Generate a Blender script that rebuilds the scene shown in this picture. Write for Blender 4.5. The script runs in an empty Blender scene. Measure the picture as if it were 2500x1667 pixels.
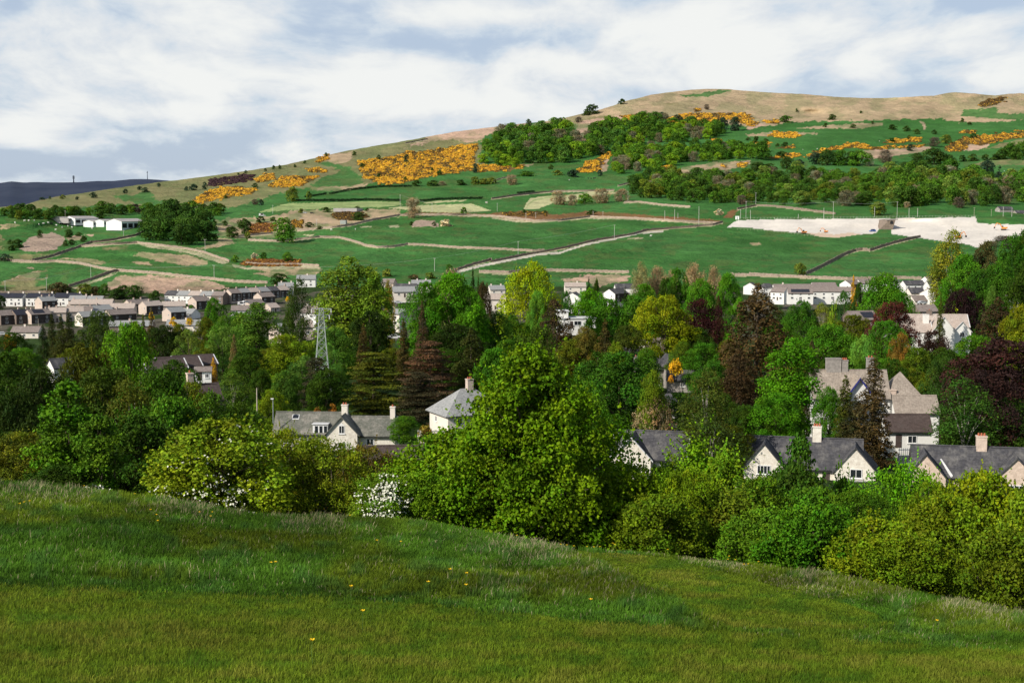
import bpy, math, random
import numpy as np
from mathutils import Vector, Matrix
R = math.radians
random.seed(7)
rng = np.random.default_rng(11)
SC = bpy.context.scene
COL = SC.collection
# ------------------------------------------------------------------ camera
F = 3472.0; CX = 1250.0; CY = 833.5; YH = 520.0
PITCH = -math.atan((CY - YH) / F)
cam_d = bpy.data.cameras.new('camera'); cam = bpy.data.objects.new('camera', cam_d); COL.objects.link(cam)
cam_d.lens = 50.0; cam_d.sensor_width = 36.0; cam_d.clip_start = 0.5; cam_d.clip_end = 60000
cam.location = (0, 0, 0); cam.rotation_euler = (R(90) + PITCH, 0, 0)
SC.camera = cam
cp, sp = math.cos(PITCH), math.sin(PITCH)
def tx(u, y):
    """sight line through an image point: returns X/Y and Z/Y"""
    a = (CY - np.asarray(y, float)) / F; b = (np.asarray(u, float) - CX) / F
    Y = cp - a * sp
    return b / Y, (sp + a * cp) / Y
def yof(zr):
    """image row of elevation slope z/Y"""
    # (sp+a cp)/(cp-a sp)=zr
    a = (zr * cp - sp) / (cp + zr * sp)
    return CY - a * F
def uof(xr, zr):
    a = (zr * cp - sp) / (cp + zr * sp)
    return CX + xr * (cp - a * sp) * F
def P(u, y, D):
    xr, zr = tx(u, y)
    return np.array([float(xr) * D, D, float(zr) * D])
# ------------------------------------------------------------------ noise
def _h(ix, iy, s):
    n = (ix.astype(np.int64) * 374761393 + iy.astype(np.int64) * 668265263 + s * 1442695041) & 0x7fffffff
    n = ((n ^ (n >> 13)) * 1274126177) & 0x7fffffff
    return ((n ^ (n >> 16)) & 0xffff) / 65535.0
def vnoise(x, y, s=0):
    x = np.asarray(x, float); y = np.asarray(y, float)
    ix = np.floor(x); iy = np.floor(y); fx = x - ix; fy = y - iy
    fx = fx * fx * (3 - 2 * fx); fy = fy * fy * (3 - 2 * fy)
    a = _h(ix, iy, s); b = _h(ix + 1, iy, s); c = _h(ix, iy + 1, s); d = _h(ix + 1, iy + 1, s)
    return (a + (b - a) * fx) * (1 - fy) + (c + (d - c) * fx) * fy
def fbm(x, y, s=0, o=4):
    r = 0; a = 1; t = 0
    x = np.asarray(x, float); y = np.asarray(y, float)
    for i in range(o):
        r = r + a * vnoise(x * 2 ** i, y * 2 ** i, s + i * 17); t += a; a *= .5
    return r / t
def sstep(a, b, x):
    t = np.clip((np.asarray(x, float) - a) / (b - a), 0, 1); return t * t * (3 - 2 * t)
# ------------------------------------------------------------------ terrain depth model
KN = [(215, 3450), (230, 3300), (300, 2900), (350, 2560), (400, 2260), (430, 2080), (460, 1880), (500, 1600), (533, 1410),
      (560, 1330), (600, 1200), (640, 1110), (690, 1000), (750, 890), (820, 730), (860, 640), (900, 540), (911, 420), (937, 350), (1000, 300),
      (1076, 250), (1180, 180), (1284, 110), (1400, 76), (1500, 62), (1600, 54), (1700, 48)]
KY = np.array([k[0] for k in KN], float); KD = np.log(np.array([k[1] for k in KN], float))
def Dof(u, y):
    u = np.asarray(u, float); y = np.asarray(y, float)
    d = np.exp(np.interp(y, KY, KD))
    amp = 0.055 * (1 - sstep(600, 690, y))
    n = fbm(u / 330.0, y / 70.0, 5, 3) - .5
    n2 = fbm(u / 110.0 + 9, y / 40.0, 9, 2) - .5
    return d * (1 + amp * (2 * n + .35 * n2))
def G(u, y):
    return P(u, y, float(Dof(u, y)))
def ground_at(u, D):
    """ground point under column u at depth D"""
    ys = np.arange(216, 1700, 1.0)
    d = Dof(np.full_like(ys, u), ys)
    k = np.argmin(np.abs(np.log(d / D)))
    return P(u, ys[k], D)
SKY = [(-400, 508), (0, 506), (60, 501), (90, 491), (140, 480), (200, 472), (250, 464), (315, 455), (380, 446), (450, 438), (510, 430), (600, 418), (700, 402), (770, 386), (840, 370), (900, 359),
       (975, 347), (1045, 334), (1110, 322), (1200, 311), (1283, 301), (1330, 297), (1365, 292), (1425, 277), (1470, 267), (1530, 247), (1590, 232), (1640, 225), (1690, 219), (1740, 217), (1780, 218), (1815, 222),
       (1900, 228), (1960, 230), (2040, 237), (2100, 240), (2160, 240), (2220, 237), (2280, 234), (2310, 228), (2334, 226), (2380, 229), (2430, 234), (2460, 230), (2490, 228), (2520, 232), (2900, 240)]
SX = np.array([s[0] for s in SKY], float); SY = np.array([s[1] for s in SKY], float)
# ------------------------------------------------------------------ mesh helpers
def mk_mesh(name, V, Fc, fv=None, attrs=None, smooth=False, nv=4):
    V = np.ascontiguousarray(V, np.float32); Fc = np.ascontiguousarray(Fc, np.int32)
    m = bpy.data.meshes.new(name)
    nf = len(Fc)
    m.vertices.add(len(V)); m.vertices.foreach_set('co', V.ravel())
    m.loops.add(nf * nv); m.loops.foreach_set('vertex_index', Fc.ravel())
    m.polygons.add(nf); m.polygons.foreach_set('loop_start', np.arange(0, nf * nv, nv, dtype=np.int32))
    m.polygons.foreach_set('loop_total', np.full(nf, nv, np.int32))
    if smooth: m.polygons.foreach_set('use_smooth', np.ones(nf, bool))
    if attrs:
        for k, (dom, arr) in attrs.items():
            if arr.ndim == 1:
                a = m.attributes.new(k, 'FLOAT', dom); a.data.foreach_set('value', np.ascontiguousarray(arr, np.float32))
            else:
                a = m.attributes.new(k, 'FLOAT_COLOR', dom)
                if arr.shape[1] == 3: arr = np.hstack([arr, np.ones((len(arr), 1))])
                a.data.foreach_set('color', np.ascontiguousarray(arr, np.float32).ravel())
    m.update(calc_edges=True)
    return m
class MB:
    """collects simple solids into one mesh"""
    def __init__(s): s.v = []; s.f = []; s.mi = []
    def add(s, vs, fs, mi=0):
        o = len(s.v); s.v += [tuple(map(float, v)) for v in vs]; s.f += [tuple(o + i for i in f) for f in fs]; s.mi += [mi] * len(fs)
    def box(s, x0, y0, z0, x1, y1, z1, mi=0):
        s.add([(x0, y0, z0), (x1, y0, z0), (x1, y1, z0), (x0, y1, z0), (x0, y0, z1), (x1, y0, z1), (x1, y1, z1), (x0, y1, z1)],
              [(0, 3, 2, 1), (4, 5, 6, 7), (0, 1, 5, 4), (1, 2, 6, 5), (2, 3, 7, 6), (3, 0, 4, 7)], mi)
    def hexa(s, b, t, mi=0):
        s.add(list(b) + list(t), [(0, 3, 2, 1), (4, 5, 6, 7), (0, 1, 5, 4), (1, 2, 6, 5), (2, 3, 7, 6), (3, 0, 4, 7)], mi)
    def tube(s, pts, rads, n=6, mi=0, cap=True):
        pts = [Vector(p) for p in pts]; o = len(s.v); rings = []
        for i, p in enumerate(pts):
            d = (pts[min(i + 1, len(pts) - 1)] - pts[max(i - 1, 0)])
            d = d.normalized() if d.length > 1e-9 else Vector((0, 0, 1))
            a = d.cross(Vector((0, 1, 0)) if abs(d.y) < .9 else Vector((1, 0, 0))).normalized(); b = d.cross(a)
            rings.append([p + (a * math.cos(2 * math.pi * k / n) + b * math.sin(2 * math.pi * k / n)) * rads[i] for k in range(n)])
        vs = [q for r in rings for q in r]; fs = []
        for i in range(len(pts) - 1):
            for k in range(n):
                fs.append((i * n + k, i * n + (k + 1) % n, (i + 1) * n + (k + 1) % n, (i + 1) * n + k))
        if cap: fs.append(tuple(range(n))[::-1]); fs.append(tuple((len(pts) - 1) * n + k for k in range(n)))
        s.add(vs, fs, mi)
    def ellip(s, c, r, n=10, m=6, mi=0):
        vs = [(c[0], c[1], c[2] - r[2])]; 
        for i in range(1, m):
            t = math.pi * i / m
            for k in range(n):
                p = 2 * math.pi * k / n
                vs.append((c[0] + r[0] * math.sin(t) * math.cos(p), c[1] + r[1] * math.sin(t) * math.sin(p), c[2] - r[2] * math.cos(t)))
        vs.append((c[0], c[1], c[2] + r[2])); fs = []
        for k in range(n): fs.append((0, 1 + (k + 1) % n, 1 + k)); fs.append((len(vs) - 1, 1 + (m - 2) * n + k, 1 + (m - 2) * n + (k + 1) % n))
        for i in range(m - 2):
            for k in range(n): fs.append((1 + i * n + k, 1 + i * n + (k + 1) % n, 1 + (i + 1) * n + (k + 1) % n, 1 + (i + 1) * n + k))
        s.add(vs, fs, mi)
    def mesh(s, name, mats):
        m = bpy.data.meshes.new(name); m.from_pydata(s.v, [], s.f)
        for x in (mats if isinstance(mats, (list, tuple)) else [mats]): m.materials.append(x)
        m.polygons.foreach_set('material_index', s.mi); m.update(); return m
    def build(s, name, mats, parent=None): return link(name, s.mesh(name, mats), parent)
def link(name, me, parent=None):
    o = bpy.data.objects.new(name, me); COL.objects.link(o)
    if parent is not None: o.parent = parent
    return o
def tag(o, label=None, cat=None, group=None, kind=None):
    if label: o['label'] = label
    if cat: o['category'] = cat
    if group: o['group'] = group
    if kind: o['kind'] = kind
    return o
def empty(name, loc, rz=0):
    o = bpy.data.objects.new(name, None); COL.objects.link(o); o.location = [float(c) for c in loc]; o.rotation_euler = (0, 0, rz); o.empty_display_size = .5
    return o
# ------------------------------------------------------------------ materials
class NT:
    def __init__(s, mat):
        mat.use_nodes = True; s.t = mat.node_tree; s.t.nodes.clear(); s.out = s.t.nodes.new('ShaderNodeOutputMaterial' if isinstance(mat, bpy.types.Material) else 'ShaderNodeOutputWorld')
    def n(s, ty, **kw):
        x = s.t.nodes.new('ShaderNode' + ty)
        for k, v in kw.items(): setattr(x, k, v)
        return x
    def l(s, a, b): s.t.links.new(a, b)
    def inp(s, node, name, val):
        if hasattr(val, 'links') or isinstance(val, bpy.types.NodeSocket): s.l(val, node.inputs[name])
        else: node.inputs[name].default_value = val
    def math(s, op, a, b=0.0, c=None):
        x = s.n('Math', operation=op); s.inp(x, 0, a); s.inp(x, 1, b)
        if c is not None: s.inp(x, 2, c)
        return x.outputs[0]
    def mix(s, f, a, b, bt='MIX'):
        x = s.n('Mix', data_type='RGBA', blend_type=bt); s.inp(x, 0, f); s.inp(x, 6, a); s.inp(x, 7, b); return x.outputs[2]
    def ramp(s, f, stops):
        x = s.n('ValToRGB'); s.l(f, x.inputs[0]); e = x.color_ramp.elements
        while len(e) > 1: e.remove(e[0])
        e[0].position = stops[0][0]; e[0].color = c4(stops[0][1])
        for p, c in stops[1:]:
            q = e.new(p); q.color = c4(c)
        return x.outputs[0]
    def noise(s, scale, detail=4, rough=.55, vec=None, out=0):
        x = s.n('TexNoise'); x.inputs['Scale'].default_value = scale; x.inputs['Detail'].default_value = detail; x.inputs['Roughness'].default_value = rough
        if vec is not None: s.l(vec, x.inputs['Vector'])
        return x.outputs[out]
def c4(c):
    if isinstance(c, (int, float)): return (c, c, c, 1)
    return (c[0], c[1], c[2], 1)
def mat_simple(name, col, rough=.8, var=.25, scale=3.0, bump=0.0, spec=.3, col2=None, coord='Object', emit=None):
    m = bpy.data.materials.new(name); t = NT(m)
    b = t.n('BsdfPrincipled'); b.inputs['Roughness'].default_value = rough; b.inputs['Specular IOR Level'].default_value = spec
    tc = t.n('TexCoord'); v = tc.outputs[coord]
    nz = t.noise(scale, 5, .6, v)
    c2 = col2 or tuple(x * (1 - var) for x in col)
    c1 = col if col2 else tuple(min(1, x * (1 + var)) for x in col)
    cr = t.ramp(nz, [(.3, c2), (.7, c1)])
    t.l(cr, b.inputs['Base Color'])
    if bump:
        bp = t.n('Bump'); bp.inputs['Strength'].default_value = bump; bp.inputs['Distance'].default_value = .05
        nz2 = t.noise(scale * 4, 4, .6, v); t.l(nz2, bp.inputs['Height']); t.l(bp.outputs[0], b.inputs['Normal'])
    t.l(b.outputs[0], t.out.inputs[0]); return m
M = {}
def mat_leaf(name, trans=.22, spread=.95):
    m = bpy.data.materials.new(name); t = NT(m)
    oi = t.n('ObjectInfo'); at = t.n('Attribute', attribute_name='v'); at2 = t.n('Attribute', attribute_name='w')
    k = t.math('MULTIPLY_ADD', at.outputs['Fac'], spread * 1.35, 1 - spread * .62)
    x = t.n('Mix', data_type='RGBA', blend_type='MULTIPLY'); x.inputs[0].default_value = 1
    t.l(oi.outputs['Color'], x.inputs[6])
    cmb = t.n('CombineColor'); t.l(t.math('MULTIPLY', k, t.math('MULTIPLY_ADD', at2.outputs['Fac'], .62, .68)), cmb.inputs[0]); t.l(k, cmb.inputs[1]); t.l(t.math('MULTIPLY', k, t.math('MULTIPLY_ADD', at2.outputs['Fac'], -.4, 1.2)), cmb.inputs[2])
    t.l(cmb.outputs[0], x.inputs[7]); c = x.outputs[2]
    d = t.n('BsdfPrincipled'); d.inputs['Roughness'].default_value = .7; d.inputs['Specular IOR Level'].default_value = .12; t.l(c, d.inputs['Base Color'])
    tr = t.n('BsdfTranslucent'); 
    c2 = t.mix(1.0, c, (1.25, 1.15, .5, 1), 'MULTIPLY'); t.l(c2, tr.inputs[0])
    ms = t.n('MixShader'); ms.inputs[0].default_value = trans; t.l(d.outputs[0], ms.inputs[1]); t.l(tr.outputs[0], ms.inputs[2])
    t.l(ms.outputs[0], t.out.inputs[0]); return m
M['leaf'] = mat_leaf('leaf')
M['nleaf'] = mat_leaf('near_leaf', .14, .9)
M['needle'] = mat_leaf('needle', .08, .9)
M['bark'] = mat_simple('bark', (.11, .085, .06), .9, .4, 2.5, .4)
M['pale_bark'] = mat_simple('pale_bark', (.42, .38, .32), .85, .35, 3, .3)
M['twig'] = mat_simple('twig', (.36, .27, .18), .9, .3, 1.5)
def mat_attr(name, rough=.85, nscale=.05, nvar=.35, bump=.0, bscale=.5, spec=.15, trans=0, nscale2=None, bdist=1.0):
    m = bpy.data.materials.new(name); t = NT(m)
    at = t.n('Attribute', attribute_name='Col'); tc = t.n('TexCoord')
    nz = t.noise(nscale, 6, .65, tc.outputs['Object'])
    k = t.n('MapRange'); t.l(nz, k.inputs[0]); k.inputs[1].default_value = .3; k.inputs[2].default_value = .7; k.inputs[3].default_value = 1 - nvar; k.inputs[4].default_value = 1 + nvar
    kk = k.outputs[0]
    if nscale2:
        nz2 = t.noise(nscale2, 5, .7, tc.outputs['Object'])
        kk = t.math('MULTIPLY', kk, t.math('MULTIPLY_ADD', nz2, 1.4 * nvar, 1 - .7 * nvar))
    v = t.n('VectorMath', operation='SCALE'); t.l(at.outputs['Color'], v.inputs[0]); t.l(kk, v.inputs['Scale'])
    b = t.n('BsdfPrincipled'); b.inputs['Roughness'].default_value = rough; b.inputs['Specular IOR Level'].default_value = spec
    t.l(v.outputs[0], b.inputs['Base Color'])
    if bump:
        bp = t.n('Bump'); bp.inputs['Strength'].default_value = bump; bp.inputs['Distance'].default_value = bdist
        t.l(t.noise(bscale, 6, .65, tc.outputs['Object']), bp.inputs['Height']); t.l(bp.outputs[0], b.inputs['Normal'])
    sh = b.outputs[0]
    if trans:
        tr = t.n('BsdfTranslucent'); t.l(v.outputs[0], tr.inputs[0]); ms = t.n('MixShader'); ms.inputs[0].default_value = trans
        t.l(sh, ms.inputs[1]); t.l(tr.outputs[0], ms.inputs[2]); sh = ms.outputs[0]
    t.l(sh, t.out.inputs[0]); return m
M['terrain'] = mat_attr('terrain', .95, .02, .22, .9, .03, .03, nscale2=.16, bdist=9.0)
M['meadow'] = mat_attr('meadow', .95, 1.2, .4, .6, 6, .02, nscale2=9, bdist=.12)
M['grass'] = mat_attr('grass', .9, .35, .3, spec=.04, trans=.3)
M['gorse'] = mat_attr('gorse', .8, .08, .25)
M['white'] = mat_simple('white_render', (.84, .83, .80), .9, .06, .35, col2=(.72, .71, .67))
M['cream'] = mat_simple('cream_render', (.82, .75, .66), .9, .06, .35, col2=(.70, .63, .55))
M['pebble'] = mat_simple('pebble_dash', (.60, .50, .42), .95, .06, .5, col2=(.50, .41, .35))
M['brown_wall'] = mat_simple('brown_render', (.22, .175, .145), .95, .06, .5, col2=(.17, .13, .11))
def mat_stone(name, c1, c2, c3, sx=1.6, sy=3.4):
    m = bpy.data.materials.new(name); t = NT(m); tc = t.n('TexCoord')
    sep = t.n('SeparateXYZ'); t.l(tc.outputs['Object'], sep.inputs[0])
    cx = t.n('CombineXYZ'); t.l(t.math('ADD', sep.outputs[0], sep.outputs[1]), cx.inputs[0]); t.l(sep.outputs[2], cx.inputs[1])
    br = t.n('TexBrick'); t.l(cx.outputs[0], br.inputs[0]); br.inputs['Scale'].default_value = 1
    br.inputs['Color1'].default_value = c4(c1); br.inputs['Color2'].default_value = c4(c2); br.inputs['Mortar'].default_value = c4(c3)
    br.inputs['Brick Width'].default_value = .55; br.inputs['Row Height'].default_value = .24; br.inputs['Mortar Size'].default_value = .018; br.offset = .5
    nz = t.noise(2.2, 6, .7, tc.outputs['Object'])
    c = t.mix(.55, br.outputs[0], t.ramp(nz, [(.25, tuple(x * .55 for x in c1)), (.75, tuple(min(1, x * 1.35) for x in c2))]))
    b = t.n('BsdfPrincipled'); b.inputs['Roughness'].default_value = .95; b.inputs['Specular IOR Level'].default_value = .1; t.l(c, b.inputs['Base Color'])
    bp = t.n('Bump'); bp.inputs['Strength'].default_value = .6; bp.inputs['Distance'].default_value = .04; t.l(t.noise(7, 4, .6, tc.outputs['Object']), bp.inputs['Height']); t.l(bp.outputs[0], b.inputs['Normal'])
    t.l(b.outputs[0], t.out.inputs[0]); return m
M['stone'] = mat_stone('limestone', (.70, .61, .51), (.84, .77, .67), (.70, .64, .56))
M['brown_stone'] = mat_stone('brown_stone', (.52, .40, .32), (.72, .58, .48), (.58, .49, .41))
M['grey_stone'] = mat_stone('grey_stone', (.27, .25, .23), (.36, .33, .30), (.25, .23, .21))
def mat_roof(name, c, c2, lich=None, amt=.6):
    m = bpy.data.materials.new(name); t = NT(m); tc = t.n('TexCoord')
    sep = t.n('SeparateXYZ'); t.l(tc.outputs['Object'], sep.inputs[0])
    cx = t.n('CombineXYZ'); t.l(t.math('ADD', sep.outputs[0], sep.outputs[1]), cx.inputs[0]); t.l(sep.outputs[2], cx.inputs[1])
    br = t.n('TexBrick'); t.l(cx.outputs[0], br.inputs[0]); br.inputs['Scale'].default_value = 1; br.offset = .5
    br.inputs['Color1'].default_value = c4(c); br.inputs['Color2'].default_value = c4(c2); br.inputs['Mortar'].default_value = c4(tuple(x * .72 for x in c))
    br.inputs['Brick Width'].default_value = .4; br.inputs['Row Height'].default_value = .17; br.inputs['Mortar Size'].default_value = .012
    nz = t.noise(.55, 7, .68, tc.outputs['Object'])
    L = lich or tuple(min(1, x * 1.8) for x in c2)
    f = t.ramp(nz, [(.48, 0.0), (.68, amt)])
    c_ = t.mix(f, br.outputs[0], c4(L))
    # rain streaks down the slope
    mp = t.n('Mapping'); mp.inputs['Scale'].default_value = (3.0, 3.0, .25); t.l(tc.outputs['Object'], mp.inputs[0])
    st = t.noise(1.2, 5, .6, mp.outputs[0]); c_ = t.mix(1.0, c_, t.ramp(st, [(.3, .72), (.7, 1.2)]), 'MULTIPLY')
    b = t.n('BsdfPrincipled'); b.inputs['Roughness'].default_value = .75; b.inputs['Specular IOR Level'].default_value = .3; t.l(c_, b.inputs['Base Color'])
    bp = t.n('Bump'); bp.inputs['Strength'].default_value = .5; bp.inputs['Distance'].default_value = .03; t.l(br.outputs['Fac'], bp.inputs['Height']); bp.invert = True; t.l(bp.outputs[0], b.inputs['Normal'])
    t.l(b.outputs[0], t.out.inputs[0]); return m
M['slate'] = mat_roof('slate_roof', (.055, .055, .062), (.085, .083, .09), (.21, .20, .185), .7)
M['mossy'] = mat_roof('mossy_slate_roof', (.12, .125, .10), (.17, .17, .145), (.34, .31, .27), .7)
M['tan'] = mat_roof('tan_tile_roof', (.42, .345, .295), (.52, .435, .375), (.56, .49, .43), .5)
M['manor'] = mat_roof('weathered_slate_roof', (.30, .25, .205), (.37, .315, .26), (.48, .41, .34), .55)
M['front_shade'] = mat_simple('dark_front_shade', (.055, .045, .04), .8, .2, 1)  # dark brown standing in for shade on the turned village fronts
M['grey'] = mat_roof('grey_tile_roof', (.27, .275, .27), (.36, .365, .36), (.38, .38, .37), .5)
M['brown'] = mat_roof('brown_tile_roof', (.22, .175, .155), (.28, .235, .21), (.34, .30, .27), .5)
M['dark'] = mat_roof('dark_panel_roof', (.022, .024, .036), (.03, .034, .05), (.05, .05, .07), .4)
M['choc'] = mat_roof('chocolate_tile_roof', (.07, .05, .045), (.095, .07, .062), (.12, .10, .09), .4)
M['glass'] = mat_simple('window_glass', (.02, .024, .03), .08, .2, .5, spec=.8)
M['frame'] = mat_simple('window_frame', (.80, .80, .79), .5, .03, 2)
M['pot'] = mat_simple('clay_pot', (.42, .13, .07), .8, .2, 4)
M['black'] = mat_simple('black_paint', (.02, .02, .022), .5, .2, 2)
M['blue'] = mat_simple('blue_paint', (.03, .035, .20), .5, .1, 2)
M['leadw'] = mat_simple('pale_flashing', (.62, .62, .62), .6, .1, 2)
M['wood'] = mat_simple('weathered_wood', (.46, .40, .32), .9, .2, 2)
M['steel'] = mat_simple('galvanised_steel', (.30, .34, .32), .5, .15, 2)
M['conc'] = mat_simple('concrete', (.55, .53, .49), .9, .12, 1)
M['orange'] = mat_simple('orange_paint', (.72, .24, .03), .5, .15, 1)
M['rubber'] = mat_simple('rubber', (.02, .02, .02), .9, .2, 4)
M['carw'] = mat_simple('white_car_paint', (.78, .78, .78), .3, .02, 1, spec=.6)
M['carb'] = mat_simple('blue_car_paint', (.06, .13, .38), .3, .05, 1, spec=.6)
M['cars'] = mat_simple('silver_car_paint', (.5, .52, .55), .3, .05, 1, spec=.6)
M['red'] = mat_simple('red_paint', (.50, .05, .04), .5, .1, 1)
M['wool'] = mat_simple('wool', (.72, .70, .64), .95, .08, 3)
M['hide'] = mat_simple('black_hide', (.03, .028, .028), .9, .2, 3)
M['barnw'] = mat_simple('white_sheeting', (.80, .80, .80), .6, .04, .15)
M['barnr'] = mat_simple('fibre_cement_sheeting', (.40, .37, .36), .85, .2, .1)
M['petal'] = mat_simple('buttercup_petal', (.80, .52, .01), .5, .1, 4)
M['stem'] = mat_simple('green_stem', (.07, .14, .03), .7, .1, 4)
M['blossom'] = mat_simple('white_blossom', (.66, .66, .54), .8, .12, 2)
M['pinkbl'] = mat_simple('faded_pink_blossom', (.66, .50, .42), .8, .15, 2)
M['cable'] = mat_simple('cable', (.42, .46, .42), .6, .1, 2)
M['drystone'] = None
def _dry(name, a, b_):
    m = bpy.data.materials.new(name); t = NT(m); tc = t.n('TexCoord')
    vo = t.n('TexVoronoi'); vo.inputs['Scale'].default_value = 1.6; t.l(tc.outputs['Object'], vo.inputs[0])
    nz = t.noise(.35, 6, .7, tc.outputs['Object'])
    c = t.mix(.5, t.ramp(vo.outputs['Color'], [(.2, a), (.8, b_)]), t.ramp(nz, [(.3, a), (.7, b_)]))
    b = t.n('BsdfPrincipled'); b.inputs['Roughness'].default_value = .95; b.inputs['Specular IOR Level'].default_value = .1; t.l(c, b.inputs['Base Color'])
    bp = t.n('Bump'); bp.inputs['Strength'].default_value = .8; bp.inputs['Distance'].default_value = .15; t.l(vo.outputs['Distance'], bp.inputs['Height']); t.l(bp.outputs[0], b.inputs['Normal'])
    t.l(b.outputs[0], t.out.inputs[0]); return m
M['drystone'] = _dry('dry_stone', (.22, .17, .13), (.44, .36, .29))
M['drydark'] = _dry('dark_dry_stone', (.15, .12, .095), (.30, .24, .19))
# ------------------------------------------------------------------ field map
def T(k, pts):
    ox, oy, s = {1: (0, 400, 3.336), 2: (600, 200, 3.336), 3: (1200, 180, 3.336), 4: (1800, 180, 3.336), 5: (0, 620, 3.336), 6: (600, 600, 3.336), 7: (1200, 600, 3.336),
                 8: (1800, 500, 3.336), 9: (1800, 820, 3.336), 0: (0, 0, 1), 10: (0, 620, 6.271), 11: (350, 620, 6.271)}[k]
    return [(ox + a / s, oy + b / s) for a, b in pts]
def inpoly(px, py, poly):
    r = np.zeros(px.shape, bool); n = len(poly); j = n - 1
    for i in range(n):
        xi, yi = poly[i]; xj, yj = poly[j]
        if yi != yj:
            c = ((yi > py) != (yj > py)) & (px < (xj - xi) * (py - yi) / (yj - yi) + xi)
            r ^= c
        j = i
    return r
def near_line(px, py, line):
    """signed offset below the line (in rows) and inside-span flag"""
    xs = [p[0] for p in line]; 
    if xs[0] > xs[-1]: line = line[::-1]
    xs = np.array([p[0] for p in line]); ys = np.array([p[1] for p in line])
    return py - np.interp(px, xs, ys), (px >= xs[0]) & (px <= xs[-1])
GREEN = (.055, .158, .040); GREEN2 = (.038, .115, .030); OLIVE = (.22, .20, .095); TANG = (.43, .315, .20); PINK = (.50, .335, .245); HAY = (.46, .50, .22)
STRAW = (.48, .42, .27); BRACK = (.22, .105, .05); ROCK = (.40, .29, .23); HEATH = (.07, .04, .045); BANK = (.66, .61, .54); DKG = (.03, .055, .015)
WALLS = [
 ('pale dry stone wall curving between the two wide green pastures', 'drystone', 1.5, T(2, [(20, 1290), (250, 1300), (400, 1290), (600, 1265), (760, 1270), (880, 1300), (980, 1335), (1080, 1350), (1200, 1345), (1320, 1325), (1450, 1330), (1700, 1350), (2000, 1360), (2335, 1378)]) + T(3, [(430, 1440)])),
 ('dry stone wall climbing from the village beside the pale track to the stone bank', 'drydark', 1.7, T(2, [(1700, 1540), (1850, 1490), (2000, 1452)]) + T(3, [(0, 1535), (260, 1480), (450, 1450), (600, 1420), (850, 1360), (1010, 1335), (1150, 1310), (1250, 1280), (1500, 1260), (1800, 1235), (1880, 1212)])),
 ('long brownish wall below the railway line, ending at the white bank', 'drystone', 1.6, T(2, [(420, 1215), (700, 1190), (850, 1170), (1020, 1130), (1250, 1088), (1600, 1082), (2050, 1097), (2335, 1130)]) + T(3, [(120, 1180), (300, 1200), (560, 1197), (800, 1167), (1200, 1182), (1500, 1202), (1850, 1220)])),
 ('brown wall zigzagging up to the foot of the white bank near the tall olive tree', 'drydark', 2.2, T(8, [(500, 592), (620, 540), (720, 490), (870, 410), (960, 378), (1020, 370), (1080, 378), (1160, 350), (1250, 322), (1380, 288), (1490, 264)])),
 ('low tan wall along the lower edge of the big right-hand pasture', 'drystone', 1.8, T(7, [(1940, 240), (2100, 245), (2335, 252)]) + T(8, [(100, 570), (300, 582), (530, 594), (900, 607), (1330, 600), (1500, 604)])),
 ('tan wall behind the bare pinkish trees in the middle of the valley', 'drystone', 1.8, T(6, [(1900, 215), (2140, 222)]) + T(7, [(300, 205), (500, 205), (800, 212), (1120, 220)])),
 ('long pale wall winding above the rough tan field behind the left houses', 'drystone', 1.7, T(1, [(100, 797), (300, 803), (450, 797), (650, 815), (850, 860), (950, 872), (1100, 882), (1300, 897), (1500, 922), (1730, 942), (1900, 962), (2180, 972)])),
 ('dark wall rising from the far left bush to the clump of dark trees', 'drydark', 1.8, T(1, [(260, 792), (400, 762), (520, 722), (640, 682), (740, 645), (900, 627), (1100, 587), (1170, 562)])),
 ('light wall dropping along the tan bank under the clump of dark trees', 'drystone', 1.6, T(1, [(640, 678), (900, 657), (1120, 647), (1300, 667), (1500, 692), (1650, 722), (1870, 797)])),
 ('short dark wall leaning up from the olive bush to the long pale wall', 'drydark', 1.7, T(1, [(560, 1002), (650, 972), (750, 942), (880, 892), (955, 874)])),
 ('low dark wall directly above the dark-roofed white terraces', 'drydark', 1.3, T(1, [(0, 1052), (200, 1047), (430, 1047)])),
 ('dark wall on the far left between two olive fields', 'drydark', 1.6, T(1, [(0, 782), (100, 792), (190, 794)])),
 ('thin wall beside the brown gorse right of the dark clump', 'drystone', 1.4, T(1, [(1940, 592), (2080, 580), (2220, 568)])),
 ('dark wall end running along the pale upper skyline', 'drydark', 1.8, T(2, [(1300, 503), (1390, 485), (1480, 468)])),
 ('thin wall below the pale bare bush at the foot of the hill', 'drystone', 1.6, T(3, [(0, 880), (60, 862), (120, 847), (200, 842)])),
 ('straight wall running up right from the green pasture to the lower wood', 'drystone', 1.6, T(3, [(1030, 915), (1200, 872), (1400, 832), (1480, 826)])),
 ('brown wall above the curved hay field', 'drydark', 1.8, T(3, [(0, 1022), (200, 992), (500, 962), (800, 957), (1000, 950)])),
 ('brown wall at the front edge of the lower wood', 'drystone', 1.6, T(3, [(1080, 1050), (1200, 1047), (1400, 1072), (1620, 1087)])),
 ('brown wall arching over the green knoll above the white bank', 'drydark', 1.8, T(4, [(0, 1105), (150, 1077), (300, 1082), (560, 1112), (800, 1144)])),
 ('tan wall near the brown gorse above the village bend', 'drystone', 1.4, T(2, [(0, 1480), (150, 1490), (420, 1490), (600, 1500)])),
]
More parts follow.
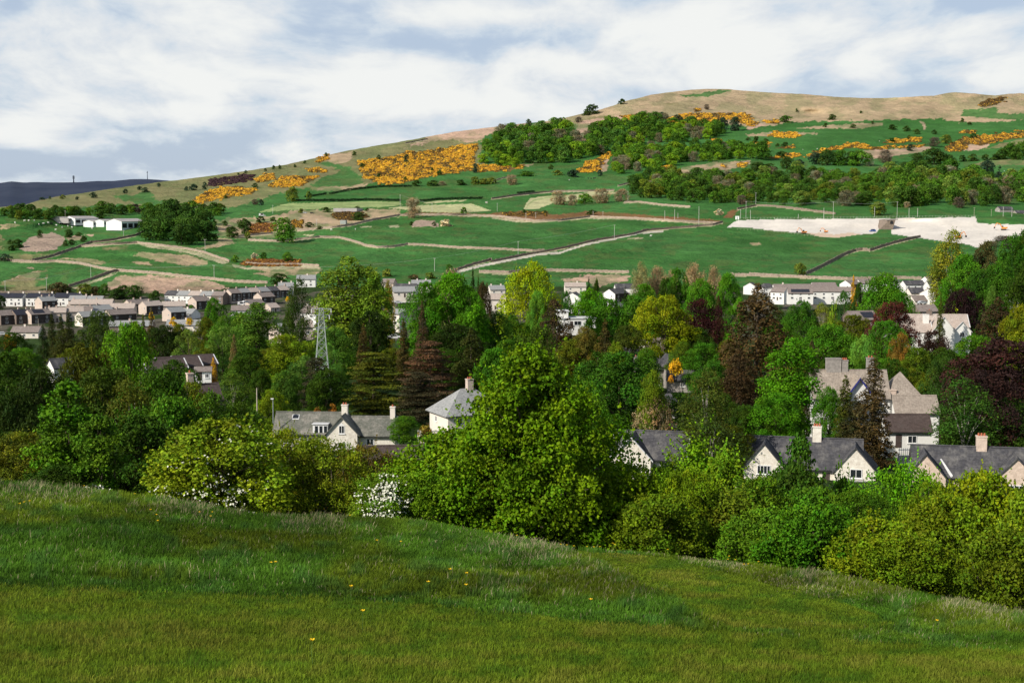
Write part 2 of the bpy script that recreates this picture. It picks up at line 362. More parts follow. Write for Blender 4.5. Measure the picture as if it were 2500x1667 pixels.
HEDGES = [
 ('dark hedge line below the large gorse slope', T(2, [(680, 918), (850, 883), (1100, 858), (1350, 855)])),
 ('short dark hedge left of the long hedge', T(2, [(480, 942), (570, 930), (655, 918)])),
 ('dark hedge above the striped hay field', T(2, [(380, 972), (800, 974), (960, 965), (1260, 972)])),
 ('dark hedge above the pale mown field', T(2, [(1420, 975), (1560, 962), (1760, 957), (1930, 955)])),
 ('small clipped hedge on the brown wall', T(3, [(210, 978), (350, 964)])),
]
GORSE = [
 ('large golden slope of gorse left of the upper wood', T(2, [(900, 650), (1060, 630), (1150, 612), (1250, 600), (1300, 565), (1400, 575), (1500, 565), (1600, 545), (1750, 515), (1890, 500), (1880, 560), (1860, 640), (1850, 720), (1740, 740), (1500, 772), (1350, 810), (1250, 832), (1150, 840), (1050, 815), (980, 780), (930, 735), (960, 700), (910, 680)]), 1),
 ('golden gorse oval on the lower left shoulder of the hill', T(2, [(190, 845), (240, 800), (330, 762), (480, 765), (610, 762), (560, 800), (480, 835), (330, 862), (220, 855)]), 1),
 ('thin gorse strip above the golden oval', T(2, [(470, 705), (560, 700), (665, 712), (650, 742), (540, 735)]), 1),
 ('golden gorse wedge under the dark heather on the left end of the hill', T(1, [(1540, 335), (1590, 280), (1680, 230), (1800, 190), (1950, 185), (2090, 212), (2040, 245), (1900, 270), (1750, 295), (1640, 325), (1560, 345)]), 1),
 ('small gorse patch beside the dark heather', T(1, [(2080, 115), (2200, 80), (2240, 120), (2120, 155)]), .8),
 ('gorse running along the skyline left shoulder', T(2, [(560, 650), (620, 605), (680, 590), (660, 630), (600, 660)]), .7),
 ('gorse clump left of the golden oval', T(2, [(70, 790), (150, 760), (220, 775), (190, 815), (100, 825)]), .75),
 ('gorse wedge at the foot of the hill near the left field edge', T(2, [(-80, 890), (20, 870), (100, 868), (60, 905), (-20, 920)]), 1),
 ('gorse strip under the lower left edge of the upper wood', T(2, [(1880, 672), (1980, 675), (2150, 692), (2150, 732), (1990, 730), (1900, 738)]), .9),
 ('tiny gorse patch at the foot of the upper wood', T(2, [(2190, 685), (2260, 685), (2240, 712), (2190, 715)]), .9),
 ('gorse bank dropping into the notch of the upper wood', T(3, [(695, 795), (760, 740), (850, 695), (950, 655), (980, 625), (1000, 640), (930, 700), (880, 790), (800, 805), (715, 808)]), 1),
 ('long gorse band along the top of the upper wood', T(3, [(1040, 340), (1150, 330), (1260, 355), (1400, 362), (1560, 335), (1660, 320), (1860, 322), (1990, 320), (2130, 342), (2110, 372), (2180, 412), (2100, 432), (2000, 395), (1900, 375), (1850, 400), (1650, 405), (1560, 425), (1450, 400), (1200, 375), (1090, 365)]), .95),
 ('single bright gorse patch above the gorse band', T(3, [(1650, 290), (1700, 288), (1690, 312), (1655, 312)]), .9),
 ('gorse patch under the pale thicket', T(3, [(1365, 775), (1440, 745), (1520, 768), (1470, 792)]), 1),
 ('gorse patch at the right edge of the upper wood', T(3, [(1780, 532), (1870, 530), (1870, 560), (1800, 552)]), .9),
 ('gorse knot left of the dark shrubs', T(3, [(1860, 742), (1925, 735), (1905, 775)]), .8),
 ('gorse patch over the dark shrubs', T(3, [(1990, 730), (2100, 718), (2070, 765), (2010, 770)]), .8),
 ('oval gorse patch on the right pasture', T(4, [(240, 512), (310, 470), (380, 478), (480, 488), (552, 502), (470, 520), (370, 527)]), .9),
 ('long gorse bank above the bracken slope', T(4, [(540, 685), (600, 650), (740, 602), (860, 580), (950, 560), (1040, 585), (1100, 597), (1300, 590), (1530, 575), (1500, 600), (1300, 605), (1100, 622), (920, 605), (760, 625), (640, 665)]), .8),
 ('gorse tuft row in the middle of the right pasture', T(4, [(1190, 560), (1300, 530), (1400, 525), (1500, 515), (1500, 552), (1380, 562), (1280, 568)]), .8),
 ('dark golden gorse slope at the right edge', T(4, [(1690, 615), (1740, 560), (1850, 520), (2050, 500), (2200, 490), (2335, 475), (2500, 455), (2500, 490), (2335, 520), (2150, 545), (2000, 590), (1880, 575), (1870, 620), (1800, 632), (1700, 636)]), .55),
 ('gorse on the slope below the lone pale-trunked tree', T(4, [(240, 680), (400, 662), (525, 648), (480, 682), (330, 692), (250, 692)]), .9),
 ('small gorse patch below two dark bushes', T(4, [(300, 612), (400, 590), (465, 582), (470, 602), (380, 612)]), .9),
 ('gorse patch above the lone pale-trunked tree', T(4, [(130, 562), (220, 558), (275, 575), (270, 602), (210, 600)]), .9),
 ('sparse gorse near the top right shrubs', T(4, [(1790, 480), (1850, 462), (1950, 462), (1930, 488), (1850, 490)]), .6),
 ('gorse at the left end of the tan upper slope', T(4, [(205, 385), (330, 372), (342, 412), (240, 402)]), .8),
 ('dark heath patch on the right skyline', T(4, [(1960, 255), (2050, 210), (2190, 190), (2160, 225), (2060, 268), (1990, 272)]), .1),
 ('dark heather mound on the left skyline', T(1, [(1680, 180), (1720, 130), (1850, 108), (2000, 88), (2075, 90), (2050, 135), (1900, 160), (1760, 190)]), .0),
 ('brown gorse thicket near the white blossom bush', T(1, [(1955, 825), (1975, 785), (2130, 770), (2250, 775), (2450, 780), (2450, 835), (2200, 838)]), .12),
 ('brown gorse right of the dark clump', T(2, [(10, 1220), (40, 1165), (140, 1150), (240, 1155), (250, 1215), (130, 1240), (40, 1250)]), .12),
 ('brown gorse behind the round roadside tree', T(2, [(370, 1130), (420, 1120), (470, 1150), (465, 1190), (400, 1190)]), .3),
 ('brown scrub above the small quarry', T(2, [(740, 1060), (880, 1040), (960, 1080), (1000, 1110), (860, 1130), (740, 1120), (700, 1090)]), .05),
 ('ragged scrub along the railway verge', T(3, [(100, 1140), (280, 1122), (440, 1130), (500, 1150), (300, 1160), (120, 1162)]), .15),
]
PATCH = [  # (colour, polygon, edge jitter, amount of green mixed back by noise)
 (OLIVE, T(0, [(-400, 500), (60, 496), (90, 380), (1170, 250), (1180, 420), (1080, 408), (960, 445), (880, 452), (800, 460), (720, 462), (660, 480), (600, 500), (520, 508), (400, 506), (300, 500), (200, 505), (60, 512), (-400, 515)]), 6, -.05),
 (GREEN, T(2, [(590, 660), (700, 655), (860, 700), (960, 780), (950, 830), (850, 850), (720, 850), (560, 850), (520, 840), (620, 790), (780, 720)]), 4, .0),
 (GREEN, T(1, [(1080, 260), (1200, 220), (1280, 300), (1400, 330), (1200, 350), (1000, 300), (900, 250)]), 5, .0),
 (TANG, T(2, [(520, 880), (650, 850), (860, 850), (990, 830), (960, 870), (760, 890), (620, 885)]), 3, .3),
 (PINK, T(2, [(1300, 545), (1500, 440), (1650, 380), (2330, 280), (2335, 350), (2200, 370), (2080, 395), (1950, 440), (1900, 490), (1800, 490), (1660, 460), (1450, 500)]), 5, .15),
 (TANG, T(2, [(640, 640), (680, 590), (860, 570), (860, 640), (760, 670)]), 3, .2),
 (TANG, T(0, [(1300, 200), (2600, 180), (2600, 292), (2345, 300), (2300, 288), (2200, 292), (2050, 297), (1960, 296), (1880, 306), (1830, 312), (1770, 300), (1690, 292), (1600, 288), (1520, 290), (1420, 300), (1330, 306)]), 5, -.02),
 (OLIVE, T(3, [(0, 480), (400, 400), (750, 350), (1000, 345), (1100, 380), (900, 420), (200, 500)]), 5, .2),
 (GREEN, T(4, [(1830, 300), (2000, 285), (2110, 270), (2120, 320), (2335, 330), (2500, 330), (2500, 380), (2300, 380), (2100, 370), (1900, 360), (1820, 340)]), 4, .0),
 (GREEN, T(3, [(1530, 175), (1700, 160), (1900, 130), (1960, 140), (1750, 190), (1560, 190)]), 3, .0),
 (OLIVE, T(3, [(1320, 235), (1500, 240), (1660, 260), (1600, 275), (1350, 255)]), 3, .4),
 (TANG, T(4, [(480, 440), (700, 425), (900, 410), (1180, 402), (1200, 420), (1000, 450), (700, 445), (500, 450)]), 3, .1),
 (TANG, T(4, [(60, 495), (300, 475), (640, 478), (640, 495), (400, 500), (80, 510)]), 3, .1),
 (TANG, T(4, [(1640, 380), (1760, 340), (2000, 355), (2110, 370), (2300, 385), (2000, 395), (1800, 385)]), 3, .1),
 (PINK, T(4, [(1480, 385), (1530, 400), (1535, 450), (1520, 470), (1515, 430), (1490, 400)]), 1, .1),
 (PINK, T(4, [(60, 450), (190, 405), (240, 400), (210, 430), (100, 460)]), 2, .1),
 (PINK, T(4, [(1000, 690), (980, 630), (1100, 620), (1300, 610), (1550, 590), (1600, 620), (1500, 640), (1350, 660), (1200, 690), (1050, 690)]), 3, .05),
 (PINK, T(4, [(1850, 630), (1870, 560), (1980, 535), (2060, 560), (2040, 600), (1950, 625)]), 2, .1),
 (OLIVE, T(4, [(2000, 620), (2150, 570), (2335, 530), (2500, 500), (2500, 540), (2250, 590)]), 2, .1),
 (OLIVE, T(4, [(1920, 740), (2050, 705), (2335, 690), (2500, 690), (2500, 745), (2335, 745), (2040, 750)]), 2, .2),
 (PINK, T(3, [(840, 790), (850, 750), (910, 700), (950, 680), (940, 790), (900, 800)]), 2, .0),
 (TANG, T(3, [(1500, 790), (1560, 765), (1800, 725), (1960, 715), (2120, 705), (2100, 740), (1900, 790), (1700, 800), (1520, 815)]), 3, .3),
 (TANG, T(3, [(260, 745), (330, 730), (340, 742), (290, 762)]), 2, .0),
 (BRACK, T(3, [(0, 790), (150, 790), (270, 750), (260, 735), (100, 750), (0, 740)]), 2, .1),
 (PINK, T(3, [(690, 400), (760, 380), (1040, 340), (1080, 380), (760, 560), (700, 560)]), 3, .3),
 (BRACK, T(3, [(1180, 480), (1240, 480), (1230, 560), (1180, 560)]), 3, .0),
 # lower left rough ground
 (TANG, T(1, [(0, 495), (70, 482), (170, 495), (120, 515), (40, 530), (0, 540)]), 3, .2),
 (ROCK, T(1, [(170, 710), (180, 655), (240, 605), (300, 580), (420, 560), (520, 590), (530, 650), (440, 700), (300, 715)]), 3, .05),
 (PINK, T(1, [(540, 610), (600, 585), (700, 590), (690, 620), (560, 625)]), 2, .1), (PINK, T(1, [(685, 575), (770, 575), (750, 595)]), 1, .1),
 (OLIVE, T(1, [(0, 760), (100, 735), (420, 735), (400, 765), (300, 790), (0, 790)]), 3, .2),
 (OLIVE, T(1, [(-300, 540), (0, 560), (60, 640), (0, 700), (-300, 700)]), 6, .5),
 (PINK, T(1, [(60, 950), (150, 905), (320, 870), (330, 885), (300, 930), (210, 975), (180, 950)]), 3, .3), (PINK, T(1, [(200, 845), (280, 845), (270, 860)]), 1, .1),
 (OLIVE, T(1, [(0, 960), (370, 860), (380, 1000), (300, 1040), (0, 1030)]), 4, .6),
 (TANG, T(1, [(480, 770), (700, 765), (860, 800), (840, 822), (650, 797)]), 3, .15), (OLIVE, T(1, [(830, 680), (1050, 668), (1040, 700), (850, 705)]), 3, .2),
 (TANG, T(1, [(1090, 745), (1130, 720), (1350, 730), (1550, 745), (1680, 790), (1700, 820), (1500, 832), (1250, 785)]), 3, .12), (TANG, T(1, [(1060, 792), (1220, 800), (1230, 825), (1110, 818)]), 2, .1),
 (PINK, T(1, [(840, 1020), (880, 960), (950, 915), (1200, 905), (1500, 925), (1750, 962), (1860, 1012), (1700, 1035), (1500, 1045), (1320, 1060), (1160, 1050), (1000, 1020), (880, 1030)]), 3, .12),
 (STRAW, T(1, [(600, 1010), (760, 950), (880, 905), (960, 885), (900, 920), (760, 970), (640, 1030)]), 2, .1),
 (STRAW, T(1, [(1100, 650), (1300, 672), (1500, 700), (1650, 730), (1870, 805), (1800, 815), (1600, 745), (1400, 705), (1200, 680)]), 2, .1),
 (TANG, T(1, [(1560, 690), (1760, 650), (1780, 600), (1880, 610), (1920, 650), (1780, 675), (1650, 700)]), 3, .1),
 (TANG, T(1, [(1760, 470), (1850, 440), (2335, 420), (2335, 600), (1950, 610), (1780, 590)]), 5, .3),
 (STRAW, T(1, [(1880, 810), (1930, 825), (2000, 845), (2335, 850), (2335, 862), (2000, 858), (1900, 840)]), 2, .1),
 (TANG, T(1, [(2050, 890), (2200, 880), (2335, 880), (2335, 930), (2200, 920)]), 3, .2),
 (TANG, T(2, [(40, 1520), (300, 1515), (600, 1490), (620, 1540), (560, 1580), (300, 1570)]), 3, .3),
 (STRAW, T(2, [(400, 1480), (600, 1500), (600, 1530), (460, 1510), (40, 1520), (40, 1505)]), 2, .1),
 (ROCK, T(2, [(430, 1105), (600, 1090), (690, 1110), (720, 1140), (700, 1155), (520, 1150)]), 2, .0),
 (TANG, T(2, [(400, 1040), (1250, 1040), (1250, 1095), (1020, 1130), (840, 1170), (420, 1215), (200, 1230), (0, 1250), (0, 1200), (240, 1100)]), 4, .15),
 (ROCK, T(2, [(1345, 1180), (1360, 1145), (1420, 1125), (1520, 1130), (1560, 1150), (1585, 1182)]), 2, .0),
 (STRAW, T(2, [(930, 1180), (1030, 1175), (1020, 1186), (940, 1187)]), 1, .0), (STRAW, T(2, [(1160, 1175), (1240, 1165), (1250, 1185), (1180, 1188)]), 1, .0), (STRAW, T(2, [(460, 1245), (560, 1245), (540, 1258)]), 1, .0),
 (BRACK, T(2, [(1250, 1092), (1300, 1065), (1600, 1065), (2050, 1075), (2335, 1110), (2335, 1140), (2050, 1105), (1600, 1090)]), 2, .2),
 (BRACK, T(3, [(0, 1135), (250, 1118), (500, 1150), (800, 1120), (1000, 1130), (1300, 1155), (1700, 1180), (1870, 1195), (1840, 1220), (1500, 1205), (1200, 1185), (800, 1170), (400, 1205), (0, 1170)]), 2, .15),
 (STRAW, T(3, [(0, 1165), (250, 1198), (400, 1202), (800, 1172), (1200, 1182), (1850, 1222), (1800, 1232), (1200, 1192), (800, 1182), (400, 1214), (200, 1210), (0, 1178)]), 1, .1),
 (PINK, T(7, [(560, 245), (700, 235), (1130, 238), (1110, 290), (980, 300), (880, 340), (760, 290), (600, 300)]), 3, .1),
 (GREEN2, T(7, [(550, 238), (780, 238), (700, 262), (560, 268)]), 2, .0),
 (STRAW, T(7, [(0, 235), (100, 238), (160, 232), (150, 222), (0, 220)]), 1, .0),
 (STRAW, T(3, [(1100, 1340), (1250, 1338), (1200, 1346), (1100, 1346)]), 1, .0), (TANG, T(3, [(2110, 1380), (2180, 1375), (2200, 1395), (2130, 1400)]), 2, .1),
 (BRACK, T(3, [(1880, 1170), (1950, 1110), (2010, 1110), (1960, 1180)]), 2, .1),
 (GREEN, T(3, [(0, 850), (200, 850), (700, 830), (1200, 830), (1300, 850), (1000, 950), (500, 960), (0, 1010)]), 1, .0),
]
HAYF = [(T(2, [(110, 1060), (330, 990), (760, 980), (1000, 972), (1250, 978), (1270, 1005), (1100, 1022), (700, 1028), (300, 1050)]), 1),
        (T(2, [(1140, 1028), (1300, 1012), (1440, 1005), (1830, 992), (1920, 1020), (2000, 1052), (1700, 1068), (1440, 1058), (1250, 1035)]), 0), (T(2, [(1430, 985), (1600, 968), (1800, 962), (1780, 972), (1480, 990)]), 0),
        (T(3, [(260, 1107), (285, 1050), (320, 1015), (420, 1000), (700, 982), (820, 960), (1020, 965), (1020, 975), (800, 1005), (600, 1040), (480, 1062), (380, 1100)]), 2)]
BANKP = [T(4, [(-80, 1250), (-40, 1215), (10, 1195), (220, 1188), (1215, 1178), (1290, 1186), (1240, 1195), (1150, 1268), (1130, 1300), (1000, 1310), (820, 1335), (680, 1330), (560, 1300), (300, 1280), (120, 1258)]),
         T(4, [(1290, 1178), (1940, 1168), (1955, 1215), (2050, 1225), (2335, 1228), (2700, 1230), (2700, 1300), (2235, 1340), (2100, 1360), (1950, 1420), (1880, 1390), (1600, 1355), (1250, 1305), (1262, 1260), (1265, 1210)])]
TRACK = T(2, [(1640, 1580), (1720, 1548), (1900, 1500), (2335, 1415)]) + T(3, [(300, 1482), (470, 1462), (550, 1462), (640, 1430), (780, 1388), (1000, 1345), (1200, 1300), (1400, 1285)])

us = np.arange(-420, 2921, 2.6)
NR = 330
tt = np.linspace(0, 1, NR)
ysk = np.interp(us, SX, SY) + 1.4 * (fbm(us / 14, us * 0, 3, 3) - .5)
rows = []
Yg = ysk[None, :] + (905 - ysk[None, :]) * (tt[:, None] ** 1.12)
Ug = np.repeat(us[None, :], NR, 0)
Yg = np.vstack([Yg, np.linspace(915, 1700, 50)[:, None] * np.ones_like(us)[None, :]]); Ug = np.vstack([Ug, np.repeat(us[None, :], 50, 0)])
Dg = Dof(Ug, Yg)
xr, zr = tx(Ug, Yg)
X = xr * Dg; Z = zr * Dg
# ground behind the skyline
bX = []; bY = []; bZ = []
for k, (fd, dz) in enumerate([(2.6, -260), (1.9, -170), (1.45, -95), (1.2, -38), (1.07, -9), (1.02, -1.5)]):
    bX.append(X[0] * fd); bY.append(Dg[0] * fd); bZ.append(Z[0] + dz * np.clip((Z[0] + 25) / 150, .12, 1))
X = np.vstack([bX, X]); Yw = np.vstack([bY, Dg]); Z = np.vstack([bZ, Z])
nb = 6
U = np.vstack([np.repeat(us[None], nb, 0), Ug]); YY = np.vstack([np.repeat(ysk[None], nb, 0), Yg])
j1 = fbm(U / 9, YY / 4.5, 21, 3) - .5; j2 = fbm(U / 9 + 50, YY / 4.5, 33, 3) - .5
mixn = fbm(U / 34, YY / 11, 41, 5); fine = fbm(U / 6, YY / 2.4, 51, 3)
C = np.empty(U.shape + (3,)); C[:] = GREEN
g2 = sstep(.4, .62, fbm(U / 160, YY / 30, 61, 4))[..., None]
C = C * (1 - .45 * g2) + np.array((.034, .115, .022)) * .45 * g2
C[YY > 700] = DKG
vg_ = sstep(.38, .6, fbm(U / 26, YY / 9, 63, 3))[..., None]; vm_ = (YY > 712) & (YY < 830)
C[vm_] = (C * (1 - vg_ * .8) + np.array((.13, .11, .09)) * vg_ * .8)[vm_]
lowm = (YY > 560)
C[lowm & (U > 1100) & (YY < 700)] *= .92
def paint(col, m, amt=1.0):
    if not m.any(): return
    a = amt if np.isscalar(amt) else amt[m][:, None]
    C[m] = C[m] * (1 - a) + np.array(col) * a
for col, poly, jit, gm in PATCH:
    m = inpoly(U + j1 * jit * 6, YY + j2 * jit * 2.2, poly)
    if col in (TANG, PINK, STRAW, OLIVE): gm = gm + .22
    a = 1 - gm * 1.35 * sstep(.40, .62, mixn)
    a = np.clip(a, 0, 1) * (.82 + .18 * fine)
    paint(col, m, a)
# tan and olive variation on the rough hill
hill = (YY < 330) & (U > 1100)
for poly, kind in HAYF:
    m = inpoly(U + j1 * 3, YY + j2 * 1, poly)
    if kind == 1:
        st = np.sin((YY + 0.035 * (U - 800)) * 2 * math.pi / 3.6 + 2 * fbm(U / 90, YY / 9, 3)) * .5 + .5
        paint(HAY, m, .18 + .7 * st)
    elif kind == 2:
        paint(STRAW, m); d, ins = near_line(U, YY, T(3, [(270, 1107), (300, 1055), (350, 1020), (450, 1000), (600, 990)])); paint(GREEN, m & ins & (np.abs(d - 3) < 1.6), .8); paint(HAY, m, .5)
    else: paint(tuple((a + b) / 2 for a, b in zip(HAY, STRAW)), m, .9)
for _, _, wt, line in WALLS:
    d, ins = near_line(U + j1 * 8, YY, line)
    jit = 1.2 * fine + 2.4 * mixn
    paint(STRAW, ins & (d > -1) & (d < jit), .85)
d, ins = near_line(U, YY, TRACK); paint((.55, .50, .42), ins & (np.abs(d) < 1.3 + (YY - 540) * .016), .9)
for _, poly, g in GORSE:
    m = inpoly(U + j1 * 10, YY + j2 * 5, poly); paint((.12, .09, .03), m, .8)
st_ = fbm(U / 55, YY / 4.5, 77, 4); pm_ = (YY > 380) & (YY < 700) & (C[..., 1] > C[..., 0] * 2)
C[pm_] *= (.80 + .42 * st_[pm_])[:, None]
ym_ = pm_ & (fbm(U / 40, YY / 6, 79, 4) > .60); C[ym_] = C[ym_] * .6 + np.array((.10, .125, .04)) * .4
# sheep-trod contour lines on the hill pastures
tr = np.sin(YY * 1.9 + 5 * fbm(U / 60, YY / 14, 71)) > .93
C[tr & (YY < 520)] *= 1.06
bankm = inpoly(U + j1, YY + j2 * .4, BANKP[0]) | inpoly(U + j1, YY + j2 * .4, BANKP[1])
soil = bankm & (YY > 566 + 8 * mixn) & (U < 2100)
C[bankm] = np.array(BANK) * (.86 + .16 * fine[bankm] + .16 * fbm(U / 50, YY / 4, 87, 4)[bankm])[:, None]
C[soil] = np.array((.60, .46, .34))
C = np.clip(C, 0.004, .8)
nr, nc = U.shape
idx = np.arange(nr * nc).reshape(nr, nc)
Fq = np.stack([idx[1:, :-1], idx[1:, 1:], idx[:-1, 1:], idx[:-1, :-1]], -1).reshape(-1, 4)
fb = (bankm[1:, :-1] & bankm[1:, 1:] & bankm[:-1, 1:] & bankm[:-1, :-1]).reshape(-1)
Vt = np.stack([X, Yw, Z], -1).reshape(-1, 3)
# keep the valley sheet clear of the near hillside
def submesh(name, mask):
    f = Fq[mask]; u_, inv = np.unique(f, return_inverse=True)
    return mk_mesh(name, Vt[u_], inv.reshape(-1, 4), attrs={'Col': ('POINT', C.reshape(-1, 3)[u_])}, smooth=True)
me = submesh('ground', ~fb); me.materials.append(M['terrain']); tag(link('ground', me), 'green pastures, rough hill slopes and valley floor', kind='structure')
M['bank'] = mat_attr('bank', .95, .03, .10, .35, .2, .02, bdist=2.0)
me = submesh('stone_bank', fb); me.materials.append(M['bank']); tag(link('stone_bank', me), 'bright pale stone embankment below the railway', kind='structure')
# ------------------------------------------------------------------ distant hills
PR = [(-2500, 455), (-800, 450), (-300, 452), (0, 447), (27, 443), (60, 446), (87, 445), (135, 446), (195, 445), (234, 442), (276, 442), (318, 438), (360, 437), (420, 442), (495, 440), (700, 446), (1200, 450), (2500, 445), (4500, 452)]
ud = np.arange(-2500, 4500, 9.0); yd = np.interp(ud, [p[0] for p in PR], [p[1] for p in PR]) + 1.6 * (fbm(ud / 30, ud * 0, 81, 3) - .5)
NRd = 44; Vd = []; tq = np.linspace(0, 1, NRd)
Dd = 4300 + 2900 * tq[:, None] ** .8 * (1 + .06 * (fbm(ud[None] / 120, tq[:, None] * 4, 85, 3) - .5)) + 0 * ud[None]
yy = 540 + (yd[None] - 540) * tq[:, None] ** .9
xr, zr = tx(ud[None] + 0 * yy, yy)
Vd = np.stack([xr * Dd, Dd, zr * Dd], -1)
back = Vd[-1].copy(); back[:, 1] *= 1.3; back[:, 0] *= 1.3; back[:, 2] -= 60
Vd = np.concatenate([Vd, back[None]], 0)
n1, n2 = Vd.shape[:2]; ix = np.arange(n1 * n2).reshape(n1, n2)
Fd = np.stack([ix[:-1, :-1], ix[:-1, 1:], ix[1:, 1:], ix[1:, :-1]], -1).reshape(-1, 4)
m = mat_simple('distant_moor', (.026, .036, .066), .95, .4, .004, .5, .05, col2=(.046, .058, .088)); M['moor'] = m  # navy base colour has the distance haze put into it
me = mk_mesh('distant_hills', Vd.reshape(-1, 3), Fd, smooth=True); me.materials.append(m); tag(link('distant_hills', me), 'dark blue moorland ridge on the far left horizon', kind='structure')
# valley apron reaching to the horizon
mb = MB(); mb.add([(-30000, -300, -72), (30000, -300, -72), (30000, 42000, -72), (-30000, 42000, -72)], [(0, 1, 2, 3)])
o = mb.build('valley_floor', mat_simple('far_pasture', (.03, .07, .035), .95, .4, .002)); tag(o, 'far valley floor reaching the horizon', kind='structure')
# ------------------------------------------------------------------ meadow in front
CRX = [-300, 0, 130, 260, 400, 500, 640, 800, 1000, 1150, 1300, 1400, 1500, 1600, 1750, 1900, 2050, 2250, 2400, 2500, 2800]
CRY = [1165, 1182, 1190, 1205, 1222, 1240, 1262, 1266, 1275, 1300, 1328, 1345, 1348, 1352, 1372, 1392, 1412, 1455, 1482, 1500, 1545]
DC, DB = 48.0, 9.0
def crest(u): return np.interp(u, CRX, CRY) + 3.0 * (fbm(np.asarray(u) / 60., np.asarray(u) * 0., 91, 3) - .5)
def MD(u, y):
    yc = crest(u); s = (np.asarray(y, float) - yc) / (1730 - yc)
    inv = 1 / DC + (1 / DB - 1 / DC) * s ** 1.0
    d = 1 / inv
    return d * (1 + .035 * sstep(0, .1, s) * (fbm(np.asarray(u) / 260., np.asarray(y) / 60., 93, 3) - .5) * 2)
def MP(u, y):
    D = MD(u, y); a, b = tx(u, y); return np.stack([a * D, D, b * D], -1)
def behind(u, D):
    a, b = tx(u, crest(u)); a = float(a); b = float(b)
    k = float(np.interp(D, [48, 52, 60, 75, 95, 125], [0, .15, .45, 1.2, 3, 8]))
    return np.array([a * D, D, b * D - k])
um = np.arange(-700, 3200, 12.0)
NM = 150; sm = np.linspace(0, 1, NM)
ycm = crest(um); Ym = ycm[None] + (1730 - ycm[None]) * sm[:, None] ** 1.4
Um = np.repeat(um[None], NM, 0)
Pm = MP(Um, Ym)
ext = []
for D, k in [(125, 8), (95, 3), (75, 1.2), (60, .45), (52, .15)]:
    a, b = tx(um, ycm); ext.append(np.stack([a * D, D + 0 * a, b * D - k], -1))
near = []
for fy, dz in [(7.0, .0), (4.0, .0), (1.0, 0), (-8, .0), (-30, 0)]:
    z0 = Pm[-1][:, 2]; near.append(np.stack([Pm[-1][:, 0] * 1.0 + (um - 1250) / 1950 * (9 - fy) * .8, np.full_like(um, fy), z0 * (.55 + .45 * fy / 9 if fy > 0 else .55) - 0 * z0], -1))
Pall = np.concatenate([np.array(ext), Pm, np.array(near)], 0)
ne = len(ext)
Ua = np.vstack([np.repeat(um[None], ne, 0), Um, np.repeat(um[None], 5, 0)]); Ya = np.vstack([np.repeat(ycm[None], ne, 0), Ym, np.full((5, len(um)), 1730.)])
def mown_mask(U, Y):
    yb = np.interp(U, [-300, 0, 400, 800, 1000, 1250, 1500, 1750, 2000, 2250, 2500, 3000], [1420, 1430, 1450, 1462, 1478, 1497, 1525, 1545, 1562, 1578, 1592, 1620])
    w = (fbm(U / 70., Y / 18., 97, 4) - .5)
    m = sstep(-7, 7, Y - yb + 14 * w)
    pth = [(1400, 1348), (1500, 1349), (1640, 1362), (1760, 1395), (1900, 1435), (2080, 1480), (2200, 1530), (2000, 1545), (1800, 1535), (1700, 1500), (1640, 1465), (1560, 1430), (1500, 1390), (1430, 1365)]
    m2 = inpoly(U + 60 * w, Y + 12 * w, pth)
    return np.maximum(m, m2 * .85)
mw = mown_mask(Ua, Ya)[..., None]
cl = np.array((.034, .078, .008)); cm_ = np.array((.075, .115, .010))
n1_ = fbm(Ua / 120, Ya / 30, 101, 4)[..., None]
Cm = (cl * (1 - mw) + cm_ * mw) * (.6 + .8 * n1_)
nr, nc = Pall.shape[:2]; ix = np.arange(nr * nc).reshape(nr, nc)
Fm = np.stack([ix[1:, :-1], ix[1:, 1:], ix[:-1, 1:], ix[:-1, :-1]], -1).reshape(-1, 4)
me = mk_mesh('meadow', Pall.reshape(-1, 3), Fm, attrs={'Col': ('POINT', Cm.reshape(-1, 3))}, smooth=True); me.materials.append(M['meadow'])
tag(link('meadow', me), 'grassy hillside meadow with a mown strip in front', kind='structure')
# ------------------------------------------------------------------ grass blades
def blades(n, sel, seed):
    g = np.random.default_rng(seed)
    D0 = DB + .1; t = g.random(n)
    d = D0 * (DC / D0) ** (t ** .92)
    u = g.uniform(-220, 2800, n)
    yc = crest(u); s = (1 / d - 1 / DC) / (1 / DB - 1 / DC); y = yc + (1730 - yc) * s
    p = MP(u, y); mwn = mown_mask(u, y)
    k = (mwn < g.random(n)) if sel == 'long' else (mwn > g.random(n))
    return p[k], u[k], y[k], p[k][:, 1], g
def blade_mesh(name, p, h, w, lean, col, g):
    n = len(p); a = g.uniform(0, 2 * math.pi, n)
    wx, wy = np.cos(a) * w, np.sin(a) * w * .5
    la = g.normal(.5, 1.3, n)
    tx_, ty_ = np.cos(la) * lean * h, np.sin(la) * lean * h
    b0 = p + np.stack([-wx, -wy, 0 * wx - .02], -1); b1 = p + np.stack([wx, wy, 0 * wx - .02], -1)
    m0 = p + np.stack([tx_ * .35 - wx * .8, ty_ * .35 - wy * .8, h * .6], -1); m1 = p + np.stack([tx_ * .35 + wx * .8, ty_ * .35 + wy * .8, h * .6], -1)
    t = p + np.stack([tx_, ty_, h * (1 - .3 * lean)], -1)
    V = np.stack([b0, b1, m1, m0, t], 1).reshape(-1, 3)
    o = np.arange(n)[:, None] * 5
    Ft = np.concatenate([o + [0, 1, 2], o + [0, 2, 3], o + [3, 2, 4]], 0)
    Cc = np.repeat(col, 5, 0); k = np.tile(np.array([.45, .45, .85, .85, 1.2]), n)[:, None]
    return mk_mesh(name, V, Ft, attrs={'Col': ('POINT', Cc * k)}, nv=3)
p, u, y, D, g = blades(520000, 'long', 5)
n = len(p)
tuft = fbm(u / 46., y / 15., 111, 3); tf2 = fbm(u / 300., y / 60., 113, 3)
crestness = 1 - sstep(0, 60, y - crest(u))
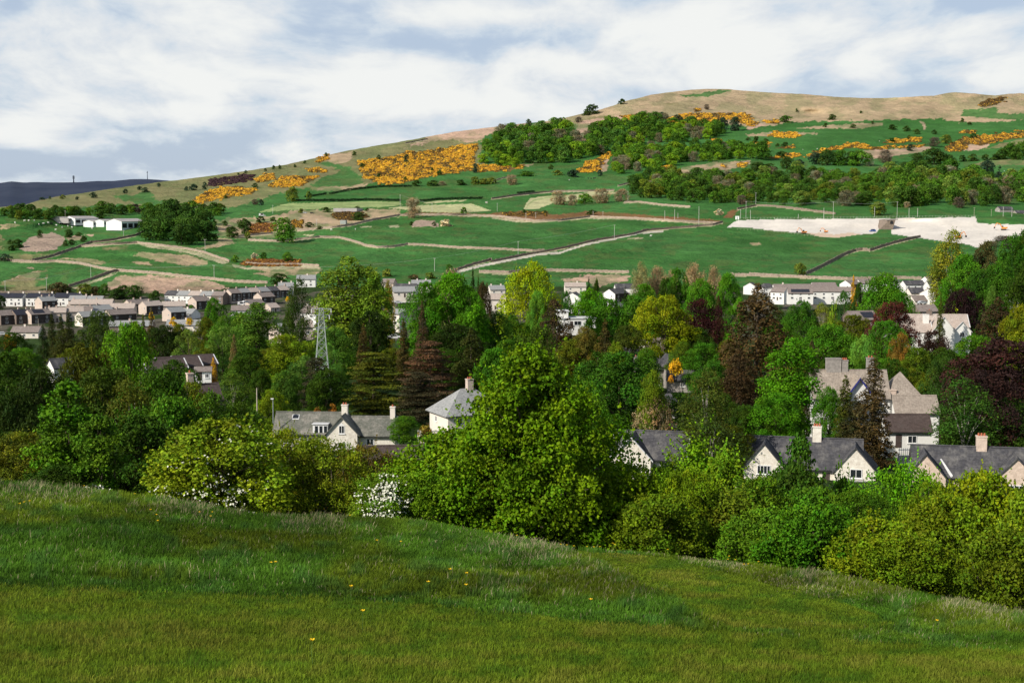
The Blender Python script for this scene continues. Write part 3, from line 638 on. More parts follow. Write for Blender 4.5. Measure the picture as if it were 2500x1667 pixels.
h = (.05 + .045 * sstep(.3, .8, tuft) + .05 * g.random(n) + .11 * crestness) * g.uniform(.55, 1.3, n)
yb = sstep(0, .35, mown_mask(u, y + 30)); h *= 1 - .5 * yb; h *= 1 - .72 * sstep(.15, .7, mown_mask(u, y))
c = np.empty((n, 3)); c[:] = (.078, .178, .016)
c += (np.array((.135, .175, .012)) - c) * (sstep(.42, .66, tf2)[:, None] * .75)
c += (np.array((.060, .150, .030)) - c) * (sstep(.5, .75, tuft)[:, None] * .6)
pal = g.random(n); seed_ = pal < (.012 + .20 * crestness * sstep(.4, .6, fbm(u / 90., y / 40., 117, 3)) + .04 * sstep(1050, 1300, u) * (y < 1460))
c[seed_] = (.34, .31, .17); h[seed_] *= 1.25
dk = .45 * fbm(u / 55., y / 16., 119, 4) + .55 * fbm(u / 600., y / 55., 129, 3); c *= (g.uniform(.5, 1.3, n) * (.66 + .58 * sstep(.38, .62, dk)))[:, None]  # random tuft tone, plus wide soft shadow bands painted into the blades
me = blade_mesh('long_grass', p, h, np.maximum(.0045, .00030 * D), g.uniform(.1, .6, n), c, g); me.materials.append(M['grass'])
tag(link('long_grass', me), 'uncut meadow grass with pale seed heads over the hillside', 'grass', kind='stuff')
p, u, y, D, g = blades(480000, 'mown', 6)
n = len(p); nn = .6 * fbm(u / 60., y / 14., 121, 4) + .4 * fbm(u / 500., y / 30., 131, 3); n2_ = fbm(u / 9., y / 4., 123, 2)
h = (.022 + .035 * g.random(n)) * (.7 + .8 * nn)
c = np.empty((n, 3)); c[:] = (.155, .230, .016)
c += (np.array((.225, .240, .032)) - c) * (sstep(.48, .68, nn)[:, None] * .8)
c += (np.array((.075, .175, .014)) - c) * (sstep(.5, .3, nn)[:, None] * .0 + (1 - sstep(.3, .5, nn))[:, None] * .8)
c *= (g.uniform(.5, 1.35, n) * (.7 + .6 * n2_))[:, None]
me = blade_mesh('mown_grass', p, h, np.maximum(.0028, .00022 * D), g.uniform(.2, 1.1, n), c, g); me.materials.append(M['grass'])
tag(link('mown_grass', me), 'short mown grass in the foreground strip', 'grass', kind='stuff')
# ------------------------------------------------------------------ buttercups
def make_butter():
    r = empty('buttercup', (0, 0, 0)); tag(r, 'small yellow buttercup standing in the meadow grass', 'flower', 'buttercups dotted over the meadow')
    b = MB(); b.tube([(0, 0, 0), (.02, 0, .2), (.01, .01, .4)], [.004] * 3, 4); b.build('stem', M['stem'], r)
    b = MB()
    for k in range(5):
        a = k * 2 * math.pi / 5; ca, sa = math.cos(a), math.sin(a)
        b.add([(.01, .01, .40), (.01 + ca * .035 - sa * .02, .01 + sa * .035 + ca * .02, .43), (.01 + ca * .055, .01 + sa * .055, .44), (.01 + ca * .035 + sa * .02, .01 + sa * .035 - ca * .02, .43)], [(0, 1, 2, 3)])
    b.build('flower_head', M['petal'], r); return r
def dup(root, loc, rz=0, s=None, label=None, group=None, color=None):
    r = root.copy(); COL.objects.link(r); r.location = [float(c) for c in loc]; r.rotation_euler = (0, 0, rz)
    if s is not None: r.scale = s if hasattr(s, '__len__') else (s, s, s)
    if label: r['label'] = label
    if group: r['group'] = group
    for ch in root.children:
        c = ch.copy(); COL.objects.link(c); c.parent = r
        for gch in ch.children:
            d = gch.copy(); COL.objects.link(d); d.parent = c
    return r
but = make_butter(); first = True
BUT = [(48, 1245), (60, 1241), (72, 1238), (368, 1258), (382, 1272), (386, 1288), (515, 1273), (518, 1262), (488, 1262), (661, 1398), (674, 1396), (978, 1339), (920, 1336), (1100, 1414), (1138, 1424), (1137, 1457), (1046, 1450), (858, 1462),
       (884, 1530), (764, 1611), (1262, 1316), (1368, 1338), (1400, 1342), (1432, 1344), (1450, 1345), (1496, 1334), (1500, 1337), (1780, 1366), (1776, 1375), (1795, 1376), (1816, 1388), (1826, 1387), (1852, 1380), (1630, 1350), (2286, 1540), (1441, 1493), (855, 1268), (206, 1195), (1465, 1344), (1384, 1340), (770, 1220), (330, 1215)]
for (u, y) in BUT:
    q = MP(u, y + 12); s = .42 + .006 * q[1]
    if first: but.location = q; but.scale = (s,) * 3; first = False
    else: dup(but, q, random.random() * 6, s)
# ------------------------------------------------------------------ foliage
def prof_round(t): return np.sqrt(np.clip(1 - (2 * t - .92) ** 2 / 1.18, .02, 1))
def prof_dome(t): return np.clip(np.sqrt(np.clip(1 - t ** 2.2, 0, 1)) * (.80 + .35 * np.minimum(t * 3, 1)), .05, 1.05)
def prof_oval(t): return np.clip(np.sin(np.pi * (t * .88 + .10)) ** .62, .05, 1)
def prof_cone(t): return np.clip((1 - t) ** .72 * (.72 + .28 * np.minimum(t * 6, 1)), .03, 1)
def prof_col(t): return np.clip((1 - t ** 3.2) * (.8 + .2 * np.minimum(t * 5, 1)), .05, 1)
def crown(seed, W, H, z0, prof, nl, rl, leaf, n, flat=1.0, up=.25, jit=.22, zb=0.0, thin=.7, inner=.35, spray=0.0, shoots=0, sl=.8, under=1.0, rnd=.6, env=.34):
    g = np.random.default_rng(seed)
    t = g.random(nl) ** .9
    a_ = np.arange(nl) * 2.399
    if zb: t = (np.floor(t * zb) + .5 + .35 * np.sin(a_ * 2 + seed) + g.normal(0, .16, nl)) / zb; t = np.clip(t, .02, .98)
    a = g.uniform(0, 2 * math.pi, nl) + np.arange(nl) * 2.399
    rad = prof(t) * W / 2 * (1 + env * (fbm(np.cos(a) * 1.6 + 5 + seed, np.sin(a) * 1.6 + t * 2.6, seed, 3) - .5) * 2)
    lr = rl * g.uniform(.5, 1.4, nl) * np.clip(rad / (W / 2) * 1.1 + .25, .35, 1.1)
    rr = np.maximum(rad - lr * .7, 0) * np.where(g.random(nl) < inner, g.uniform(.1, .8, nl), g.uniform(.78, 1.12, nl))
    asym = 1 + .13 * np.sin(a + seed) + .08 * np.sin(2 * a + seed * 3)
    c = np.stack([np.cos(a) * rr * asym, np.sin(a) * rr * asym, z0 + t * (H - z0) - lr * flat * .35], -1)
    top = np.argmax(c[:, 2]); c[:, 2] = np.minimum(c[:, 2], H - lr * flat * .9)
    wgt = lr ** 2; k = g.choice(nl, n, p=wgt / wgt.sum())
    d = g.normal(0, 1, (n, 3)); d[:, 2] += up; d /= np.linalg.norm(d, axis=1)[:, None]
    hd = g.normal(0, 1, (n, 3)); 
    rj = (1 + jit * (g.random(n) * 2 - 1.2)) * (1 + .18 * (fbm(d[:, 0] * 2.3 + k * 3.1, d[:, 1] * 2.3 + d[:, 2] * 1.7, 7, 2) - .5) * 2)
    if spray: rj *= 1 + spray * (g.random(n) ** 3)
    p = c[k] + d * (lr[k] * rj)[:, None] * np.array([1, 1, flat])
    keep = ~((d[:, 2] < -.15) & (g.random(n) < .8 * under))
    for i in range(nl):
        q = (p - c[i]) / (lr[i] * np.array([1, 1, flat])); keep &= ~(((q * q).sum(1) < .42) & (k != i))
    keep &= p[:, 2] > min(z0, .0) - .2
    p, d, k = p[keep], d[keep], k[keep]; n = len(p)
    if shoots:
        i = g.choice(n, shoots); dd = d[i] * np.array([1, 1, .6]) + np.array([0, 0, .75]) + g.normal(0, .2, (shoots, 3)); dd /= np.linalg.norm(dd, axis=1)[:, None]
        q_ = g.integers(9, 18, shoots); ii = np.repeat(np.arange(shoots), q_); tq = g.random(len(ii)); ln = (sl * g.uniform(.4, 1.3, shoots))[ii]
        ps = p[i][ii] + dd[ii] * (tq * ln)[:, None] + g.normal(0, leaf * .45, (len(ii), 3)) * (1.15 - tq)[:, None]
        p = np.vstack([p, ps]); d = np.vstack([d, dd[ii]]); k = np.concatenate([k, k[i][ii]]); n = len(p)
    out = p - np.array([0, 0, z0 + (H - z0) * .4]); out /= np.linalg.norm(out, axis=1)[:, None] + 1e-6
    nrm = d * .75 * np.array([1, 1, 1.0 if flat > .5 else 2.2]) + out * .25 + g.normal(0, rnd, (n, 3)); nrm /= np.linalg.norm(nrm, axis=1)[:, None]
    r = g.normal(0, 1, (n, 3)); ta = np.cross(nrm, r); ta /= np.linalg.norm(ta, axis=1)[:, None] + 1e-9; tb = np.cross(nrm, ta)
    s = (leaf * g.uniform(.6, 1.35, n))[:, None]
    A = ta * s * .6; B = tb * s * .6 * thin
    V = np.stack([p - A, p - B + nrm * s * .08, p + A, p + B + nrm * s * .08], 1).reshape(-1, 3)
    Fq_ = np.arange(n * 4).reshape(n, 4)
    lv = g.random(nl)[k]
    
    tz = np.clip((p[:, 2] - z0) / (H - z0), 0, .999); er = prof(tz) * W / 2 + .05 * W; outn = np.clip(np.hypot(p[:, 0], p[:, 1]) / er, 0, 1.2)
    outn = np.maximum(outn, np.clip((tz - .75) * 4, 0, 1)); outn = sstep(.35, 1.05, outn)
    vv = np.clip(.40 * lv + .6 * g.random(n), 0, 1) * (.30 + .70 * outn)  # leaf colour darkens inward to imitate shade inside the crown
    return V, Fq_, vv, np.clip(.6 * g.random(nl)[k] + .4 * g.random(n), 0, 1), c, lr
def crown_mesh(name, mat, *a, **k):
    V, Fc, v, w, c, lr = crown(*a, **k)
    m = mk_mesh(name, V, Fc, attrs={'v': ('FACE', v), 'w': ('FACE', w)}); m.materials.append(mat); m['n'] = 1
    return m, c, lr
def trunk_mesh(name, H, r, cs, g, mat, nlimb=7, stems=1, top=.8):
    b = MB()
    for s in range(stems):
        ox, oy = (g.uniform(-.6, .6), g.uniform(-.6, .6)) if stems > 1 else (0, 0)
        pts = [(ox, oy, -1.5), (ox, oy, 0), (ox * 1.3 + g.uniform(-.2, .2), oy * 1.3, H * .25), (ox * 2 + g.uniform(-.3, .3), oy * 2, H * .5), (ox * 2.4, oy * 2.5, H * top)]
        b.tube(pts, [r * 1.25, r, r * .8, r * .5, r * .12], 7)
    sel = g.choice(len(cs), min(nlimb, len(cs)), replace=False)
    for i in sel:
        c = cs[i]; z0 = max(H * .12, c[2] * g.uniform(.35, .6))
        mid = (c[0] * .45, c[1] * .45, z0 + (c[2] - z0) * .6)
        b.tube([(0, 0, z0), mid, tuple(c)], [r * .42, r * .28, r * .08], 5)
    return b.mesh(name, mat)
PROTO = {}
def proto(kind, W, H, z0, prof, nl, rl, leaf, n, nvar=2, mat='leaf', tr=.35, bark='bark', stems=1, nlimb=7, top=.8, **k):
    PROTO[kind] = []
    for i in range(nvar):
        sd = abs(hash_(kind)) % 1000 + i * 31
        cm, cs, lr = crown_mesh('crown', M[mat], sd, W, H, z0, prof, nl, rl, leaf, n, **k)
        tm = trunk_mesh('trunk', H, tr, cs, np.random.default_rng(sd), M[bark], nlimb, stems, top)
        PROTO[kind].append((cm, tm, W, H))
def hash_(s):
    h = 0
    for ch in s: h = (h * 131 + ord(ch)) & 0xffffff
    return h
# near plants (metres)
def prof_tent(t): return np.clip((1 - t) ** .60 * (.9 + .1 * np.minimum(t * 4, 1)) + .02, .04, 1)
proto('near_bush', 5.6, 5.2, -.2, prof_dome, 230, .42, .120, 46000, 4, tr=.10, stems=3, nlimb=26, inner=.4, spray=.5, thin=.75, shoots=300, sl=.7, mat='nleaf', rnd=.85)
proto('near_fine', 5.6, 5.0, -.2, prof_dome, 260, .36, .095, 56000, 4, tr=.09, stems=3, nlimb=26, inner=.4, spray=.6, thin=.6, shoots=360, sl=.7, mat='nleaf', rnd=.85)
proto('near_low', 4.6, 3.4, -.2, prof_dome, 170, .34, .105, 30000, 4, tr=.07, stems=3, nlimb=22, inner=.4, spray=.6, thin=.7, shoots=260, sl=.6, mat='nleaf', rnd=.85)
proto('near_big', 10.5, 9.5, -.2, prof_tent, 620, .48, .125, 135000, 1, tr=.22, stems=2, nlimb=60, inner=.5, spray=.6, thin=.8, shoots=1500, sl=1.25, env=.62, mat='nleaf', rnd=.85)
proto('near_slender', 4, 8, 1.0, prof_oval, 110, .38, .16, 13000, 2, tr=.09, stems=2, nlimb=26, inner=.5, spray=.4, thin=.9, jit=.4, shoots=140, sl=.7, mat='nleaf', rnd=.85)
proto('near_spire', 4.6, 6, -.2, prof_tent, 240, .34, .115, 36000, 2, tr=.09, stems=3, nlimb=26, spray=.5, thin=.7, shoots=520, sl=1.3, inner=.4, mat='nleaf', rnd=.85)
# parkland trees
proto('oak', 16, 20, 2.2, prof_round, 130, 1.6, .31, 42000, 3, tr=.45, nlimb=16, shoots=150, sl=1.2)
proto('broad', 15, 20, .8, prof_round, 170, 1.4, .30, 50000, 4, tr=.4, nlimb=12, shoots=150, sl=1.2)
proto('poplar', 12, 28, 3, prof_oval, 120, 1.5, .42, 26000, 2, tr=.45, nlimb=12, spray=.25)
proto('willow', 14, 14, .5, prof_round, 90, 1.5, .34, 26000, 2, tr=.4, nlimb=9, thin=.45)
proto('birch', 9, 18, 2.5, prof_oval, 80, 1.2, .30, 17000, 2, tr=.22, bark='pale_bark', nlimb=14, thin=.5, jit=.5, spray=.3)
proto('conifer', 9, 22, .5, prof_cone, 190, 1.15, .38, 26000, 2, mat='needle', tr=.35, flat=.62, thin=.4, up=0)
proto('cypress', 11, 24, .3, prof_col, 170, 1.25, .42, 26000, 2, mat='needle', tr=.4, flat=1.2, thin=.45)
proto('cedar', 18, 19, 1.5, (lambda t: np.clip(.25 + .85 * (1 - t) ** .7, 0, 1)), 130, 2.3, .38, 40000, 2, mat='needle', tr=.6, flat=.16, zb=8, thin=.5, up=.1, inner=.5)
proto('bare', 9, 10, .6, prof_round, 90, 1.1, .42, 15000, 2, mat='needle', tr=.16, bark='twig', stems=3, nlimb=50, thin=.20, jit=.6, under=.3)
proto('shrub', 5, 4.2, -.1, prof_dome, 26, .9, .40, 2600, 3, tr=.12, nlimb=3)
# distant trees: one mesh each
def far_proto(kind, W, H, z0, prof, nl, rl, leaf, n, nvar, mat='leaf', bark='bark', tr=.3, nlimb=3, **k):
    PROTO[kind] = []
    for i in range(nvar):
        sd = abs(hash_(kind)) % 1000 + i * 31
        V, Fc, v, w, c, lr = crown(sd, W, H, z0, prof, nl, rl, leaf, n, **k)
        tm = trunk_mesh('t', H, tr, c, np.random.default_rng(sd), M[bark], nlimb)
        tv = np.array([x.co[:] for x in tm.vertices]); tf = [tuple(q.vertices) for q in tm.polygons if len(q.vertices) == 4]
        o = len(V); V2 = np.vstack([V, tv]); F2 = np.vstack([Fc, np.array(tf) + o])
        m = mk_mesh('tree', V2, F2, attrs={'v': ('FACE', np.concatenate([v, np.full(len(tf), .4)])), 'w': ('FACE', np.concatenate([w, np.full(len(tf), .4)]))})
        m.materials.append(M[mat]); m.materials.append(M[bark])
        mi = np.zeros(len(F2), np.int32); mi[len(Fc):] = 1; m.polygons.foreach_set('material_index', mi)
        bpy.data.meshes.remove(tm); PROTO[kind].append((m, None, W, H))
far_proto('far_tree', 14, 14, .6, prof_dome, 34, 2.1, .85, 4200, 4)
far_proto('far_round', 14, 13, .8, prof_round, 30, 2.2, .85, 3800, 3)
far_proto('far_bare', 12, 11, .5, prof_round, 50, 1.4, .8, 4200, 2, mat='needle', bark='twig', thin=.26, jit=.5, nlimb=20, under=.3)
far_proto('far_shrub', 6, 5, -.3, prof_dome, 16, 1.2, .7, 900, 3, tr=.15, nlimb=2)
far_proto('far_conifer', 7, 14, .4, prof_cone, 50, .9, .6, 2400, 2, mat='needle', flat=.6)
NAMES = {'near_bush': 'hedge_bush', 'near_fine': 'hedge_bush', 'near_big': 'broadleaf_tree', 'near_slender': 'young_tree', 'near_spire': 'hedge_bush', 'near_low': 'hedge_bush', 'oak': 'broadleaf_tree', 'broad': 'broadleaf_tree', 'poplar': 'poplar_tree', 'willow': 'willow_tree',
         'birch': 'birch_tree', 'conifer': 'conifer_tree', 'cypress': 'cypress_tree', 'cedar': 'cedar_tree', 'bare': 'bare_tree', 'shrub': 'garden_shrub', 'far_tree': 'hillside_tree', 'far_round': 'hillside_tree', 'far_bare': 'bare_tree', 'far_shrub': 'hillside_shrub', 'far_conifer': 'conifer_tree'}
_cnt = {}
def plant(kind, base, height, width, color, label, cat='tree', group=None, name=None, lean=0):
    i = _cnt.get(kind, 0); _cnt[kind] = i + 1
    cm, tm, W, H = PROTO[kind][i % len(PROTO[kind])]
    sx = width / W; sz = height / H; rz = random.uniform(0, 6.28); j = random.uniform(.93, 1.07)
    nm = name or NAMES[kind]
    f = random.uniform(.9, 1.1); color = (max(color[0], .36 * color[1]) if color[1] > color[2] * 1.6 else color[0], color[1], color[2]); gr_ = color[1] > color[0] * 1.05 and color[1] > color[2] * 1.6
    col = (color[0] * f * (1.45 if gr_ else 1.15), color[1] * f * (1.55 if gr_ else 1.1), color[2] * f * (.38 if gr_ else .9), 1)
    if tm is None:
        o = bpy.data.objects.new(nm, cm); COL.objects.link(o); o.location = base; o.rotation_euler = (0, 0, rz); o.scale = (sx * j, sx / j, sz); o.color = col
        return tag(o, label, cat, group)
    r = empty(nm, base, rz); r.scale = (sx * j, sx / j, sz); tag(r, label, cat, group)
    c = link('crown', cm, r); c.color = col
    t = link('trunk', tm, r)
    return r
# palette (base colours)
LIME = (.175, .255, .018); YGRN = (.125, .20, .022); BRIGHT = (.045, .185, .018); MID = (.050, .115, .016); DARK = (.030, .062, .012); VDARK = (.017, .032, .010); OLV = (.080, .092, .014)
GOLDG = (.19, .17, .018); BRWN = (.075, .055, .022); BRONZE = (.115, .085, .022); COPPER = (.042, .012, .014); PALE = (.17, .215, .115); GREYG = (.095, .14, .068); TAN = (.34, .25, .15); YEL = (.62, .36, .02); TEAL = (.12, .24, .13); PLUM = (.06, .035, .035)
def near(kind, u, ytop, w, D, col, label, cat='bush', blossom=None, yb=None):
    b = behind(u, D)
    _, zt = tx(u, ytop); H = float(zt) * D - b[2]
    b[2] -= .1
    W = w * D / F
    o = plant(kind, b, H, W, col, label, cat)
    if blossom is not None:
        blossoms(o, H, W, blossom)
    return o
def blossoms(root, H, W, spec):
    """clusters of small white petals on the camera side of a bush; spec = list of (x fraction, z fraction, spread x, spread z, count), material"""
    lst, mat = spec; g = np.random.default_rng(int(H * 100)); PV = []
    for fx, fz, sx, sz, n in lst:
        for _ in range(int(n * .65)):
            x = fx + g.normal(0, sx); z = min(.99, max(.02, fz + g.normal(0, sz))); rr = float(prof_dome(np.array(z))) 
            x = max(-rr * .98, min(rr * .98, x)); y = -math.sqrt(max(0, rr * rr - x * x)) * g.uniform(.85, 1.05)
            c = np.array([x * W / 2, y * W / 2, z * H]); m = g.integers(4, 11)
            q = c + g.normal(0, .13, (m, 3)) * np.array([1.7, 1, .4]); PV.append(q)
    p = np.vstack(PV); n = len(p)
    nrm = g.normal(0, .5, (n, 3)) + np.array([-.2, -.6, .6]); nrm /= np.linalg.norm(nrm, axis=1)[:, None]
    ta = np.cross(nrm, g.normal(0, 1, (n, 3))); ta /= np.linalg.norm(ta, axis=1)[:, None]; tb = np.cross(nrm, ta); s = g.uniform(.022, .058, n)[:, None]
    V = np.stack([p - ta * s, p - tb * s, p + ta * s, p + tb * s], 1).reshape(-1, 3)
    m = mk_mesh('blossom', V, np.arange(n * 4).reshape(n, 4)); m.materials.append(mat)
    o = link('blossom', m, root); sc = root.scale; o.scale = (1 / sc[0], 1 / sc[1], 1 / sc[2]); o.rotation_euler = (0, 0, 0)
    # undo the random turn of the bush so that the spray faces the meadow
    o.matrix_local = Matrix.Diagonal((1 / sc[0], 1 / sc[1], 1 / sc[2], 1)) @ Matrix.Rotation(-root.rotation_euler.z, 4, 'Z')
NEARL = [
 ('near_fine', 55, 1052, 270, 64, OLV, 'olive hedge bush at the far left edge of the meadow'),
 ('near_fine', -90, 1000, 260, 66, DARK, 'dark hedge bush cut by the left frame edge'),
 ('near_slender', 172, 930, 180, 60, (.055, .125, .012), 'slender young tree with loose bright leaves at the left end of the hedge'),
 ('near_slender', 246, 1010, 130, 58, (.06, .12, .02), 'thin pale-stemmed young tree right behind the white blossom tuft'),
 ('near_bush', 330, 1010, 240, 70, DARK, 'dark green bush between the slender trees and the flowering hawthorn'),
 ('near_bush', 420, 970, 250, 76, MID, 'tall mid green bush behind the flowering hawthorn'),
 ('near_fine', 890, 1088, 230, 66, (.15, .125, .016), 'golden olive bush just left of the white hawthorn'),
 ('near_fine', 700, 1045, 190, 66, (.15, .17, .016), 'yellowish bush in front of the long stone house'),
 ('near_fine', 780, 1062, 240, 60, (.105, .135, .016), 'broad olive bush below the long stone house'),
 ('near_bush', 1105, 1045, 340, 60, (.088, .155, .006), 'lower left shoulder bush of the big green tree'),
 ('near_bush', 1520, 1128, 260, 60, (.088, .155, .006), 'bright bush at the right foot of the big green tree'),
 ('near_spire', 1700, 1068, 240, 66, (.12, .215, .016), 'lime bush with tall upright shoots below the small slate cottage'),
 ('near_spire', 1770, 1090, 200, 64, (.11, .18, .018), 'second lime bush with upright shoots, left of the cream cottage'),
 ('near_low', 1750, 1190, 260, 57, (.10, .13, .02), 'olive bush with faded pink blossom'),
 ('near_low', 1600, 1205, 230, 54, (.085, .13, .012), 'low olive bush beside the grass edge, left of the pink blossom'),
 ('near_bush', 1940, 1130, 220, 68, DARK, 'dark bush in front of the cream cottage'),
 ('near_slender', 1945, 1062, 130, 70, (.035, .085, .02), 'dark leafy young tree rising before the slate roof of the cream cottage'),
 ('near_bush', 1990, 1190, 260, 60, MID, 'mid green bush below the cream gable with the porch'),
 ('near_fine', 2195, 1130, 280, 68, (.075, .185, .012), 'rounded bright green tree between the two right-hand cottages'),
 ('near_low', 1995, 1225, 270, 52, (.05, .13, .012), 'low green bush at the meadow edge below the cream gable'),
 ('near_low', 2140, 1262, 260, 50, (.12, .16, .012), 'yellow green bush at the meadow edge below the rounded bright tree'),
 ('near_bush', 2390, 1150, 290, 56, (.14, .18, .010), 'sunlit yellow green bush below the brown stone cottage'),
 ('near_bush', 2520, 1180, 240, 52, (.12, .165, .018), 'yellow green bush cut by the right frame edge'),
 ('near_bush', 2310, 1205, 260, 54, (.11, .15, .012), 'twiggy olive bush left of the sunlit yellow green bush'),
 ('near_low', 2455, 1290, 260, 46, (.085, .12, .012), 'low dark bush at the bottom right of the hedge'),
 ('near_low', 1860, 1240, 200, 53, (.07, .14, .02), 'small green bush right of the pink blossom bush'),
 ('near_low', 2230, 1300, 240, 48, (.10, .14, .012), 'short olive bush in the tall grass near the right end of the hedge'),
 ('near_fine', 2350, 1200, 240, 60, (.075, .115, .014), 'tall olive green bush filling the gap below the brown stone cottage'),
 ('near_spire', 1640, 1125, 200, 60, (.11, .17, .012), 'lime bush with upright shoots just right of the small slate cottage'),
 ('near_fine', 2125, 1205, 150, 62, (.045, .09, .014), 'dark green bush right of the cream gable'),
 ('near_low', 2060, 1168, 150, 72, MID, 'green bush at the foot of the twin gabled cottage'),
 ('near_bush', 1610, 1138, 180, 58, (.085, .145, .010), 'tall mixed green bush below the small slate cottage'),
 ('near_fine', 1690, 1140, 200, 57, (.11, .165, .010), 'tall lime bush between the shooting bushes and the meadow'),
 ('near_bush', 1850, 1160, 200, 58, (.06, .11, .012), 'dull green bush just right of the pink blossom bush'),
 ('near_fine', 2085, 1192, 200, 57, (.05, .105, .012), 'dark fine leaved bush below the cream cottage wall'),
 ('near_fine', 2270, 1172, 190, 58, (.10, .15, .012), 'olive green bush left of the sunlit yellow green bush, tall one'),
 ('near_low', 160, 1130, 200, 58, DARK, 'dark low bush around the slender pale stems'),
 ('near_low', 1030, 1150, 190, 56, (.09, .17, .018), 'low green bush right beside the white hawthorn'),
]
for a in NEARL: near(*a)
near('near_big', 1292, 836, 560, 57, (.088, .158, .006), 'big sunlit green tree in the centre of the hedge', 'tree')
near('near_bush', 525, 1022, 340, 58, (.115, .155, .018), 'broad yellow green hawthorn with sprays of white blossom', 'bush',
     ([(-.5, .12, .12, .04, 16), (.1, .10, .25, .03, 34), (.45, .16, .2, .02, 22), (.55, .36, .12, .08, 26), (.2, .35, .3, .1, 26), (-.2, .3, .3, .12, 20), (.2, .75, .4, .12, 26), (.35, .05, .15, .02, 16)], M['blossom']))
near('near_bush', 932, 1150, 140, 56, (.10, .16, .03), 'white flowering hawthorn between the olive and the green bushes', 'bush', ([(.1, .5, .4, .2, 120), (-.1, .15, .3, .1, 34), (.3, .8, .2, .1, 40)], M['blossom']))
near('near_fine', 226, 1172, 40, 50, DARK, 'small tuft of white blossom at the foot of the pale stems', 'bush', ([(0, .3, .3, .2, 50)], M['blossom']))
near('near_fine', 1825, 1180, 170, 60, (.10, .13, .022), 'bush dotted with faded pink blossom below the lime shoots', 'bush', ([(-.2, .6, .4, .2, 26), (.3, .4, .3, .2, 18)], M['pinkbl']))
def mid(kind, u, ytop, w, D, col, label, cat='tree'):
    b = ground_at(u, D); _, zt = tx(u, ytop); H = float(zt) * D - b[2] + .3; b[2] -= .3
    return plant(kind, b, H, w * D / F, col, label, cat)
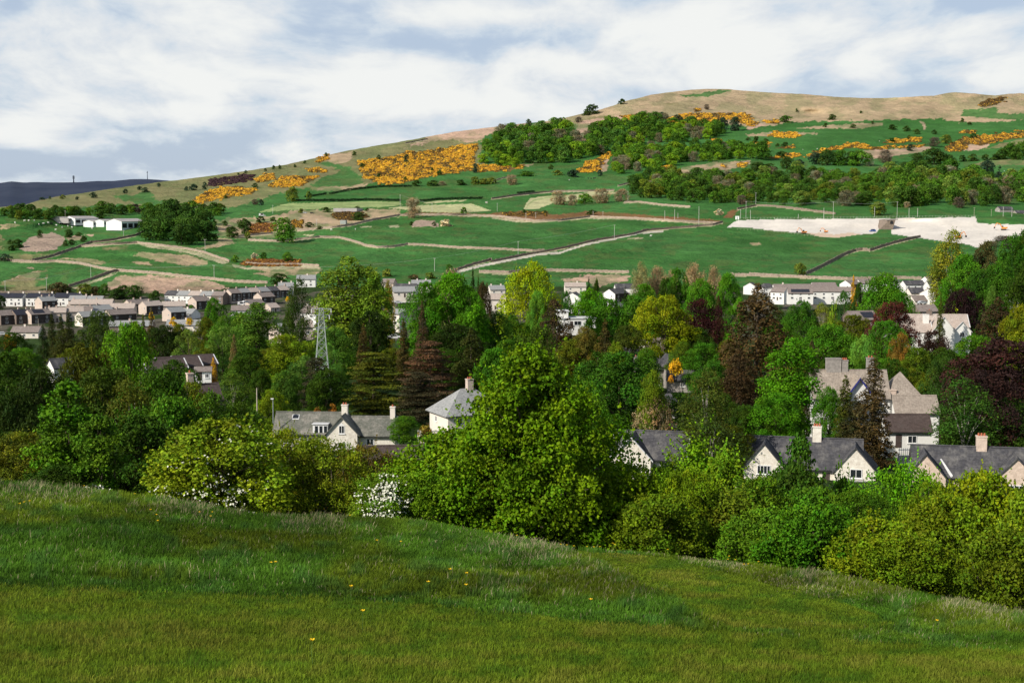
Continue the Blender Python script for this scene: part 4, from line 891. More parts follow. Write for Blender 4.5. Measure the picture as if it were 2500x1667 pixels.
MIDL = [
 # wood on the left slope; cloud shadow put into its dark leaf colours
 ('broad', 20, 862, 220, 150, DARK, 'dark tree at the left edge below the white semi-detached house'), ('broad', -60, 900, 240, 110, DARK, 'dark tree mostly beyond the left frame edge'),
 ('broad', 110, 900, 190, 120, VDARK, 'very dark tree behind the slender young tree'), ('oak', 215, 838, 180, 170, (.06, .066, .012), 'brownish olive tree above the slender young tree'),
 ('oak', 322, 790, 150, 210, (.07, .16, .014), 'bright green oak rising beside the dark-roofed houses'), ('broad', 260, 900, 220, 130, (.035, .055, .012), 'olive tree in the middle of the dark left wood'),
 ('broad', 400, 905, 220, 120, (.035, .08, .012), 'mid green tree left of the chimney hidden in leaves'), ('birch', 330, 930, 170, 110, (.07, .08, .025), 'brown olive birch in the dark left wood'),
 ('broad', 520, 960, 170, 100, (.055, .10, .02), 'olive tree behind the flowering hawthorn'), ('birch', 470, 905, 80, 190, MID, 'narrow tree left of the hidden chimney'), ('broad', 590, 985, 160, 110, DARK, 'dark tree right above the flowering hawthorn'),
 ('broad', 45, 960, 180, 90, VDARK, 'black green tree in shadow at the left edge'), ('broad', 165, 985, 180, 85, DARK, 'shadowed tree behind the slender young tree'),
 # left village front
 ('cypress', 108, 792, 34, 430, VDARK, 'narrow black cypress beside the white semi-detached house'), ('conifer', 130, 762, 46, 480, (.03, .035, .018), 'leftmost of the three dark conifer tops'), ('conifer', 152, 766, 46, 470, (.03, .038, .018), 'middle of the three dark conifer tops'),
 ('conifer', 172, 757, 48, 480, (.028, .035, .018), 'rightmost of the three dark conifer tops'), ('cypress', 165, 800, 100, 420, (.035, .04, .02), 'wide dark conifer below the three tops'),
 ('willow', 238, 760, 112, 430, (.045, .075, .035), 'grey green round tree in front of the tan roofs'), ('conifer', 229, 757, 26, 520, VDARK, 'small dark spire behind the grey green round tree'), ('conifer', 372, 750, 34, 560, BRONZE, 'bronze tinted conifer between the tan houses'),
 ('conifer', 352, 765, 30, 560, OLV, 'small olive conifer left of the bronze tinted one'), ('broad', 330, 785, 60, 520, OLV, 'low olive tree before the tan terrace roofs'), ('broad', 400, 795, 100, 400, VDARK, 'very dark tree left of the two pale willows'), ('broad', 440, 792, 60, 430, OLV, 'small olive tree on top of the dark one by the pale willows'),
 ('willow', 463, 803, 86, 370, GREYG, 'left one of two pale grey green willows'), ('willow', 545, 798, 100, 380, (.085, .15, .07), 'right one of two pale grey green willows'), ('poplar', 632, 738, 112, 430, (.08, .15, .05), 'pale poplar left of the pylon, above the willows'),
 ('broad', 524, 728, 66, 560, (.035, .15, .02), 'dense green tree in front of the long terrace'), ('broad', 575, 762, 110, 470, (.06, .13, .03), 'soft green tree between the dense green tree and the poplar'), ('broad', 505, 775, 60, 480, OLV, 'olive tree just behind the willows'),
 ('oak', 702, 816, 140, 330, (.12, .165, .016), 'rounded yellow green oak left of the pylon'), ('cypress', 523, 872, 30, 300, YEL, 'golden cypress beside the brown-roofed houses', ), ('cypress', 573, 815, 26, 360, (.20, .15, .06), 'thin tan column tree right of the willows'),
 ('broad', 610, 850, 110, 300, DARK, 'dark green tree right of the golden cypress'), ('birch', 570, 905, 90, 260, (.07, .12, .04), 'grey green birch below the golden cypress'), ('broad', 662, 952, 90, 240, (.12, .17, .016), 'yellow green small tree by the street lamp'),
 ('broad', 700, 905, 80, 270, (.05, .10, .035), 'green tree right of the utility pole in the park gap'), ('broad', 640, 900, 60, 290, DARK, 'dark shrubby tree behind the utility pole'), ('broad', 475, 935, 120, 165, OLV, 'olive tree in front of the hidden chimney roof'),
 # around the pylon and cedars
 ('birch', 732, 680, 62, 500, (.035, .06, .025), 'dark birch in front of the houses left of the tall poplar'), ('broad', 712, 755, 62, 520, DARK, 'low dark green tree under the dark birch'), ('poplar', 850, 628, 170, 400, (.11, .165, .045), 'tallest pale green poplar in the middle of the picture'),
 ('poplar', 915, 668, 100, 395, (.085, .145, .03), 'right flank poplar beside the tallest one'), ('oak', 950, 685, 32, 520, GOLDG, 'golden green tree edge right of the tall poplar'), ('broad', 905, 760, 110, 380, VDARK, 'dark tree at the right foot of the tall poplar'),
 ('broad', 815, 800, 100, 350, (.045, .10, .035), 'green tree right behind the pylon'), ('willow', 800, 838, 60, 330, TEAL, 'pale teal shrub tree at the right foot of the pylon'), ('willow', 740, 870, 90, 310, (.08, .15, .08), 'pale green tree at the left foot of the pylon'),
 ('conifer', 889, 790, 64, 330, (.105, .075, .02), 'golden brown conifer above the large cedar'), ('cedar', 912, 858, 195, 285, (.075, .085, .022), 'large layered cedar in the centre, behind the long stone house'), ('cedar', 775, 872, 120, 280, (.04, .042, .022), 'dark layered cedar left of the large one'),
 ('cedar', 1050, 832, 160, 300, (.10, .058, .035), 'reddish brown layered cedar right of the large one'), ('conifer', 987, 778, 62, 340, (.085, .07, .02), 'bronze conifer between the poplar and the great green tree'), ('conifer', 1032, 735, 52, 350, (.085, .06, .03), 'reddish conifer in front of the great green tree'),
 ('broad', 1105, 668, 150, 375, (.03, .165, .012), 'great glossy green tree with a domed crown'), ('broad', 1040, 690, 110, 370, (.032, .15, .014), 'lower left half of the great glossy green tree'), ('broad', 1150, 712, 90, 372, (.028, .13, .014), 'lower right half of the great glossy green tree'),
 ('broad', 1110, 790, 140, 350, VDARK, 'black green tree under the great glossy tree'), ('cypress', 1150, 800, 110, 310, (.03, .036, .018), 'dark conifer mass behind the hipped house'), ('cedar', 1020, 905, 140, 275, (.05, .045, .022), 'lowest dark cedar boughs left of the hipped house'),
 ('conifer', 1155, 652, 26, 700, VDARK, 'small black spruce at the end of the pale track'), ('conifer', 1168, 670, 24, 690, DARK, 'small dark spruce right of the black one'), ('oak', 1180, 690, 44, 560, BRWN, 'brown leaved tree right of the great glossy tree'),
 ('bare', 1105, 660, 90, 700, (.26, .22, .13), 'pale twiggy tree top behind the great glossy tree'), ('oak', 1209, 760, 88, 380, (.045, .115, .03), 'round sycamore standing alone on the slope with visible trunk'), ('oak', 1298, 640, 140, 420, (.20, .25, .012), 'brightest yellow lime tree in the valley'),
 ('broad', 1312, 712, 52, 400, (.10, .22, .07), 'pale fresh green tree below the yellow lime tree'), ('broad', 1250, 770, 80, 400, (.05, .11, .02), 'green tree between the sycamore and the brown cypress'), ('cypress', 1352, 728, 112, 360, (.055, .04, .018), 'broad dark brown cypress below the yellow lime tree'),
 ('broad', 1382, 712, 50, 480, (.03, .08, .03), 'dark green tree just right of the yellow lime tree'), ('broad', 1438, 705, 92, 480, (.022, .20, .014), 'vivid green dome tree before the white houses'), ('broad', 1480, 730, 110, 440, (.045, .13, .02), 'mid green tree right of the vivid dome'),
 ('broad', 1545, 722, 110, 440, (.04, .12, .022), 'mid green tree left of the yellow oak'), ('oak', 1617, 722, 150, 370, (.150, .170, .010), 'yellow green oak with a pale forked trunk'), ('oak', 1712, 730, 115, 400, COPPER, 'dark red copper beech right of the yellow oak'),
 ('broad', 1650, 657, 80, 600, (.04, .13, .02), 'green tree in front of the tallest bare tree'), ('broad', 1712, 682, 92, 560, (.045, .16, .02), 'fresh green tree above the copper beech'), ('broad', 1775, 668, 80, 600, (.05, .15, .02), 'green tree on the right below the last bare tree'), ('broad', 1570, 695, 90, 560, (.06, .15, .02), 'yellowish green tree right of the white dark-roofed house'),
 ('broad', 1625, 680, 60, 590, DARK, 'dark tree in the middle of the green group'), ('bare', 1563, 640, 48, 820, (.22, .22, .10), 'greenish bare tree on the field edge'), ('bare', 1603, 653, 60, 830, TAN, 'tan bare tree left of the tallest one'), ('bare', 1694, 643, 62, 800, TAN, 'tallest pinkish tan bare tree'), ('bare', 1740, 653, 44, 800, TAN, 'rightmost tan bare tree'), ('bare', 1638, 660, 40, 840, TAN, 'small tan bare tree between two larger ones'),
 ('conifer', 1437, 675, 24, 760, VDARK, 'small dark spruce beside the tan bungalow'), ('shrub', 1456, 684, 24, 760, DARK, 'small round dark tree right of that spruce'), ('conifer', 1525, 700, 22, 640, VDARK, 'small dark spruce before the white gables'),
 ('cypress', 1845, 692, 190, 300, (.07, .048, .018), 'giant brown cypress on the right of centre'), ('cypress', 1752, 720, 36, 420, (.06, .03, .015), 'narrow brown tree left of the giant cypress'), ('cypress', 1800, 850, 120, 285, (.06, .04, .018), 'lower bulk of the giant brown cypress'),
 ('conifer', 1476, 778, 72, 340, (.085, .07, .018), 'olive bronze conifer below the vivid dome'), ('broad', 1430, 798, 80, 330, (.12, .11, .02), 'olive yellow tree left of the bronze conifer'), ('broad', 1530, 795, 100, 350, (.045, .06, .02), 'dark olive tree below the mid green trees'), ('oak', 1505, 835, 60, 310, (.10, .14, .02), 'small yellow green tree above the hipped slate roof'),
 ('broad', 1510, 862, 260, 215, (.030, .085, .014), 'great dark green dome just right of the big sunlit tree'), ('broad', 1420, 930, 160, 130, MID, 'mid green tree tucked behind the big sunlit tree'), ('broad', 1590, 905, 70, 200, (.10, .15, .02), 'yellow green flank right of the dark green dome'),
 ('broad', 1716, 838, 92, 330, (.04, .12, .02), 'green tree below the copper beech'), ('broad', 1665, 835, 70, 340, (.06, .10, .02), 'olive green tree at the foot of the yellow oak'), ('broad', 1740, 880, 90, 290, (.035, .11, .022), 'green bushy tree right of the yellow shrub'),
 ('birch', 1722, 905, 150, 185, (.055, .07, .028), 'fine leaved birch with a white forked stem'), ('birch', 1735, 1030, 180, 165, (.04, .06, .024), 'low spreading birch below the white-stemmed one'), ('bare', 1598, 965, 86, 200, TAN, 'leafless tan shrub in front of the narrow stone house'),
 # right side
 ('broad', 2150, 668, 136, 500, (.04, .15, .016), 'large green oak in the middle of the white houses'), ('broad', 2195, 715, 90, 480, (.038, .12, .016), 'right shoulder of the large green oak by the white houses'), ('willow', 2060, 712, 90, 520, (.035, .09, .045), 'dull dark green round tree below the white terrace'), ('cypress', 2081, 670, 20, 740, YEL, 'small golden cypress behind the white terrace'),
 ('broad', 2096, 690, 32, 700, DARK, 'small dark tree right of the golden cypress'), ('broad', 1955, 735, 95, 430, (.03, .10, .018), 'green tree right of the giant cypress'), ('birch', 2005, 740, 70, 450, (.15, .17, .06), 'pale olive willowy tree below the white terrace'), ('shrub', 2032, 735, 40, 480, (.16, .24, .05), 'light green shrub left of the dull green tree'),
 ('oak', 2178, 738, 108, 380, (.085, .025, .02), 'copper tree with red twigs above the teal tree'), ('broad', 2345, 706, 110, 480, (.022, .010, .012), 'black purple beech with a flat top'), ('conifer', 2292, 716, 38, 440, (.05, .06, .02), 'dark narrow conifer left of the black purple beech'), ('shrub', 2325, 752, 56, 560, (.35, .42, .05), 'pale yellow shrub behind the gabled villa'),
 ('birch', 2318, 562, 100, 730, (.15, .16, .045), 'tall thin olive tree in front of the white bank'), ('birch', 2290, 600, 60, 740, (.14, .15, .05), 'second thin olive tree left of the tall one'),
 ('broad', 2350, 622, 110, 690, (.045, .14, .02), 'green tree right of the tall thin olive tree'), ('broad', 2405, 590, 90, 740, (.085, .085, .03), 'brownish tree against the white bank'), ('broad', 2470, 575, 90, 700, (.035, .10, .016), 'dark green tree at the right frame edge below the bank'), ('broad', 2430, 640, 120, 640, (.035, .10, .018), 'dark green tree in the mass right of the white houses'),
 ('broad', 2500, 560, 90, 720, DARK, 'dark tree cut by the right frame edge under the bank'), ('broad', 2500, 640, 120, 620, DARK, 'dark tree at the right edge above the purple beech'), ('broad', 2385, 660, 90, 640, (.03, .08, .018), 'shadowed tree just above the purple beech'), ('willow', 2420, 700, 60, 520, (.06, .11, .05), 'soft green tree right of the purple beech'),
 ('cypress', 2430, 725, 150, 320, (.05, .035, .016), 'dark brown tree mass right of the gabled villa'), ('broad', 2490, 745, 110, 300, (.13, .15, .016), 'yellow green tree at the right frame edge'), ('broad', 2450, 832, 270, 215, (.040, .017, .017), 'very large dark red beech at the right edge'), ('broad', 2390, 905, 190, 205, (.034, .016, .016), 'lower left boughs of the very large dark red beech'),
 ('oak', 2195, 812, 56, 330, (.20, .12, .02), 'orange brown small tree left of the villa shrubbery'), ('broad', 2275, 808, 96, 310, (.045, .022, .016), 'copper shrub tree in front of the gabled villa'), ('oak', 2104, 818, 68, 300, (.13, .27, .12), 'pale mint green tree above the manor chimneys'), ('broad', 2015, 792, 150, 330, (.035, .12, .016), 'wide green tree mass left of the mint tree'),
 ('broad', 2160, 784, 110, 340, (.04, .12, .02), 'green tree mass right of the mint tree'), ('broad', 1960, 850, 70, 300, BRWN, 'brown green tree behind the tall bright tree'), ('poplar', 1925, 826, 150, 225, (.05, .17, .012), 'tall bright green tree left of the manor'), ('broad', 1895, 960, 150, 215, (.045, .155, .014), 'lower half of the tall bright tree left of the manor'), ('cypress', 1978, 828, 60, 240, (.05, .045, .018), 'brown tree leaning behind the tall bright tree'),
 ('conifer', 2060, 915, 100, 205, (.05, .06, .02), 'left one of two conifers in front of the manor'), ('conifer', 2128, 862, 140, 200, (.075, .055, .02), 'right and taller brown conifer in front of the manor'), ('broad', 2022, 945, 76, 212, (.035, .12, .02), 'green tree against the manor wall'), ('conifer', 2085, 970, 150, 203, (.05, .052, .018), 'dark conifer skirt below the manor gable'),
 ('birch', 2350, 925, 175, 185, (.03, .07, .024), 'big dark feathery tree right of the manor'), ('birch', 2470, 972, 170, 205, (.03, .065, .024), 'dark feathery tree above the brown stone cottage'), ('broad', 2235, 850, 100, 280, (.07, .11, .018), 'yellowish green tree behind the manor roof'), ('willow', 2300, 872, 110, 260, (.04, .08, .035), 'soft dark green tree behind the manor roof, right side'), ('broad', 2180, 878, 80, 270, DARK, 'dark tree behind the pyramid roof'),
 ('broad', 2350, 1010, 120, 190, DARK, 'dark shrubby tree above the brown cottage chimney'), ('broad', 1760, 960, 80, 230, DARK, 'dark tree between the birch and the bright tree'), ('broad', 2070, 1090, 0.1, 210, DARK, '') , 
 ('willow', 1310, 800, 110, 300, (.04, .07, .02), 'dull tree right behind the crown of the big sunlit tree'), ('broad', 1210, 850, 120, 260, (.045, .13, .018), 'green tree left behind the big sunlit tree'), ('broad', 1180, 930, 0.1, 230, DARK, ''),
]
for a in MIDL:
    if a[6]: mid(*a)
# gap filling garden trees between the named ones
FILL = [(30, 812, 90, 520), (600, 800, 90, 480), (660, 850, 90, 380), (760, 830, 70, 420), (860, 850, 90, 380), (960, 850, 90, 360), (1080, 850, 120, 340), (1240, 830, 90, 360), (1400, 830, 110, 330), (1460, 860, 120, 250), (1580, 850, 70, 330), (1780, 830, 90, 360), (1700, 800, 110, 370), (1900, 790, 110, 400),
        (1960, 880, 120, 270), (2040, 860, 110, 290), (2120, 870, 110, 285), (2220, 900, 130, 270), (2300, 850, 130, 290), (2380, 820, 130, 300), (2080, 770, 120, 420), (1900, 760, 90, 500), (1800, 780, 0, 0), (2240, 800, 0, 0), (250, 850, 120, 300), (60, 850, 120, 300), (380, 870, 0, 0), (430, 880, 120, 240), (360, 860, 0, 0), (500, 850, 80, 330), (800, 900, 120, 270), (700, 870, 80, 330), (180, 850, 100, 320),
        (560, 1010, 0, 0), (1660, 960, 120, 220), (1780, 1040, 120, 190), (1820, 990, 110, 215), (1410, 960, 130, 170), (2200, 1040, 0, 0), (2440, 1050, 140, 205)]
tone = [(DARK, 'dark green'), (MID, 'mid green'), (OLV, 'olive')]
for i, (u, yt, w, D) in enumerate(FILL):
    if not w: continue
    c, nm = tone[i % 3]
    b = ground_at(u, D); _, zt = tx(u, yt); H = float(zt) * D - b[2] + .3; b[2] -= .3
    plant('broad', b, H, w * D / F, c, nm + ' garden tree filling a gap in the belt of trees before the village', 'tree', nm + ' trees filling the gaps of the valley tree belt')
# ------------------------------------------------------------------ hillside vegetation
def far(kind, u, yb, hpx, wpx, col, label, group=None, cat=None, name=None):
    b = G(u, yb); D = b[1]; b[2] -= .35
    cat = cat or ('shrub' if 'shrub' in kind else 'tree')
    return plant(kind, b, hpx * D / F + .3, wpx * D / F, col, label, cat, group, name)
def wood(poly, dx, dy, hpx, wpx, pal, where, group, seed, kinds=('far_tree', 'far_round'), edge=None):
    g = random.Random(seed); xs = [p[0] for p in poly]; ys = [p[1] for p in poly]
    y = min(ys); row = 0; out = 0
    while y < max(ys) + dy:
        u = min(xs) + (row % 2) * dx / 2
        while u < max(xs):
            uu = u + g.uniform(-.35, .35) * dx; y2 = y + g.uniform(-.4, .4) * dy
            if inpoly(np.array([uu]), np.array([y2]), poly)[0]:
                c, nm, wt = g.choices(pal, [p[2] for p in pal])[0]
                s = g.uniform(.75, 1.25); t = g.uniform(.85, 1.2); k = g.choice(kinds)
                if nm == 'bare grey': k = 'far_bare'
                if nm == 'dark spiky': k = 'far_conifer'
                far(k, uu, y2, hpx * s, wpx * s * t * (.6 if k == 'far_conifer' else 1), c, '%s tree in the %s' % (nm, where), group + ', ' + nm, name=None if k in ('far_bare', 'far_conifer') else ('woodland_tree' if 'lower' in where and 'upper' not in where else 'hillside_tree')); out += 1
            u += dx
        y += dy; row += 1
    return out
HZ = lambda c: tuple(a * .80 + b * .16 for a, b in zip(c, (.10, .14, .14)))  # mixes distance haze into the plant colours
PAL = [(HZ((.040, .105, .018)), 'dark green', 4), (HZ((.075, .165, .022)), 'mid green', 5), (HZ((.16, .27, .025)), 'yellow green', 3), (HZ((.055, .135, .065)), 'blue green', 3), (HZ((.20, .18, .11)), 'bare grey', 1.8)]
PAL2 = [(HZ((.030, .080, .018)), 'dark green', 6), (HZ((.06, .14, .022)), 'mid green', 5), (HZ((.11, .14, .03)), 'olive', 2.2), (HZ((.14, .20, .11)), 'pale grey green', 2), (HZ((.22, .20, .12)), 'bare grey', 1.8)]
UW1 = T(3, [(0, 560), (40, 520), (150, 500), (280, 480), (480, 470), (640, 480), (700, 520), (760, 560), (800, 600), (840, 680), (740, 700), (520, 720), (460, 740), (330, 735), (290, 760), (150, 745), (30, 740), (0, 700)]) + []
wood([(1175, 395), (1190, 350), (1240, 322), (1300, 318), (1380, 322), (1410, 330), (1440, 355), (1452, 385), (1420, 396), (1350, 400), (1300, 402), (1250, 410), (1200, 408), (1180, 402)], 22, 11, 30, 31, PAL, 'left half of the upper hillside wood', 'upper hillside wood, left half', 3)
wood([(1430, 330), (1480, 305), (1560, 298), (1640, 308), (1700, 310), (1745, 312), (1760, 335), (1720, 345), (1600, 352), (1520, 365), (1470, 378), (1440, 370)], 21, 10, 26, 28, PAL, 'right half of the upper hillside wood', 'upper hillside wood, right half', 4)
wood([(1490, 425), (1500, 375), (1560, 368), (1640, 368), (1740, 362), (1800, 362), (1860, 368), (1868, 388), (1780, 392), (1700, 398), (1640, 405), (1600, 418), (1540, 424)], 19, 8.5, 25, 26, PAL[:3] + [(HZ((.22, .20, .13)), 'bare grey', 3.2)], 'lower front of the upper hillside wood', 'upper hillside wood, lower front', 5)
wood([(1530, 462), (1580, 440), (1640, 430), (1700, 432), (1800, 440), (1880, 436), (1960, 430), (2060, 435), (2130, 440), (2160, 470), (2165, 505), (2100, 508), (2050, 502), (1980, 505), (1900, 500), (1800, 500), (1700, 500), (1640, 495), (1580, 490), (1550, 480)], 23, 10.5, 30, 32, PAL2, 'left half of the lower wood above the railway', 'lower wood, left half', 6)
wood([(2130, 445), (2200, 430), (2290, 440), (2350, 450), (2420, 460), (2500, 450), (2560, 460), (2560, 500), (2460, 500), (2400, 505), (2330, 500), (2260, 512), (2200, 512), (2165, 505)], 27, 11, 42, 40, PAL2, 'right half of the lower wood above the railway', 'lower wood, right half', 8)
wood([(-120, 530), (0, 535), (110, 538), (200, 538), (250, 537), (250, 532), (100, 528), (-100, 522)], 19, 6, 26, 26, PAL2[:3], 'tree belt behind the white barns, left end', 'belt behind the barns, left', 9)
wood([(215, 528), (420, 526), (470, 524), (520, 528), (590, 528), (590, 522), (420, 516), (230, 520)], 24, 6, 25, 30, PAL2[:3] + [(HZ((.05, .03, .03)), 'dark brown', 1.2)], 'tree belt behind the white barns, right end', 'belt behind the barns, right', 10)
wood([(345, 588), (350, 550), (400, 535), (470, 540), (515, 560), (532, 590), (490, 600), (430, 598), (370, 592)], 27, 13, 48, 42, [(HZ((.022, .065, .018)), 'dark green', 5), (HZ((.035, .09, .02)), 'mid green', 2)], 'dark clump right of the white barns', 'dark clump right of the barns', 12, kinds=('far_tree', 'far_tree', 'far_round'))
wood([(2390, 395), (2480, 392), (2560, 385), (2560, 375), (2480, 382)], 24, 8, 32, 34, PAL2[:2], 'dark trees at the right frame edge high on the hill', 'high right edge trees', 14)
